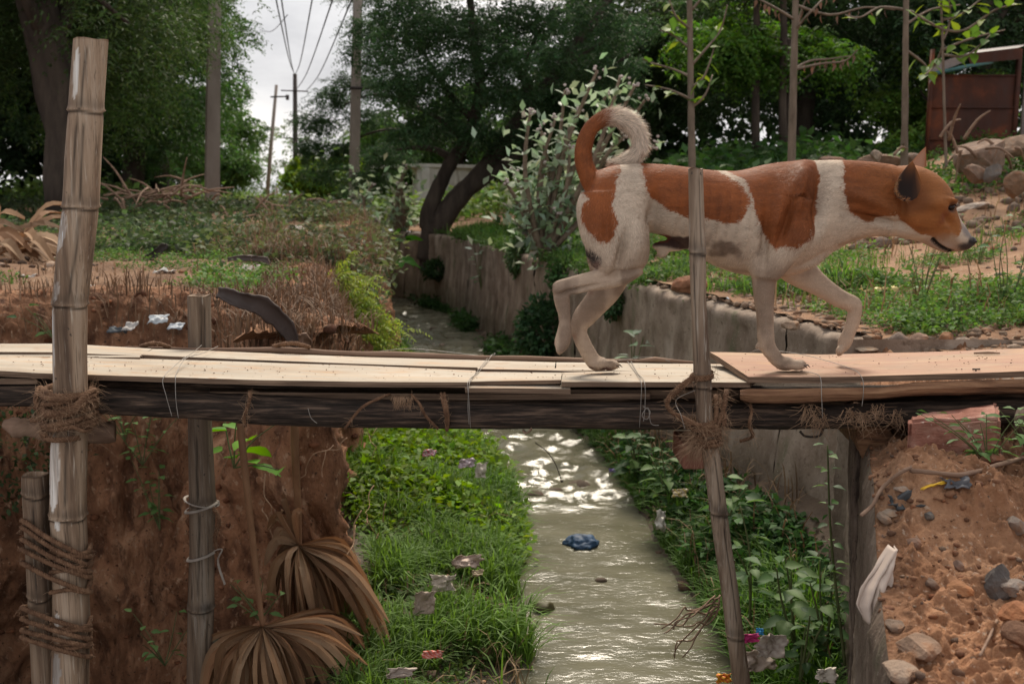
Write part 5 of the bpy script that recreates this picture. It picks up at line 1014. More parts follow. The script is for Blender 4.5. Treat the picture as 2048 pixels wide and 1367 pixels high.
mf.build('loose_fibres', M['fibre'], bridge)['kind'] = 'stuff'
def wires(lst):
    for pts_ in lst:
        mb = MB(); mb.tube(catmull([P(*p) for p in pts_], 6), .00085, 5); mb.build('binding_wire', M['wire'], bridge)
wires([[(403, 690, 2.72), (384, 706, 2.55), (368, 716, 2.42), (348, 732, 2.34), (326, 757, 2.274), (332, 790, 2.262), (344, 832, 2.27)],
       [(436, 692, 2.72), (405, 706, 2.55), (372, 716, 2.43), (355, 742, 2.33), (351, 757, 2.272), (352, 800, 2.262), (357, 836, 2.27)],
       [(985, 708, 2.74), (975, 722, 2.66), (956, 745, 2.42), (936, 763, 2.272), (938, 800, 2.262), (941, 855, 2.28)], [(975, 716, 2.7), (950, 748, 2.4), (939, 766, 2.268), (936, 810, 2.262), (938, 848, 2.27)],
       [(1255, 722, 2.71), (1270, 743, 2.46), (1282, 763, 2.272), (1282, 800, 2.262), (1279, 855, 2.28)], [(1262, 722, 2.71), (1275, 746, 2.44), (1289, 764, 2.272), (1290, 812, 2.262), (1287, 842, 2.265)],
       [(1286, 812, 2.262), (1300, 822, 2.258), (1294, 838, 2.256), (1284, 830, 2.257), (1296, 815, 2.257), (1302, 846, 2.26), (1318, 850, 2.26)],
       [(1500, 705, 2.62), (1520, 698, 2.6), (1560, 702, 2.6), (1620, 712, 2.5), (1700, 736, 2.32), (1722, 752, 2.268), (1727, 775, 2.25), (1724, 812, 2.248)],
       [(1600, 741, 2.34), (1628, 746, 2.3), (1641, 756, 2.266), (1643, 790, 2.248), (1645, 835, 2.252)],
       [(760, 702, 2.75), (820, 697, 2.76), (900, 704, 2.76), (970, 712, 2.75), (990, 706, 2.74), (980, 715, 2.73), (965, 712, 2.74)], [(1340, 722, 2.7), (1300, 714, 2.72), (1240, 720, 2.72), (1215, 724, 2.71)],
       [(1390, 780, 2.2), (1352, 800, 2.24), (1362, 830, 2.2), (1370, 858, 2.2)], [(616, 816, 2.262), (622, 835, 2.262), (634, 846, 2.265)]])
for (y0, x0, x1, k) in ((1000, 372, 434, 0), (1010, 372, 434, 1), (1106, 376, 432, 2)):
    mb = MB(); c = P((x0 + x1) / 2, y0, 2.80); r = K((x1 - x0) / 2 + 2, 2.8); pp_ = [c + Vector((math.cos(t) * r, math.sin(t) * r, .012 * math.cos(t) * (1 if k else -1) - .003)) for t in np.linspace(0, 6.283, 26)]; mb.tube(pp_, .005, 6, flat=.35); mb.build('strap', M['strap'], p2_)
mb = MB(); mb.tube(catmull([P(430, 1100, 2.765), P(444, 1098, 2.76), P(436, 1118, 2.76), P(440, 1140, 2.765), P(450, 1168, 2.765)], 6), [.005] * 25, 6, flat=.4, rough=.2); mb.build('strap', M['strap'], p2_)
lash(p2_, lambda mb, mf: rope(mb, catmull([P(426, 1015, 2.77), P(438, 1040, 2.765), P(430, 1075, 2.77), P(436, 1110, 2.765)], 8), .006, .02, 3, 900, mf=mf, fl=.02))
# torn driftwood end poking out from the lashing
mb = MB(); mb.tube(catmull([P(8, 846, 2.28), P(30, 852, 2.28), P(70, 858, 2.30), P(130, 868, 2.33), P(230, 862, 2.36)], 5), lerp_list([.008, .024, .020, .026, .026], 21), 12, rough=.16, seed=3); o = mb.build('driftwood_stick', M['oldgrey'] if 'oldgrey' in M else M['stick']); tag(o, "torn grey driftwood end sticking out left of the tall bamboo post", "stick")
# brick hanging under the right post's knot
M['brick'] = mat_noise('old_brick', [(.3, (.16, .065, .042)), (.7, (.28, .125, .085))], 12, rough=.9, bump=.7, bscale=50, bdist=.004)
mb = MB(); a = P(1364, 935, 2.30); b = P(1400, 888, 2.30); mb.box((a.x, 2.285, a.z), (b.x + .01, 2.44, b.z)); o = mb.build('brick', M['brick'], sm=False); bv = o.modifiers.new('b', 'BEVEL'); bv.width = .004; bv.segments = 2; tag(o, "reddish brick end hanging behind the rope knot of the slender post", "brick")
# ------------------------------------------------------------------ rubble-topped abutment in the right foreground
AB = [(1.62, .50), (1.2, .47), (1.35, .53), (1.7, .66), (2.0, .76), (2.34, .875), (2.6, .96), (3.3, 1.18)]
def xab(y): return np.interp(y, [.6, 1.345, 1.7, 2.16, 2.6, 3.3], [.25, .544, .653, .80, .95, 1.16])
xs_ = np.linspace(0, 1, 470) ** 1.15; ysb = np.concatenate([np.geomspace(.75, 1.15, 20), np.geomspace(1.16, 2.4, 420), np.geomspace(2.42, 3.45, 50)]); Sg, Y = np.meshgrid(xs_, ysb); X = xab(Y) + Sg * 2.0
base = np.interp(Y, [1.2, 1.7, 2.05, 2.3, 2.8, 3.4], [-.70, -.665, -.60, -.60, -.60, -.56]) + .03 * smooth(.3, 1.0, Sg)
pq = np.stack([X, Y, 0 * X], -1)
lump = .055 * fbm(pq * 4, 3, 101) + .085 * np.maximum(0, fbm(pq * 9, 2, 102)) ** 1.2 + .055 * np.maximum(0, fbm(pq * 22, 3, 103)) + .036 * np.maximum(0, fbm(pq * 55, 2, 104)) + .012 * fbm(pq * 120, 2, 107)
c0 = P(1900, 1075, 1.9); mound = .075 * np.exp(-(((X - c0.x) / .13) ** 2 + ((Y - 1.93) / .12) ** 2) ** 1.4)
Z = base + lump * smooth(0, .03, Sg) * (.6 + .6 * smooth(0, .35, Sg)) + .014 * (.35 - np.abs(fbm(pq * 38, 2, 108))) * smooth(0, .02, Sg) + .010 * np.maximum(0, fbm(pq * 95, 2, 109)) + mound
cC = np.ones(X.shape + (3,)) * (.86 + .35 * fbm(pq * 3, 3, 105))[..., None] * np.array([1.12, 1.0, .92]); gy = smooth(.04, .012, Sg)
cC = cC * (1 - gy[..., None] * .35) 
idx = np.arange(X.size).reshape(X.shape); q = np.stack([idx[:-1, :-1], idx[:-1, 1:], idx[1:, 1:], idx[1:, :-1]], -1).reshape(-1, 4)
abut = empty("abutment", (1.2, 2.2, -1.7)); tag(abut, "earth-filled concrete abutment under the right end of the bridge", kind="structure")
mesh_obj("earth_top", np.stack([X, Y, Z], -1).reshape(-1, 3), None, M['soil'], abut, cC.reshape(-1, 3), True, quads=q)
zr = np.linspace(0, 1, 60); Zs, Ys = np.meshgrid(zr, ysb); Xs = xab(Ys) + .0; zt = Z[:, 0][:, None]; Zf = zt + .004 - Zs * 1.15; pf = np.stack([Xs, Ys, Zf], -1)
Xs = Xs + (-.010 + .012 * fbm(pf * [8, 8, 3], 3, 111) + .008 * fbm(pf * 40, 2, 112)) * smooth(0, .03, Zs) 
idx = np.arange(Xs.size).reshape(Xs.shape); q = np.stack([idx[:-1, :-1], idx[:-1, 1:], idx[1:, 1:], idx[1:, :-1]], -1).reshape(-1, 4)
mesh_obj("side_wall", np.stack([Xs, Ys, Zf], -1).reshape(-1, 3), None, M['wall'], abut, np.ones((Xs.size, 3)) * .62, True, quads=q)
nb_ = 40; mb = MB(); V = []
yb_ = 3.45; xb = np.linspace(xab(yb_), xab(yb_) + 2.0, nb_); V = [(x, yb_, -.5) for x in xb] + [(x, yb_, -1.8) for x in xb]; mb.add(V, [(k, k + 1, k + nb_ + 1, k + nb_) for k in range(nb_ - 1)]); mb.build("back_wall", M['wall'], abut, col=True)
yb_ = .75; xb = np.linspace(xab(yb_), xab(yb_) + 2.0, nb_); mb = MB(); V = [(x, yb_, -.6) for x in xb] + [(x, yb_, -1.8) for x in xb]; mb.add(V, [(k, k + nb_, k + nb_ + 1, k + 1) for k in range(nb_ - 1)]); mb.build("front_wall", M['wall'], abut, col=True)
def z_ab(x, y):
    s = (x - xab(y)) / 2.0; i = int(np.clip(np.searchsorted(ysb, y), 0, len(ysb) - 1)); j = int(np.clip(np.searchsorted(xs_, s), 0, len(xs_) - 1)); return float(Z[i, j])
def ay(px, py):
    rx, rz = ray(px, py)
    for t_ in np.linspace(1.15, 2.35, 300):
        if rz * t_ < z_ab(rx * t_, t_) + .006: return t_ - .004
    return 2.1
# stones
def stone(label, px, py, y, w, h, d, seed, col=(1, 1, 1), group=None, rot=0, name='stone', z=None, mat='rock', tilt=0, sub=3, amp=.3):
    c = P(px, py, y); V, Fs = rock_mesh(seed, sub, (K(w / 2, y), d / 2, K(h / 2, y)), amp)
    cr, sr = math.cos(rot), math.sin(rot); V = np.stack([V[:, 0] * cr - V[:, 1] * sr, V[:, 0] * sr + V[:, 1] * cr, V[:, 2]], 1); ct_, st = math.cos(tilt), math.sin(tilt); V = np.stack([V[:, 0] * ct_ + V[:, 2] * st, V[:, 1], -V[:, 0] * st + V[:, 2] * ct_], 1)
    o = mesh_obj(name, V, Fs, M[mat], None, np.ones((len(V), 3)) * np.array(col), False); o.location = c; tag(o, label, "stone", group); return o
# squared red stone block
M['redstone'] = mat_noise('red_granite', [(.3, (.20, .075, .050)), (.5, (.32, .145, .105)), (.7, (.44, .26, .20))], 14, stretch=(1, 1, 2.2), rough=.9, bump=1, bscale=40, bdist=.008, layers=[(50, .62, .7, (.55, .42, .36), (1, 1, 1))])
A = [P(1816, 832, 2.02), P(2004, 836, 1.98), P(2008, 806, 2.20), P(1822, 828, 2.27)]; bm = bmesh.new()
tl_, tr_, br_, bl_ = P(1816, 840, 2.14), P(2000, 838, 2.12), P(1996, 803, 2.235), P(1836, 826, 2.245)
low = [Vector((v.x + dx, v.y, -.66)) for v, dx in ((tl_, .0), (tr_, .02), (br_, .02), (bl_, 0))]
vs = [bm.verts.new(v) for v in (tl_, tr_, br_, bl_)] + [bm.verts.new(v) for v in low]
for f in ((0, 1, 2, 3), (0, 4, 5, 1), (1, 5, 6, 2), (2, 6, 7, 3), (3, 7, 4, 0), (7, 6, 5, 4)): bm.faces.new([vs[i] for i in f])
bmesh.ops.bevel(bm, geom=bm.edges[:], offset=.008, segments=2, affect='EDGES'); bmesh.ops.triangulate(bm, faces=bm.faces[:]); bmesh.ops.subdivide_edges(bm, edges=bm.edges[:], cuts=5, use_grid_fill=True); bm.normal_update()
for v in bm.verts:
    p = np.array([v.co[:]]); v.co += v.normal * float(.010 * fbm(p * [22, 22, 40], 3, 7)[0] + .006 * fbm(p * 70, 2, 8)[0])
me_ = bpy.data.meshes.new("stone_block"); bm.to_mesh(me_); bm.free(); me_.materials.append(M['redstone']); o = bpy.data.objects.new("stone_block", me_); COL.objects.link(o); tag(o, "rough squared reddish stone block at the right end of the bridge", "stone")
stone("dark rounded grey stone wedged right of the reddish stone block", 2062, 855, 2.12, 90, 96, .12, 5, (.45, .38, .34))
stone("small brown stone in front of the reddish block's foot", 1985, 915, 2.05, 44, 30, .05, 6, (.9, .55, .42))
mb = MB(); c = P(1752, 888, 2.33); r_ = K(36, 2.3); 
mb.tube([c, c + Vector((.01, .05, .005)), c + Vector((.06, .5, .0))], [r_, r_ * 1.05, r_], 22, rough=.05, seed=2, flat=1.15); lg = mb.build('log_end', M['endgrain'] if 'endgrain' in M else M['oldwood']); tag(lg, "round sawn log end under the bridge, left of the reddish stone block", "log")
# rough upright board against the abutment corner
n = 90; V = []; C = []
for i in range(n):
    t = i / (n - 1); py = 868 + 640 * t; yy = 2.42 - .03 * t
    for (ax, dy) in ((1703, 0), (1707, -.012), (1716, -.018), (1723, -.010), (1732, -.016), (1738, -.002), (1737, .03), (1704, .03)):
        V.append(tuple(P(ax + 2 * t + 2.5 * n1(t * 9, ax, 3) + 3.0 * n1(t * 40, ax * .3, 5), py, yy) + Vector((0, dy + .012 * n1(t * 22, ax * .3, 4), 0))))
Fs = [(i * 8 + k, (i + 1) * 8 + k, (i + 1) * 8 + (k + 1) % 8, i * 8 + (k + 1) % 8) for i in range(n - 1) for k in range(8)] + [tuple(range(8))[::-1], tuple((n - 1) * 8 + k for k in range(8))]
M['roughbark'] = mat_noise('rough_board', [(.34, (.05, .035, .027)), (.5, (.15, .11, .085)), (.68, (.26, .20, .16))], 22, stretch=(3, 3, .4), rough=.95, bump=1, bscale=34, bdist=.02, bstretch=(3, 3, .4), layers=[(60, .6, .68, (.05, .03, .025), (1, 1, 1))])
o = mesh_obj("upright_board", V, Fs, M['roughbark'], None, None, False); tag(o, "rough weathered upright board at the abutment's left corner", "board")
for a in [("blue-grey angular stone in the middle of the rubble foreground", 1992, 1165, 1.62, 62, 92, .06, 11, (.42, .46, .52), .3), ("pale grey flat stone at the right edge beside the blue-grey one", 2024, 1172, 1.60, 66, 36, .06, 12, (.95, .98, 1.02), 0),
    ("whitish speckled stone at the right edge above the clay lump", 2030, 1048, 1.86, 52, 46, .05, 13, (1.0, 1.0, 1.0), 0), ("grey stone at the left rim of the rubble, under the dark scrap", 1768, 1036, 2.02, 30, 28, .04, 14, (.8, .74, .68), 0),
    ("whitish flake of stone by the dark scrap at the rubble's left rim", 1780, 1024, 2.05, 34, 18, .03, 15, (1.3, 1.28, 1.2), .4), ("small blue-grey pebble above the clay lump", 1858, 1030, 1.97, 20, 20, .03, 16, (.5, .58, .65), 0),
    ("brown-grey pebble with dark side left of the clay lump's foot", 1862, 1168, 1.68, 34, 26, .035, 17, (.6, .5, .46), 0), ("rounded mauve-grey pebble below the clay lump", 1918, 1130, 1.73, 24, 26, .03, 18, (.75, .62, .58), 0),
    ("big grey-brown flat stone near the bottom of the rubble", 1835, 1290, 1.47, 92, 40, .09, 19, (.95, .78, .66), .2), ("light grey lump at the bottom left corner of the rubble", 1800, 1345, 1.40, 80, 46, .07, 20, (1.15, 1.05, .95), .5),
    ("orange-brown clod at the right edge below the pale stone", 2030, 1225, 1.55, 76, 48, .07, 21, (1.05, .55, .30), 0), ("dark brown clod at the right edge near the bottom", 2040, 1270, 1.5, 70, 52, .07, 22, (.6, .38, .27), 0),
    ("small grey-white stone near the top left of the rubble", 1802, 978, 2.15, 30, 15, .03, 23, (1.2, 1.15, 1.1), 0), ("dark grey stone pressed in the rubble at lower left", 1790, 1250, 1.50, 40, 34, .04, 24, (.7, .62, .56), 0),
    ("cluster pebble, pinkish brown, left above the hanging rag", 1830, 1086, 1.86, 30, 26, .035, 25, (.8, .62, .55), 0), ("ochre clod just left of the blue-grey stone", 1925, 1178, 1.64, 62, 30, .05, 26, (1.2, .72, .42), 0)]:
    lb, px, py, y, w, h, d, sd_, c_, rt = a; rx, rz = ray(px, py)
    yy = 1.0
    for t_ in np.linspace(1.2, 2.4, 240):
        if rz * t_ < z_ab(rx * t_, t_) + .004: yy = t_; break
    stone(lb, px, py, yy, w, h, d, sd_, c_, "stones in the foreground rubble", rt, 'stone')
# loose rubble as one mass
base_r = [rock_mesh(200 + k, 1, (1, .85, .65), .5)[0] for k in range(6)]; Fr = rock_mesh(200, 1)[1]
def rubble(name, label, n, fn, smin, smax, cols, seed, mat='rock', power=2.5):
    rr = np.random.default_rng(seed); Vs = []; Cs = []; fa = np.array(Fr); Fq = []; nb = 0
    for i in range(n):
        p = fn(rr)
        if p is None: continue
        s = smin + (smax - smin) * rr.uniform() ** power; B = base_r[rr.integers(6)] * s * rr.uniform(.7, 1.3, 3); a = rr.uniform(0, 6.28); ca, sa = math.cos(a), math.sin(a)
        B = np.stack([B[:, 0] * ca - B[:, 1] * sa, B[:, 0] * sa + B[:, 1] * ca, B[:, 2]], 1) + np.array(p); Vs.append(B); Cs.append(np.tile(np.array(cols[rr.integers(len(cols))]) * rr.uniform(.75, 1.25), (len(B), 1))); Fq.append(fa + nb); nb += len(B)
    o = mesh_obj(name, np.concatenate(Vs), None, M[mat], None, np.concatenate(Cs) * .85, False, quads=np.concatenate(Fq)); tag(o, label, kind='stuff'); return o
CLA = [(1.0, .60, .40), (.95, .56, .37), (1.1, .68, .46), (.85, .50, .34), (1.0, .62, .42), (1.05, .66, .45), (.75, .5, .38), (.6, .5, .45), (1.2, 1.0, .85)]
def f_ab(rr):
    y = rr.uniform(1.05, 2.45); x = xab(y) + 1.3 * rr.uniform() ** 1.3; return x, y, z_ab(x, y) - .003
CL = [(1.05, .60, .38), (.9, .5, .33), (1.2, .78, .55), (.8, .45, .3), (1.0, .85, .72), (.7, .62, .58), (.45, .42, .44), (1.3, 1.1, .95)]
rubble("rubble", "loose reddish rubble and clods covering the foreground abutment", 14000, f_ab, .0012, .013, CLA, 5, power=9)
def f_wt(rr):
    y = rr.uniform(3.3, 6.2); u = U_WALL + rr.normal(.28, .22); x = u + cx(y); z = -.545 if u < U_WALL + .16 else float(z_right(np.array(x), np.array(y)))
    return None if u < U_WALL + .02 else (x, y, z + .004)
rubble("rubble", "broken stones and mortar lying along the top of the drain wall", 1700, f_wt, .006, .035, [(1.1, .95, .8), (.9, .75, .6), (1.2, 1.1, 1.0), (.7, .6, .5), (1.0, .7, .5)], 6)
def f_gr(rr):
    y = rr.uniform(3.4, 10); x = rr.uniform(.2, 5.0); 
    if x - cx(y) < U_WALL + .3: return None
    return x, y, float(z_right(np.array(x), np.array(y))) + .002
rubble("pebbles", "small stones scattered over the right-hand ground", 1100, f_gr, .005, .04, CL, 7)
def f_rg(rr):
    px = rr.uniform(1690, 2100); y = rr.uniform(6.6, 9.0); x = (px - 1024) / F * y; return x, y, float(z_right(np.array(x), np.array(y))) + .01
rubble("rubble", "broken stones spilling down the ridge in front of the rusty shed", 420, f_rg, .02, .11, [(.9, .8, .72), (.75, .68, .64), (1.1, 1.0, .9), (.85, .65, .5)], 8)
def f_lf(rr):
    x = rr.uniform(-3.6, -.6); y = rr.uniform(3.2, 7.5)
    return (x, y, float(z_left(np.array(x), np.array(y))) + .003) if float(edge_sd(np.array([x]), np.array([y]))[0]) > .05 else None
rubble("pebbles", "pebbles and crumbs on the left bank", 600, f_lf, .004, .022, CL, 9)
def gy(px, py, zf):
    rx, rz = ray(px, py)
    for t_ in np.geomspace(2.2, 40, 900):
        if rz * t_ <= float(zf(np.array(rx * t_), np.array(t_))): return t_
    return 12.
gst = "stones behind the pinkish board"
for (px, py, w, h, c_, lb, s_) in [(1796, 682, 58, 42, (.75, .70, .68), "dark pointed grey stone just behind the pinkish board's middle", 31), (1840, 680, 44, 34, (1.0, .8, .7), "rounded pinkish stone between the dark and the white stones", 32), (1880, 692, 34, 26, (1.45, 1.45, 1.45), "small white stone behind the board", 33), (1894, 676, 32, 28, (1.15, .75, .5), "tan orange stone above the small white one", 34), (1920, 684, 42, 26, (1.1, 1.08, 1.05), "light grey flat stone right of the tan one", 35), (1728, 697, 60, 12, (1.5, 1.45, 1.3), "flat whitish slab lying at the board's back edge", 36), (1378, 572, 74, 48, (1.05, .62, .42), "big brown clay lump on the wall top behind the slender bamboo post", 37), (1585, 650, 46, 20, (1.2, 1.05, .9), "pale broken coping stone on the wall behind the dog's foreleg", 38)]:
    y = gy(px, py + h * .3, z_right); stone(lb, px, py, y, w, h, K(w, y) * .8, s_, c_, None, 0)
gs2 = "boulders on the ridge by the rusty shed"
for (px, py, y, w, h, c_, lb, s_, tl) in [(1965, 315, 8.2, 135, 76, (.95, .82, .75), "largest rounded grey boulder below the rusty shed", 41, -.1), (2030, 292, 8.4, 90, 44, (1.1, .95, .82), "flat tan boulder resting on the largest one, at the right edge", 42, -.2), (1948, 348, 7.6, 60, 36, (.9, .75, .66), "brown stone in front of the largest boulder", 43, .4), (1985, 345, 7.5, 42, 46, (.62, .68, .74), "bluish slab tilted against the largest boulder", 44, .6), (2035, 370, 7.2, 60, 60, (.9, .7, .55), "brown stone at the right edge under the boulders", 45, 0), (1760, 322, 9.4, 90, 26, (.85, .7, .6), "low reddish-grey stone behind the dog's neck", 46, 0), (1752, 312, 9.2, 30, 22, (1.3, 1.28, 1.22), "small pale leaning stone behind the dog's neck", 47, .6), (1660, 322, 9.6, 60, 20, (.9, .7, .62), "low pinkish stone behind the dog's withers", 48, 0), (1830, 320, 8.9, 44, 26, (1.1, 1.0, .95), "pale stone at the foot of the right sapling", 49, .3), (1945, 412, 6.2, 70, 13, (1.15, 1.18, 1.2), "long pale slab on the slope behind the dog's eye", 50, -.28)]:
    stone(lb, px, py, y, w, h, K(w, y) * .7, s_, c_, None, 0, 'boulder' if w > 55 else 'stone', tilt=tl)
def f_cl(rr):
    i = int(rr.integers(int(CV.shape[0] * .12), int(CV.shape[0] * .9))); j = int(rr.integers(25, CV.shape[1] - 5)); return CV[i, j]
rubble("clods", "crumbling clods and embedded stones in the clay face", 2600, f_cl, .003, .03, [(.9, .45, .27), (.7, .36, .22), (1.1, .62, .40), (.5, .26, .17), (1.2, .85, .62)], 16, power=4)
# ------------------------------------------------------------------ vegetation
def carpet(name, label, n, fn, kind, col, s0, s1, seed, mat='leaf', jit=.35):
    global RNG
    RNG = np.random.default_rng(seed); pts = fn(n); lf = LF(); k = len(pts); sz = RNG.uniform(s0, s1, k) * (1 + .6 * fbm(pts * [2.6, 2.6, 0] + seed * 3, 3, seed + 40))
    cf = 1 + .45 * fbm(pts * [1.5, 1.5, 0] + seed, 3, seed)[:, None]; c = np.broadcast_to(np.array(col, float), (k, 3)) * cf
    if kind == 'grass': lf.blades(pts, sz, .0045 + .014 * sz, c, .8, jit)
    else:   # leafy: little tufts on a stalk
        reps = 5; P_ = np.repeat(pts, reps, 0) + RNG.normal(size=(k * reps, 3)) * np.repeat(sz, reps)[:, None] * [.7, .7, .35]; P_[:, 2] += np.repeat(sz, reps) * RNG.uniform(.1, 1.1, k * reps)
        lf.leaves(P_, RNG.normal(size=(k * reps, 3)) * [1, 1, .45] + [0, 0, .15], np.repeat(sz, reps) * .62, np.repeat(sz, reps) * .36, np.repeat(c, reps, 0), jit=jit)
    o = lf.build(name, M[mat]); tag(o, label, kind='stuff'); return o
def on(zf, x, y, dz=0): return np.stack([x, y, zf(x, y) + dz], 1)
def patchy(x, y, s, th, seed): return fbm(np.stack([x * s, y * s, 0 * x], -1), 3, seed) > th
def right_ground(th, y0, y1, seed, sc=1.6):
    def f(n):
        y = y0 * (y1 / y0) ** RNG.uniform(0, 1, n); x = cx(y) + U_WALL + .2 + RNG.uniform(0, 1, n) * (y * .85 + 1.5); m = patchy(x, y, sc, th, seed); m &= (x < y * .62); return on(z_right, x[m], y[m])
    return f
RG2 = (.085, .175, .035)
carpet("ground_cover", "low bright green weeds covering the right-hand ground", 30000, right_ground(-.02, 3.7, 7.4, 120), 'leafy', (.095, .175, .045), .022, .045, 1)
carpet("ground_cover", "low green weeds farther back on the right-hand ground", 13000, right_ground(.02, 7.0, 13, 120), 'leafy', (.06, .12, .03), .05, .10, 2)
carpet("grass", "short grass among the weeds on the right-hand ground", 9000, right_ground(-.12, 3.7, 9, 121), 'grass', (.11, .17, .045), .04, .10, 3)
carpet("dry_stems", "dry brown stalks among the weeds on the right-hand ground", 2600, right_ground(.0, 3.8, 10, 122, 2.5), 'grass', (.22, .14, .08), .06, .2, 4, 'dry')
def walltop(n):
    y = RNG.uniform(5.0, 14.5, n); x = cx(y) + U_WALL + RNG.uniform(-.03, .9, n); m = patchy(x, y, 2.2, -.05, 130); x, y = x[m], y[m]; return np.stack([x, y, np.where(x - cx(y) < U_WALL + .2, -.56, z_right(x, y))], 1)
carpet("ground_cover", "weeds and grass spilling over the drain wall's coping behind the dog's legs", 9000, walltop, 'leafy', (.085, .15, .045), .03, .07, 5)
carpet("grass", "tufts of green grass along the far top of the drain wall", 9000, walltop, 'grass', (.10, .19, .04), .08, .2, 6)
def rbank(lo, hi, y0, y1, wmax):
    def f(n):
        y = y0 * (y1 / y0) ** RNG.uniform(0, 1, n); u = uWR(y) + RNG.uniform(lo, hi, n) * np.maximum(.05, (U_WALL - .06 - uWR(y))) / wmax; x = u + cx(y); m = patchy(x, y, 2.3, -.22, 140) & (u < U_WALL - .03) & ~((y < 3.4) & (x > xab(y) - .05)); return on(z_bed, x[m], y[m], -.01)
    return f
carpet("grass", "green grass fringing the right water edge", 15000, rbank(-.02, .45, 2.2, 7.5, 1), 'grass', (.075, .15, .03), .07, .20, 7)
carpet("bank_weeds", "leafy weeds on the right bank below the wall", 8500, rbank(.2, .72, 2.2, 8, 1), 'leafy', (.05, .115, .035), .035, .075, 8)
carpet("bank_weeds", "weeds along the right bank farther upstream", 3600, rbank(0, .9, 7.5, 15, 1), 'leafy', (.045, .095, .03), .05, .11, 9)
def lbank(y0, y1, a, b, th=-.3, seed=150, sc=2.0):
    def f(n):
        y = y0 * (y1 / y0) ** RNG.uniform(0, 1, n); wl = uWL(y); wid = np.where(y < 3.4, 1.1, np.clip(1.0 - .05 * (y - 3.4), .35, 1)); u = wl - (a + (b - a) * RNG.uniform(0, 1, n)) * wid + .03; x = u + cx(y); m = patchy(x, y, sc, th, seed) & (edge_sd(x, y) < -.12) & (x / y > -.185 + .09 * (y > 4.3) * 0); return on(z_bed, x[m], y[m], -.01)
    return f
carpet("bank_weeds", "lush yellow-green weeds on the left bank above the grass", 30000, lbank(4.15, 7.6, .0, 1.0, -.6), 'leafy', (.15, .25, .035), .04, .078, 10)
carpet("grass", "long green grass on the near left bank and along its water edge", 26000, lbank(2.6, 4.9, -.02, 1.0, .0, 151, 4.2), 'grass', (.105, .185, .04), .06, .22, 11)
carpet('bank_weeds', 'small mixed weeds filling the near left bank between the grass tufts', 9000, lbank(2.6, 5.0, .05, 1.0, -.1, 155, 3.0), 'leafy', (.10, .16, .045), .018, .05, 23)
carpet('dry_stems', 'dead brown stems lying through the near left bank weeds', 1500, lbank(2.6, 6, .0, 1.0, -.3, 156, 3.0), 'grass', (.20, .14, .08), .05, .16, 24, 'dry')
carpet('dry_stems', 'dead brown stems through the right bank weeds', 1500, rbank(.0, 1, 2.3, 8, 1), 'grass', (.18, .12, .07), .06, .22, 25, 'dry')
carpet("grass", "grass fringe at the left water edge farther upstream", 8000, lbank(4.6, 12, -.04, .3, -.5, 152), 'grass', (.085, .17, .03), .08, .2, 12)
carpet("bank_weeds", "weeds on the left bank beyond the yellow shrub", 4000, lbank(7.5, 15, .15, 1.0, -.2), 'leafy', (.07, .14, .03), .05, .1, 13)
def left_ground(y0, y1, th, seed, sc=1.2, near=.15):
    def f(n):
        y = y0 * (y1 / y0) ** RNG.uniform(0, 1, n); x = RNG.uniform(-.62, .1, n) * y; m = patchy(x, y, sc, th, seed); x, y = x[m], y[m]; s = edge_sd(x, y); m = s > near; return on(z_left, x[m], y[m])
    return f
carpet("ground_cover", "patches of low green weeds on the left bank's dirt", 13000, left_ground(4.0, 9, .04, 160, 1.5), 'leafy', (.08, .15, .04), .022, .045, 14)
carpet("undergrowth", "dark green undergrowth at the foot of the left wood", 14000, left_ground(9.5, 22, -.02, 161, 1.0), 'leafy', (.040, .062, .028), .06, .13, 15)
carpet("undergrowth", "mid-green weeds between the dirt and the left wood", 6000, left_ground(6.6, 12, .15, 162, 1.3), 'leafy', (.055, .085, .036), .05, .10, 16)
carpet("dry_grass", "dry brown stalks and straw over the rim of the left bank", 2600, left_ground(3.2, 9, .02, 163, 1.6, .0), 'grass', (.20, .13, .08), .03, .10, 17, 'dry')
def rim_pts(n):
    i = RNG.integers(60, len(pts) - 10, n * 4); i = i[(pts[i, 1] < 9)][:n]; p = pts[i] + nrm[i] * RNG.uniform(-.10, .30, (len(i), 1)); return np.stack([p[:, 0], p[:, 1], z_left(p[:, 0], p[:, 1]) - .15 * smooth(.05, -.1, np.sum((p - pts[i]) * nrm[i], 1))], 1)
o_ = carpet("dry_grass", "matted dry stems hanging over the clay bank's edge", 4200, rim_pts, 'grass', (.15, .095, .06), .03, .13, 18, 'dry')
def scrub_rim(n):
    i = RNG.integers(60, len(pts) - 30, n * 5); i = i[(pts[i, 1] > 6.0) & (pts[i, 1] < 16)][:n]; p = pts[i] + nrm[i] * RNG.uniform(-.22, 1.0, (len(i), 1)) ** 1; m = patchy(p[:, 0], p[:, 1], 1.6, -.25, 171); p = p[m]; return np.stack([p[:, 0], p[:, 1], z_left(p[:, 0], p[:, 1]) - .25 * smooth(.05, -.2, edge_sd(p[:, 0], p[:, 1]))], 1)
carpet("scrub", "greyish green scrub and straw along the far rim of the left bank", 2600, scrub_rim, 'leafy', (.085, .105, .045), .05, .11, 21)
carpet("dry_grass", "tall brown straw mixed into the far rim's scrub", 6000, scrub_rim, 'grass', (.17, .11, .07), .06, .2, 22, 'dry')
def far_right(n):
    y = RNG.uniform(9.5, 24, n); x = RNG.uniform(.02, .62, n) * y; m = (x - cx(y) > U_WALL + .3) & ((x < .34 * y) | (y > 13.5)); return on(z_right, x[m], y[m])
carpet("undergrowth", "dark undergrowth at the foot of the right wood", 22000, far_right, 'leafy', (.045, .095, .028), .09, .22, 19)
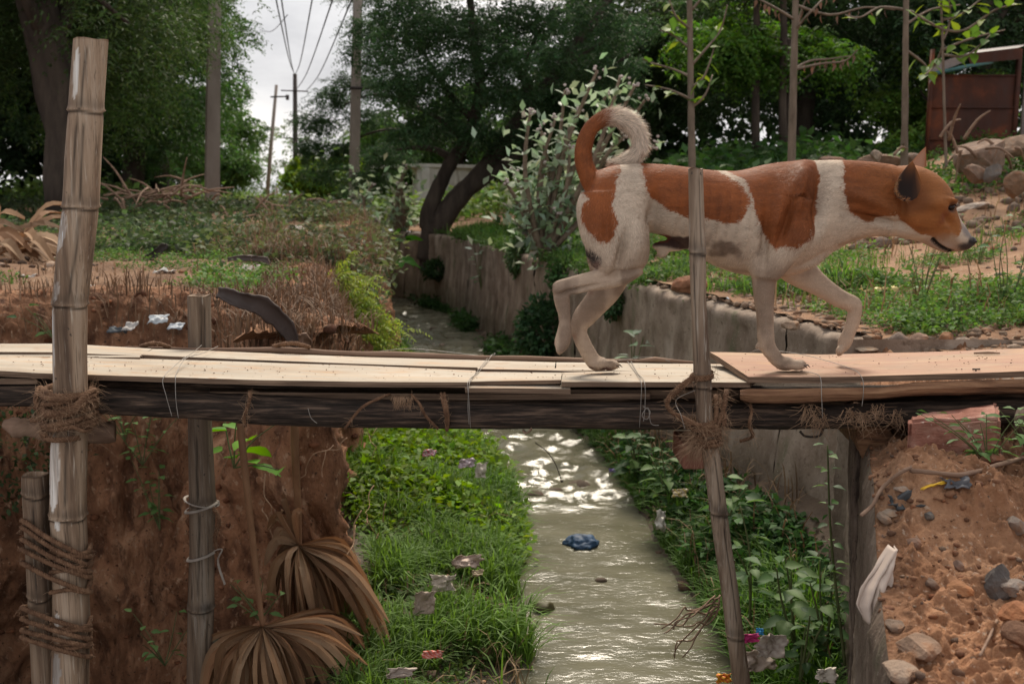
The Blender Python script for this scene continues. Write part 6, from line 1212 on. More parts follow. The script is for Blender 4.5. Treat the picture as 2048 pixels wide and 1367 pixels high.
def far_mid(n):
    y = RNG.uniform(17, 60, n); x = RNG.uniform(-.5, .05, n) * y; m = ((x - cx(y)) < .6) | (y > 23) | ((x - cx(y)) > 2.4); return on(z_ground, x[m], y[m])
carpet("undergrowth", "pale green scrub under the far poles", 16000, far_mid, 'leafy', (.11, .18, .05), .12, .3, 20)
# ---- ragged upper canopy behind everything: far wood
def wood(name, label, x0, x1, y0, y1, n, zmax, col, seed):
    global RNG
    RNG = np.random.default_rng(seed); x = RNG.uniform(x0, x1, n); y = RNG.uniform(y0, y1, n); top = zmax * (1 + .25 * fbm(np.stack([x * .3, y * .3, 0 * x], -1), 3, seed)); z = RNG.uniform(-.3, 1, n) ** 1 * top
    lf = LF(); p = np.stack([x, y, z], 1); keepm = fbm(p * .6, 3, seed + 1) > -.12; p = p[keepm]; lf.sprigs(p, RNG.normal(size=p.shape), 4, .7, .38, .22, np.array(col) * (1 + .5 * fbm(p * .4, 2, 3)[:, None]), .4, .3); o = lf.build(name, M['leaf']); tag(o, label, kind='stuff')
wood("far_wood", "far dark wood closing the view on the right", 1.5, 26, 25, 29, 12000, 8, G3, 31)
wood("far_wood", "far dark wood closing the view on the left", -26, -8.5, 22.5, 26, 14000, 9, G3, 32)
wood("far_wood", "distant hazy treeline at the end of the gap", -32, 3, 72, 80, 2600, 5, (.13, .18, .10), 33)  # no haze in the air; it is mixed into the leaf colour
# ---- leafy plants with leaves of their own
def plant(label, base, height, nl, s, key, seed, name="weed", cat="plant", spread=.5, stems=3, top=None, stemr=.0035, group=None, mat='twig'):
    rr = np.random.default_rng(seed); base = Vector(base); root = empty(name, base); tag(root, label, cat, group); spots = []
    for k in range(stems):
        a = rr.uniform(0, 6.28); rd = spread * rr.uniform(.2, 1) * height * (0 if stems == 1 else 1); t = base + Vector((math.cos(a) * rd, math.sin(a) * rd * .7, height * rr.uniform(.65, 1.05)))
        if top and k == 0: t = Vector(top)
        pp_ = catmull([base, base.lerp(t, .5) + Vector(((rr.uniform() - .5) * .1 * height, 0, .06 * height)), t], 6); mb = MB(); mb.tube(pp_, lerp_list([stemr, stemr * .4], len(pp_)), 6); mb.build('stem', M[mat], root)
        for j in range(max(2, nl // stems)):
            f = .25 + .75 * j / max(1, nl // stems - 1); q_ = pp_[min(len(pp_) - 1, int(f * (len(pp_) - 1)))]; aa = j * 2.4 + k; d = Vector((math.cos(aa), math.sin(aa) * .9, .25 - .5 * (1 - f))); spots.append((q_ + d * s * .25, d, s * rr.uniform(.65, 1.15) * (1.15 - .4 * f)))
    put_leaves(root, key, spots); return root
M['green_stem'] = mat_noise('green_stem', [(.3, (.07, .10, .035)), (.7, (.13, .14, .06))], 20, bump=0)
def fy(px, py, off=.33):
    rx, rz = ray(px, py)
    for t_ in np.linspace(2.85, 6, 200):
        if float(edge_sd(np.array([rx * t_]), np.array([t_]))[0]) > -off: return t_
    return 3.3
def RB(px, py, z=-1.3): v = PZ(px, py, z); return v
rb = [("tall spindly weed climbing in front of the concrete wall, left of the upright board", P(1690, 1330, 2.75), P(1655, 890, 2.85), 1, 26, .045, 'broad'),
    ("broad-leaved weed just right of the slender post, highest leaves at the wall's broken foot", P(1500, 1240, 3.1), P(1480, 1010, 3.2), 2, 18, .085, 'broad'),
    ("broad-leaved weed in the middle of the right bank thicket", P(1590, 1290, 2.9), P(1570, 1110, 2.95), 3, 24, .085, 'broad'),
    ("leafy weed with the largest pale leaves beside the rag", P(1650, 1310, 2.8), P(1640, 1120, 2.8), 3, 22, .08, 'broad'),
    ("low bushy weed at the bottom of the right bank", P(1600, 1360, 2.75), P(1620, 1230, 2.7), 4, 30, .06, 'broad'),
    ("dark leafy weed behind the hanging brick", P(1335, 1020, 4.6), P(1320, 880, 4.6), 3, 30, .09, 'broad'),
    ("weed with glossy leaves right of the hanging brick", P(1450, 1060, 3.9), P(1440, 940, 3.9), 3, 22, .09, 'broad'),
    ("leafy weed under the log left of the rope knot", P(1270, 960, 5.2), P(1250, 868, 5.2), 4, 34, .10, 'broad'),
    ("big-leaved weed at the wall foot seen under the dog's belly", P(1265, 760, 6.0), P(1262, 672, 6.0), 3, 14, .12, 'milk')]
for i, (lb, b_, t_, st, nl, s, key) in enumerate(rb):
    plant(lb, b_, (t_ - b_).length, nl, s, key, 300 + i, 'weed', 'plant', .45, st, t_, .005, mat='green_stem')
plant("heart-leaved green sprout in front of the clay face, beside the dead palm stalk", P(468, 935, fy(468, 935)), .2, 14, .10, 'heart', 320, 'sprout', 'plant', .9, 4, P(560, 940, fy(468, 935) - .1), .003, mat='green_stem')
for i, (a, b, y, nl, h, s, lb) in enumerate([(285, 930, fy(285, 930), 30, .26, .045, "weed hanging on the clay face just under the log"), (320, 1060, fy(320, 1060), 34, .24, .048, "leafy weed in the middle of the clay face left of the grey post"), (330, 1330, fy(330, 1330, .42), 16, .18, .05, "small weed low on the clay face at the bottom"), (520, 1240, fy(520, 1240, .42), 16, .12, .04, "tiny blue-green weed behind the first palm fan's stalk"), (110, 680, fy(110, 680, .1), 14, .14, .055, "fleshy-leaved weed on the bank just left of the tall bamboo post"), (250, 880, fy(250, 880), 18, .16, .04, "weed sprig right under the log beside the tall bamboo post")]):
    plant(lb, P(a, b, y), h, nl, s, 'small' if i != 4 else 'broad', 330 + i, 'weed', 'plant', .9, 5, None, .0025, mat='green_stem')
plant("small round-leaved creeper in front of the reddish stone block", P(1975, 925, 2.06), .12, 44, .034, 'small', 340, 'creeper', 'plant', 1.3, 8, None, .0016, mat='green_stem')
plant("round-leaved creeper at the right edge beside the dark stone", P(2065, 920, 2.06), .12, 26, .038, 'small', 341, 'creeper', 'plant', 1.2, 5, None, .0016, mat='green_stem')
plant("taro-like plant with broad bright leaves at the bend of the drain", P(795, 530, 13.5), .42, 12, .30, 'taro', 342, 'taro_plant', 'plant', .6, 6, None, .012, mat='green_stem')
plant("pale lanky weed standing in the drain against the wall, left of the milkweed's base", P(965, 590, 11.5), .75, 22, .13, 'milk', 343, 'weed', 'plant', .25, 3, None, .006, mat='green_stem')
for i, (a, b, y, h, nl, s, lb) in enumerate([(1845, 610, 4.6, .42, 26, .05, "bare-stemmed shrub with few small leaves below the dog's muzzle"), (2010, 640, 4.2, .42, 26, .06, "leafy shrub at the right edge of the weedy ground"), (1915, 672, 3.9, .16, 12, .05, "short leafy weed right behind the pinkish board"), (1950, 560, 5.4, .34, 22, .045, "twiggy shrub between the dog's muzzle and the right edge"), (700, 430, 14, .9, 40, .13, "shrub on the left bank at the foot of the pole with the crossarm")]):
    plant(lb, P(a, b, y), h, nl, s, 'broad' if i else 'small', 350 + i, 'shrub', 'shrub', .5, 6, None, .003, mat='green_stem')
# ivy-like cushions on the wall
def bush_mass(name, label, c, r, n, col, s, seed, cat="bush"):
    global RNG
    RNG = np.random.default_rng(seed); d = unit(RNG.normal(size=(n, 3))); p = np.array(c) + d * RNG.uniform(.55, 1, (n, 1)) * np.array(r) * (1 + .3 * fbm(d * 3 + seed, 2, seed)[:, None]); root = empty(name, Vector(c) - Vector((0, 0, r[2]))); tag(root, label, cat)
    lf = LF(); lf.leaves(p, d + RNG.normal(size=d.shape) * .7, s, s * .55, np.array(col) * (1 + .4 * fbm(p * 6, 2, 2)[:, None]), jit=.35); lf.build('foliage', M['leaf_gloss'], root); mb = MB()
    for k in range(5): mb.tube([Vector(c) - Vector((0, 0, r[2])), Vector(c) + Vector(d[k] * np.array(r) * .7)], [.01, .004], 5)
    mb.build('stem', M['twig'], root)
bush_mass("cushion_bush", "rounded dark green cushion hanging over the wall left of the milkweed's base", P(1038, 510, 9.7), (.11, .2, .22), 1500, (.075, .13, .05), .045, 51)
bush_mass("cushion_bush", "green cushion on the wall top directly behind the dog's hind leg", P(1150, 548, 8.1), (.24, .2, .17), 1700, (.06, .125, .04), .045, 52)
bush_mass("shrub", "dark bush at the wall foot behind the dog's lifted hock", P(1095, 660, 8.2), (.27, .27, .27), 2200, (.045, .095, .04), .06, 53)
bush_mass("shrub", "small ivy clump hanging on the wall between the dog's hind legs", P(1225, 600, 6.6), (.07, .12, .12), 600, (.05, .10, .04), .04, 54)
bush_mass("shrub", "dark bush at the foot of the spreading tree", P(875, 540, 14.0), (.2, .2, .14), 700, (.035, .07, .025), .07, 55)
bush_mass("shrub", "dark leafy mass behind the driftwood end at the left edge", P(10, 905, fy(10, 905, .1)), (.30, .3, .26), 1500, (.045, .075, .03), .03, 56)
# yellow-green feathery shrub on the left bank
RNG = np.random.default_rng(60); yb0 = P(705, 700, 5.9); fs = empty("feathery_shrub", yb0); tag(fs, "yellow-green feathery shrub leaning over the left bank", "shrub")
lf = LF(); tips = [(675, 560), (650, 530), (690, 530), (712, 600), (735, 620), (752, 645), (768, 672), (730, 660), (720, 640), (690, 620), (740, 690), (770, 700), (700, 690), (660, 590), (795, 650), (725, 565), (775, 685), (700, 590)]
for i, (a, b) in enumerate(tips):
    t = P(a, b, 5.9 + .5 * (_r(i) - .5)); pp_ = catmull([yb0, yb0.lerp(t, .55) + Vector((0, 0, .12)), t], 8); mb = MB(); mb.tube(pp_, lerp_list([.006, .002], len(pp_)), 5); mb.build('branch', M['twig'], fs)
    q_ = np.array([pp_[int(f * (len(pp_) - 1))] for f in np.linspace(.3, 1, 9)]); q_ = np.repeat(q_, 2, 0) + RNG.normal(size=(18, 3)) * .03
    lf.sprigs(q_, RNG.normal(size=(18, 3)) * [1, 1, .4] + [.25, 0, .1], 9, .17, .050, .015, (.22, .28, .06), .5, .25)
lf.build('foliage', M['leaf'], fs)
# bamboo-thin roots on the clay face
mb = MB(); rr = np.random.default_rng(77)
for k in range(46):
    i = rr.integers(int(len(pts) * .2), int(len(pts) * .72)); p = Vector((pts[i, 0], pts[i, 1], rim[i] - rr.uniform(.15, .8))); n_ = Vector((-nrm[i, 0], -nrm[i, 1], 0)); p = p + n_ * .13; q_ = [p]
    tx = Vector((tg[i, 0], tg[i, 1], 0)) * rr.choice([-1, 1])
    for s in range(6): q_.append(q_[-1] + tx * rr.uniform(.0, .05) + Vector((0, 0, -rr.uniform(-.01, .05))) + n_ * rr.normal() * .012)
    mb.tube(catmull(q_, 3), lerp_list([.0022, .0009], 19), 4)
tag(mb.build('roots', M['fibre']), "thin pale roots trailing over the clay face", kind='stuff')
# ------------------------------------------------------------------ dead palm fans
DRY = [(.26, .15, .085), (.34, .21, .12), (.19, .11, .06), (.40, .27, .17)]
def palm_fan(label, hub, yh, stalk, blades, seed):
    h = P(*hub, yh); root = empty("dead_palm_frond", h); tag(root, label, "palm frond", "dead palm fronds hanging under the bridge"); rr = np.random.default_rng(seed)
    mb = MB(); pp_ = catmull([P(*s) for s in stalk], 8); mb.tube(pp_, lerp_list([K(17, yh) * .55, K(15, yh) * .55, K(13, yh) * .5], len(pp_)), 8, flat=.55, rough=.04); mb.build('stalk', M['stalk'], root)
    for k, (tx, ty, dy, w) in enumerate(blades):
        t = P(tx, ty, yh + dy); n = 11; m = h.lerp(t, .5) + Vector(((tx - hub[0]) * .00022, -.03 + dy * .4, .05 + .03 * rr.uniform())); pl = catmull([h, m, t + Vector((rr.normal() * .01, 0, 0))], 5)[:n]; V = []; C = []; col = np.array(DRY[rr.integers(4)]) * rr.uniform(.75, 1.2); tw = rr.uniform(-.5, .5)
        for i, p in enumerate(pl):
            f = i / (len(pl) - 1); d = (pl[min(i + 1, len(pl) - 1)] - pl[max(i - 1, 0)]).normalized(); sdv = d.cross(Vector((math.sin(tw + f * tw), -1, .15))).normalized(); nn = sdv.cross(d)
            ww = K(w, yh) * (math.sin(min(1, f * 1.6 + .08) * math.pi / 2) * (1 - max(0, f - .6) ** 1.5 * 3.6)); ww = max(ww, .0006); fo = .42
            for sg, q in ((-1, fo), (0, -fo * .4), (1, fo)): V.append(tuple(p + sdv * sg * ww * .5 + nn * ww * q * (1.2 - .6 * f))); C.append(col * (1.12 if sg == 0 else .9) * (1 + .05 * rr.normal()))
        N_ = len(pl); Fs = [(i * 3 + j, i * 3 + j + 1, i * 3 + j + 4, i * 3 + j + 3) for i in range(N_ - 1) for j in range(2)]
        mesh_obj('blade', V, Fs, M['dry'], root, np.array(C), False)
    return root
M['stalk'] = mat_noise('palm_stalk', [(.3, (.17, .085, .045)), (.7, (.30, .165, .09))], 10, stretch=(3, 3, .3), rough=.6, bump=.3)
def fan_tips(n, arc, jx, jy, seed, dy0=-.12, dy1=.2):
    rr = np.random.default_rng(seed); out = []
    for k in range(n):
        f = k / (n - 1); x = np.interp(f, np.linspace(0, 1, len(arc)), [a[0] for a in arc]); y = np.interp(f, np.linspace(0, 1, len(arc)), [a[1] for a in arc]); out.append((x + rr.normal() * jx, y + rr.normal() * jy, rr.uniform(dy0, dy1), rr.uniform(12, 19)))
    return out
palm_fan("nearer dead palm frond, its brown fan hanging at the bottom of the picture", (525, 1252), 2.78, [(476, 800, 2.66), (492, 960, 2.70), (510, 1120, 2.76), (525, 1252, 2.78)],
    fan_tips(66, [(395, 1400), (430, 1400), (455, 1440), (500, 1440), (540, 1450), (600, 1450), (650, 1430), (700, 1400), (735, 1370), (745, 1330), (720, 1290)], 20, 22, 1) + [(420 + 330 * _r(q, 1), 1340 + 60 * _r(q, 2), .2 * _r(q) - .1, 5) for q in range(22)], 1)
palm_fan("farther dead palm frond, its fan drooping to the right above the grass", (598, 1090), 3.02, [(588, 800, 2.9), (590, 900, 2.94), (595, 1000, 3.0), (598, 1090, 3.02)],
    fan_tips(62, [(548, 1180), (560, 1230), (600, 1255), (630, 1260), (655, 1300), (690, 1330), (730, 1325), (765, 1310), (770, 1270), (745, 1230), (715, 1190)], 16, 18, 2) + [(560 + 200 * _r(q, 3), 1220 + 90 * _r(q, 4), .2 * _r(q) - .1, 5) for q in range(20)] + [(562, 1000, .05, 16), (540, 1060, .05, 18), (556, 1020, -.05, 14), (545, 1100, .06, 18), (600, 1020, -.05, 15), (538, 1130, 0, 20)], 2)
# dark curved palm spathe on the bank
def husk(label, px_pts, y, w, col, cat="palm husk"):
    pp_ = catmull([P(a, b, y + c) for a, b, c in px_pts], 8); V = []; C = []; n = len(pp_)
    for i, p in enumerate(pp_):
        f = i / (n - 1); d = (pp_[min(i + 1, n - 1)] - pp_[max(i - 1, 0)]).normalized(); sd_ = d.cross(Vector((.1, -1, .2))).normalized(); nn = sd_.cross(d); ww = K(w, y) * (math.sin(math.pi * min(1, max(.04, f * .93 + .07))) ** .6)
        for k in range(7): a = (k / 6 - .5) * 2.6; V.append(tuple(p + sd_ * math.sin(a) * ww * .5 - nn * math.cos(a) * ww * .34 + Vector((0, 0, .018 * n1(i * .35, k * .5, 3))))); C.append(np.array(col) * (1 + .25 * n1(i * .3, k * .5, 5)))
    Fs = [(i * 7 + k, i * 7 + k + 1, i * 7 + k + 8, i * 7 + k + 7) for i in range(n - 1) for k in range(6)]; o = mesh_obj("palm_husk", V, Fs, M['husk'], None, np.array(C)); so = o.modifiers.new('t', 'SOLIDIFY'); so.thickness = .006; tag(o, label, cat); return o
M['husk'] = mat_attr('husk', .7, .5, 40, spec=.4, st=(1, 1, 1))
husk("big dark curved palm husk arching over the clay bank beside the grey post", [(432, 582, .1), (470, 595, 0), (520, 612, -.05), (560, 640, -.05), (580, 668, -.05), (590, 695, -.05)], 3.02, 34, (.035, .020, .015))
husk("short brown palm husk tip touching the back edge of the deck", [(572, 692, 0), (590, 682, 0), (608, 680, 0), (622, 690, .03)], 3.15, 22, (.15, .085, .055))
husk("small black curled husk lying on the left bank's dirt", [(285, 520, 0), (305, 510, 0), (325, 495, 0), (335, 492, 0)], 6.2, 14, (.03, .022, .02)); husk("dark curled husk below the black one on the dirt", [(310, 520, 0), (322, 535, 0), (340, 545, .1)], 6.0, 16, (.06, .035, .028)); husk("dark stick-like husk among the straw near the rim", [(455, 518, 0), (495, 515, 0), (530, 520, 0), (540, 530, 0)], 5.6, 9, (.07, .05, .045))
# heap of dry palm leaves at the left edge
rr = np.random.default_rng(9); hp0 = PZ(20, 520, -.40); heap = empty("palm_leaf_heap", hp0); tag(heap, "heap of dry brown palm leaves at the left edge of the picture", "leaf heap")
for k in range(46):
    a = P(-40 + 110 * rr.uniform(), 455 + 55 * rr.uniform(), hp0.y + rr.uniform(-.4, .5)); d = Vector((rr.normal() * .8 + .2, rr.normal() * .4, rr.normal() * .35 - .1)).normalized(); l = rr.uniform(.25, .55); pl = catmull([a, a + d * l * .5 + Vector((0, 0, .05)), a + d * l - Vector((0, 0, .08))], 4); V = []; C = []; col = np.array(DRY[rr.integers(4)]) * rr.uniform(.6, 1.1)
    for i, p in enumerate(pl):
        f = i / (len(pl) - 1); s_ = d.cross(Vector((rr.normal() * .1, -.5, 1))).normalized(); ww = .075 * (1 - abs(f - .45) * 1.5) + .004
        for sg in (-1, 0, 1): V.append((p.x + s_.x * sg * ww * .5, p.y + s_.y * sg * ww * .5, max(p.z + s_.z * sg * ww * .5 - (.014 if sg == 0 else 0), hp0.z + .01))); C.append(col)
    mesh_obj('dry_leaf', V, [(i * 3 + j, i * 3 + j + 1, i * 3 + j + 4, i * 3 + j + 3) for i in range(len(pl) - 1) for j in range(2)], M['dry'], heap, np.array(C), False)
# brushwood piles
for (px, py, y, n, w, lb) in ((290, 395, 11, 46, 1.0, "pile of dry sticks and leaves before the left wood"), (560, 430, 11.5, 34, .7, "tangle of dead brushwood right of the thick concrete pole"), (1940, 300, 8.0, 14, .6, "few dead sticks on the ridge below the rusty shed")):
    c = P(px, py, y); bw = empty('brushwood', c); tag(bw, lb, "brushwood")
    for k in range(n):
        mb = MB()
        p = c + Vector((rr.normal() * w * .35, rr.normal() * .2, abs(rr.normal()) * .10 - .08)); d = Vector((rr.normal(), rr.normal() * .3, rr.normal() * .4)).normalized() * rr.uniform(.2, .6) * w; mb.tube(catmull([p, p + d * .5 + Vector((0, 0, .04)), p + d], 3), [.014, .013, .012, .011, .009, .007, .005], 5); mb.build('stick', M['stick'], bw)
# ------------------------------------------------------------------ litter
def cloth(name, label, c, w, h, seed, col, cat, n=18, amp=.3, up=(0, -.5, 1), right=(1, 0, 0), stripe=None, group=None, rough=.6):
    up = Vector(up).normalized(); right = Vector(right).normalized(); nn = right.cross(up); V = []; C = []; c = Vector(c)
    for j in range(n):
        for i in range(n):
            u_, v_ = i / (n - 1) - .5, j / (n - 1) - .5; q = np.array([[u_ * 3.2 + seed, v_ * 3.2, seed * .7]]); a = float(fbm(q, 3, seed)[0]); b = float(fbm(q + 9, 3, seed)[0]); e = 1 + .35 * float(fbm(q * 1.6 + 4, 2, seed)[0])
            V.append(tuple(c + right * (u_ * w * e + a * w * .16) + up * (v_ * h * e + b * h * .16) + nn * a * amp * max(w, h) * 1.4)); C.append(np.array(col if not (stripe and ((u_ * 4 + v_ * 2) % 1 < .4)) else stripe) * (1 + .2 * b))
    Fs = [(j * n + i, j * n + i + 1, (j + 1) * n + i + 1, (j + 1) * n + i) for j in range(n - 1) for i in range(n - 1)]; o = mesh_obj(name, V, Fs, M['rag'], None, np.clip(np.array(C), .004, 1)); so = o.modifiers.new('t', 'SOLIDIFY'); so.thickness = .0015; tag(o, label, cat, group); return o
M['rag'] = mat_attr('limp_cloth', .6, .4, 60, spec=.35)
rc = P(1738, 1165, 2.15)
# the hanging rag: gathered sheet draped off the rim
V = []; C = []; n = 30; m = 24
for j in range(m):
    f = j / (m - 1); L0 = np.interp(f, [0, .25, .55, .8, 1], [1766, 1738, 1706, 1698, 1712]); R0 = np.interp(f, [0, .25, .55, .8, 1], [1774, 1772, 1770, 1762, 1752]); py = np.interp(f, [0, 1], [1078, 1216])
    for i in range(n):
        g = i / (n - 1); fold = math.sin(g * 19 + f * 3.2) * .007 * (.3 + f) + .012 * n1(g * 4, f * 3, 9); sag = (g - .3) * -18 * math.sin(f * 3.1); V.append(tuple(P(L0 + (R0 - L0) * g, py + sag + 9 * math.sin(g * 9) * f, 1.71 - .05 * f) + Vector((0, -.03 - fold - .02 * math.sin(g * 3.1), 0)))); k_ = .9 + 14 * fold * .6; C.append(np.array([.46, .37, .31]) * (1 + .12 * n1(g * 7, f * 7, 2)))
Fs = [(j * n + i, j * n + i + 1, (j + 1) * n + i + 1, (j + 1) * n + i) for j in range(m - 1) for i in range(n - 1)]; o = mesh_obj("rag", V, Fs, M['rag'], None, np.array(C)); so = o.modifiers.new('t', 'SOLIDIFY'); so.thickness = .002; tag(o, "dirty pale rag hanging from the abutment's left rim", "rag")
wz = -1.607
b_ = PZ(1164, 1088, wz); V, Fs = rock_mesh(77, 4, (.075, .06, .036), .9, False); V += .022 * np.abs(fbm(V * 32, 3, 5))[:, None] * unit(V) - .010 * fbm(V * 12, 2, 4)[:, None] * unit(V); o = mesh_obj("plastic_bag", V + np.array(b_) + [0, 0, .004], Fs, M['bag'] if 'bag' in M else M['rag'], None, np.array([.022, .055, .11]) * (1 + .6 * fbm(V * 30, 3, 9)[:, None]) * np.ones((len(V), 3))); tag(o, "crumpled dark blue plastic bag stuck in the middle of the stream", "bag")
V, Fs = rock_mesh(78, 3, (.05, .04, .03), .5); o = mesh_obj("wet_clump", V + np.array(PZ(1088, 1218, wz)) + [0, 0, .01], Fs, M['rag'], None, np.ones((len(V), 3)) * [.08, .07, .03]); tag(o, "dark wet clump with yellowish leaf at the left water edge", "clump")
for i, (px, py, s_, lb) in enumerate([(1160, 972, .09, "dark wet stone breaking the water at the riffle"), (1075, 990, .07, "stone under the riffle's left lip"), (1110, 985, .06, "small stone in the middle of the riffle"), (870, 660, .10, "flat dark scrap floating under the dog's side of the far stream"), (1200, 1160, .03, "small twiggy scrap floating below the blue bag")]):
    V, Fs = rock_mesh(80 + i, 2, (s_, s_ * .7, s_ * .45), .4); o = mesh_obj("wet_stone", V + np.array(PZ(px, py, wz)), Fs, M['rock'], None, np.ones((len(V), 3)) * [.35, .32, .28]); tag(o, lb, "stone")
LT = [("scrap_bag", 490 + 370, 905, -1.25, .09, .05, (.50, .10, .14), "crumpled pink and white wrapper in the left bank weeds", (.6, .6, .6)), ("scrap_bag", 935, 925, -1.32, .10, .07, (.42, .30, .36), "pale mauve plastic scrap by the left water edge", (.6, .55, .55)), ("scrap_bag", 962, 940, -1.40, .07, .12, (.50, .45, .38), "twisted grey-white plastic strip beside the mauve scrap", None),
    ("scrap_bag", 935, 1122, -1.42, .15, .07, (.44, .34, .28), "torn beige sack piece on the near left bank", None), ("scrap_bag", 885, 1165, -1.42, .12, .09, (.48, .42, .34), "greyish white crumpled bag left of the beige sack piece", None), ("scrap_bag", 848, 1205, -1.42, .10, .12, (.33, .26, .20), "dirty crumpled strip of plastic hanging in the grass", None), ("scrap_bag", 920, 1180, -1.5, .09, .07, (.40, .36, .20), "olive yellow film in the near left bank litter", None),
    ("scrap_bag", 865, 1308, -1.42, .08, .035, (.62, .10, .05), "bright red-orange wrapper near the bottom left of the stream", (.7, .4, .35)), ("scrap_bag", 990, 1215, -1.54, .07, .05, (.34, .22, .18), "brownish scrap at the left water edge by the grass", None), ("scrap_bag", 800, 1345, -1.36, .10, .04, (.40, .33, .28), "grey-white litter scrap at the bottom beside the palm fan", None), ("scrap_bag", 955, 1145, -1.5, .06, .04, (.42, .33, .22), "yellowish paper flake above the beige sack", None),
    ("scrap_bag", 1225, 940, -1.5, .05, .03, (.16, .12, .30), "small violet scrap at the right water edge", None), ("scrap_bag", 1360, 985, -1.35, .10, .06, (.50, .38, .10), "yellow and white wrapper in the weeds under the brick", (.55, .5, .45)), ("scrap_bag", 1322, 1040, -1.45, .06, .14, (.40, .38, .33), "grey rag strip hanging at the right water edge", None), ("scrap_bag", 1500, 1275, -1.3, .07, .04, (.45, .03, .16), "small magenta scrap beside the slender post's foot", None),
    ("scrap_bag", 1520, 1262, -1.3, .03, .03, (.03, .25, .55), "tiny bright blue plastic scrap on the right bank", None), ("scrap_bag", 1545, 1290, -1.32, .12, .10, (.50, .44, .38), "pale crumpled plastic among the right bank litter", (.35, .28, .24)), ("scrap_bag", 1520, 1320, -1.38, .12, .09, (.42, .34, .28), "dirty torn plastic under the pale crumple on the right bank", None), ("scrap_bag", 1448, 1355, -1.40, .06, .04, (.75, .42, .02), "bright yellow and red wrapper at the slender post's foot", (.6, .05, .03)), ("scrap_bag", 1654, 1350, -1.25, .07, .06, (.55, .50, .42), "white plastic flake at the bottom of the right bank", None)]
for i, (nm, px, py, z, w, h, c_, lb, st) in enumerate(LT): cloth("litter_scrap", lb, PZ(px, py, z + .055 * (px < 1050) + .02), w * .7, h * .6, 400 + i, c_, "litter", 14, .28, (.1, .35, .8), (1, .1, 0), st)
lit_l = [(330, 545, (.7, .68, .64), .14, .03, "flat white scrap on the weeds in the middle of the left bank"), (500, 540, (.55, .48, .44), .12, .08, "crumpled pale scrap under the dark husk stick"), (225, 585, (.03, .05, .07), .07, .02, "small flat dark blue scrap on the left dirt"), (60, 555, (.55, .5, .46), .10, .02, "whitish flake on the bare dirt at far left"), (590, 580, (.55, .5, .45), .07, .05, "whitish scrap hanging near the clay rim"), (535, 574, (.58, .53, .5), .05, .025, "small white chip near the clay rim"), (595, 460, (.55, .5, .46), .25, .06, "pale litter patch far along the left rim"), (240, 662, (.07, .08, .09), .10, .04, "dark wet-looking scrap in the bank face behind the deck"), (320, 640, (.42, .45, .47), .09, .05, "bluish white plastic in the bank face behind the deck"), (355, 655, (.40, .43, .46), .07, .04, "crumpled grey plastic left of the grey post"), (265, 655, (.36, .34, .32), .06, .05, "pale shard sticking from the bank face"), (185, 577, (.6, .56, .5), .04, .03, "round white pebble-like scrap right of the tall post")]
for i, (px, py, c_, w, h, lb) in enumerate(lit_l):
    y = gy(px, py, z_left) if py < 620 else fy(px, py, .14); cloth("litter_scrap", lb, P(px, py, y) + Vector((0, -.02, .01)), w * .8, h, 440 + i, c_, "litter", 10, .22, (0, .9, .5), (1, .1, .05))
cloth("litter_scrap", "yellowish crumpled sheet in the weeds right of the dog's raised paw", P(1755, 590, gy(1755, 592, z_right)) + Vector((0, 0, .02)), .16, .06, 470, (.62, .50, .22), "litter", 14, .3, (0, .8, .5))
cloth("litter_scrap", "yellow strap end lying near the top of the foreground rubble", P(1872, 967, ay(1872, 967)), .055, .009, 471, (.62, .38, .03), "litter", 10, .1, (.2, .8, .3), (1, .2, .25)); cloth("litter_scrap", "black and grey film scrap beside the yellow strap end", P(1912, 965, ay(1912, 965)), .05, .03, 472, (.09, .09, .10), "litter", 12, .3, (0, .8, .5)); cloth("litter_scrap", "dark film scrap at the rubble's left rim", P(1815, 1000, ay(1815, 1000)), .06, .03, 473, (.05, .055, .06), "litter", 12, .3, (0, .8, .5))
# many unnamed bits
def f_lt(rr):
    y = rr.uniform(2.7, 6.5); wl = float(uWL(y)); u = wl - rr.uniform(.0, .55); x = u + float(cx(y)); return x, y, float(z_bed(np.array(x), np.array(y))) + .01
rubble("litter", "wet stones and bits of rubbish mixed in the left bank", 420, f_lt, .008, .05, [(1.5, 1.35, 1.2), (.8, .7, .6), (.6, .5, .42), (1.2, .9, .7)], 12)
def f_lr(rr):
    y = rr.uniform(2.4, 12); wl = float(uWR(y)); u = wl + rr.uniform(-.05, .35); x = u + float(cx(y)); return (x, y, float(z_bed(np.array(x), np.array(y))) + .01) if not (y < 3.4 and x > xab(y) - .05) else None
rubble("litter", "stones and rubbish bits along the right water edge", 420, f_lr, .008, .05, [(1.2, 1.1, 1.0), (.6, .55, .5), (.5, .42, .35), (1.0, .7, .6)], 13)
def f_fl(rr):
    y = rr.uniform(6.8, 17); u = rr.uniform(float(uWL(y)), float(uWR(y))); p_ = float(fbm(np.array([[u * 3, y * 1.2, 0]]), 2, 5)[0]); return (u + float(cx(y)), y, -1.598) if p_ > .0 else None
rubble("floating_flecks", "pale flecks added to brighten the far stream, with bits of floating rubbish", 500, f_fl, .006, .045, [(1.9, 1.8, 1.7), (1.4, 1.3, 1.2), (.4, .35, .3), (1.0, .9, .8)], 14)  # pale bits added to lighten the dark far water, some rubbish among them
def f_dk(rr):
    x = rr.uniform(-4, -.3); y = rr.uniform(3.2, 9); return (x, y, float(z_left(np.array(x), np.array(y))) + .006) if float(edge_sd(np.array([x]), np.array([y]))[0]) > -.02 and float(fbm(np.array([[x * 1.5, y * 1.5, 0]]), 2, 8)[0]) > -.05 else None
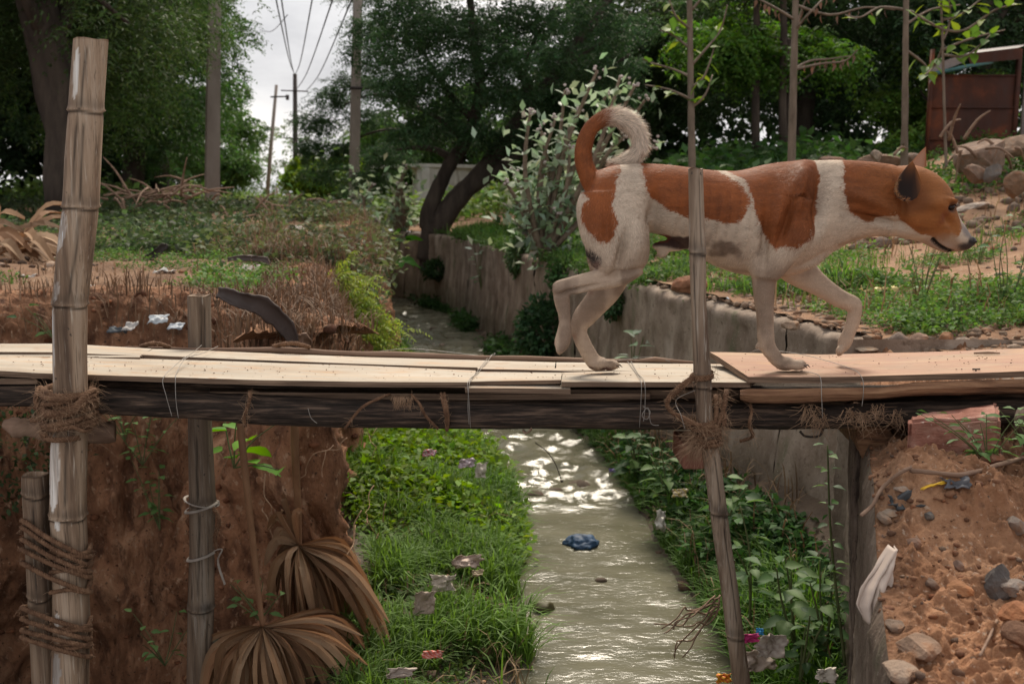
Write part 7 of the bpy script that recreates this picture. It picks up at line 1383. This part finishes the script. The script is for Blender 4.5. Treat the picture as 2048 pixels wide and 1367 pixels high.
rubble("debris", "dark clods, chips and scraps strewn over the left bank", 1500, f_dk, .006, .045, [(.35, .25, .2), (.6, .4, .28), (.9, .6, .4), (.25, .2, .18), (1.4, 1.3, 1.2)], 15)
# dead roots in the water's edge by the post, thin hanging twig, dry stems on the rubble
mb = MB()
for k in range(9):
    p = P(1440 - 10 * _r(k), 1190 + 6 * k * _r(k, 2), 3.0); q_ = [p]
    for s in range(5): q_.append(q_[-1] + Vector((-.045 * _r(k, s) - .01, -.02, .02 - .07 * _r(k, s, 3))))
    mb.tube(catmull(q_, 3), lerp_list([.0035, .002], 16), 5)
tag(mb.build('dead_roots', M['stick']), "tangle of dead roots reaching into the water left of the slender post", "roots")
mb = MB(); mb.tube(catmull([P(1070, 884, 2.4), P(1096, 905, 2.4), P(1112, 930, 2.4), P(1122, 958, 2.4)], 5), .0011, 5); V, Fs = rock_mesh(3, 1, (1, 1, 1), .2); mb.add(V * .004 + np.array(P(1124, 962, 2.4)), Fs); tag(mb.build('hanging_twig', M['bark']), "thin dark twig hanging below the log over the stream", "twig")
mb = MB(); mb.tube(catmull([P(1046, 858, 2.3), P(1052, 866, 2.29), P(1062, 858, 2.29), P(1062, 850, 2.3)], 4), [.002, .004, .006, .006] + [.005] * 9, 6, flat=.4); tag(mb.build('curled_bark', M['stick']), "small curl of bark under the middle of the log", "bark")
for (a, lb, r) in (([(1722, 1030), (1745, 1010), (1765, 975), (1800, 945), (1822, 935)], "long curved dry stem along the rubble's top left rim", .004), ([(1820, 940), (1870, 945), (1930, 948), (2010, 925), (2048, 915)], "brown root lying along the foot of the reddish block", .005), ([(1960, 1310), (1978, 1275), (1994, 1240)], "short dry stalk standing in the rubble near the bottom", .0025), ([(1650, 840), (1640, 870), (1612, 872), (1600, 862)], "dark bent twig hanging behind the pale fibre wisp", .003)):
    mb = MB(); yy = [2.3 if py_ < 900 else ay(px_, py_) - .006 for px_, py_ in a]; mb.tube(catmull([P(x_, y__, z__) for (x_, y__), z__ in zip(a, yy)], 5), r, 6, rough=.2); tag(mb.build('dry_stem', M['stick'] if 'dark' not in lb else M['bark']), lb, "stem")
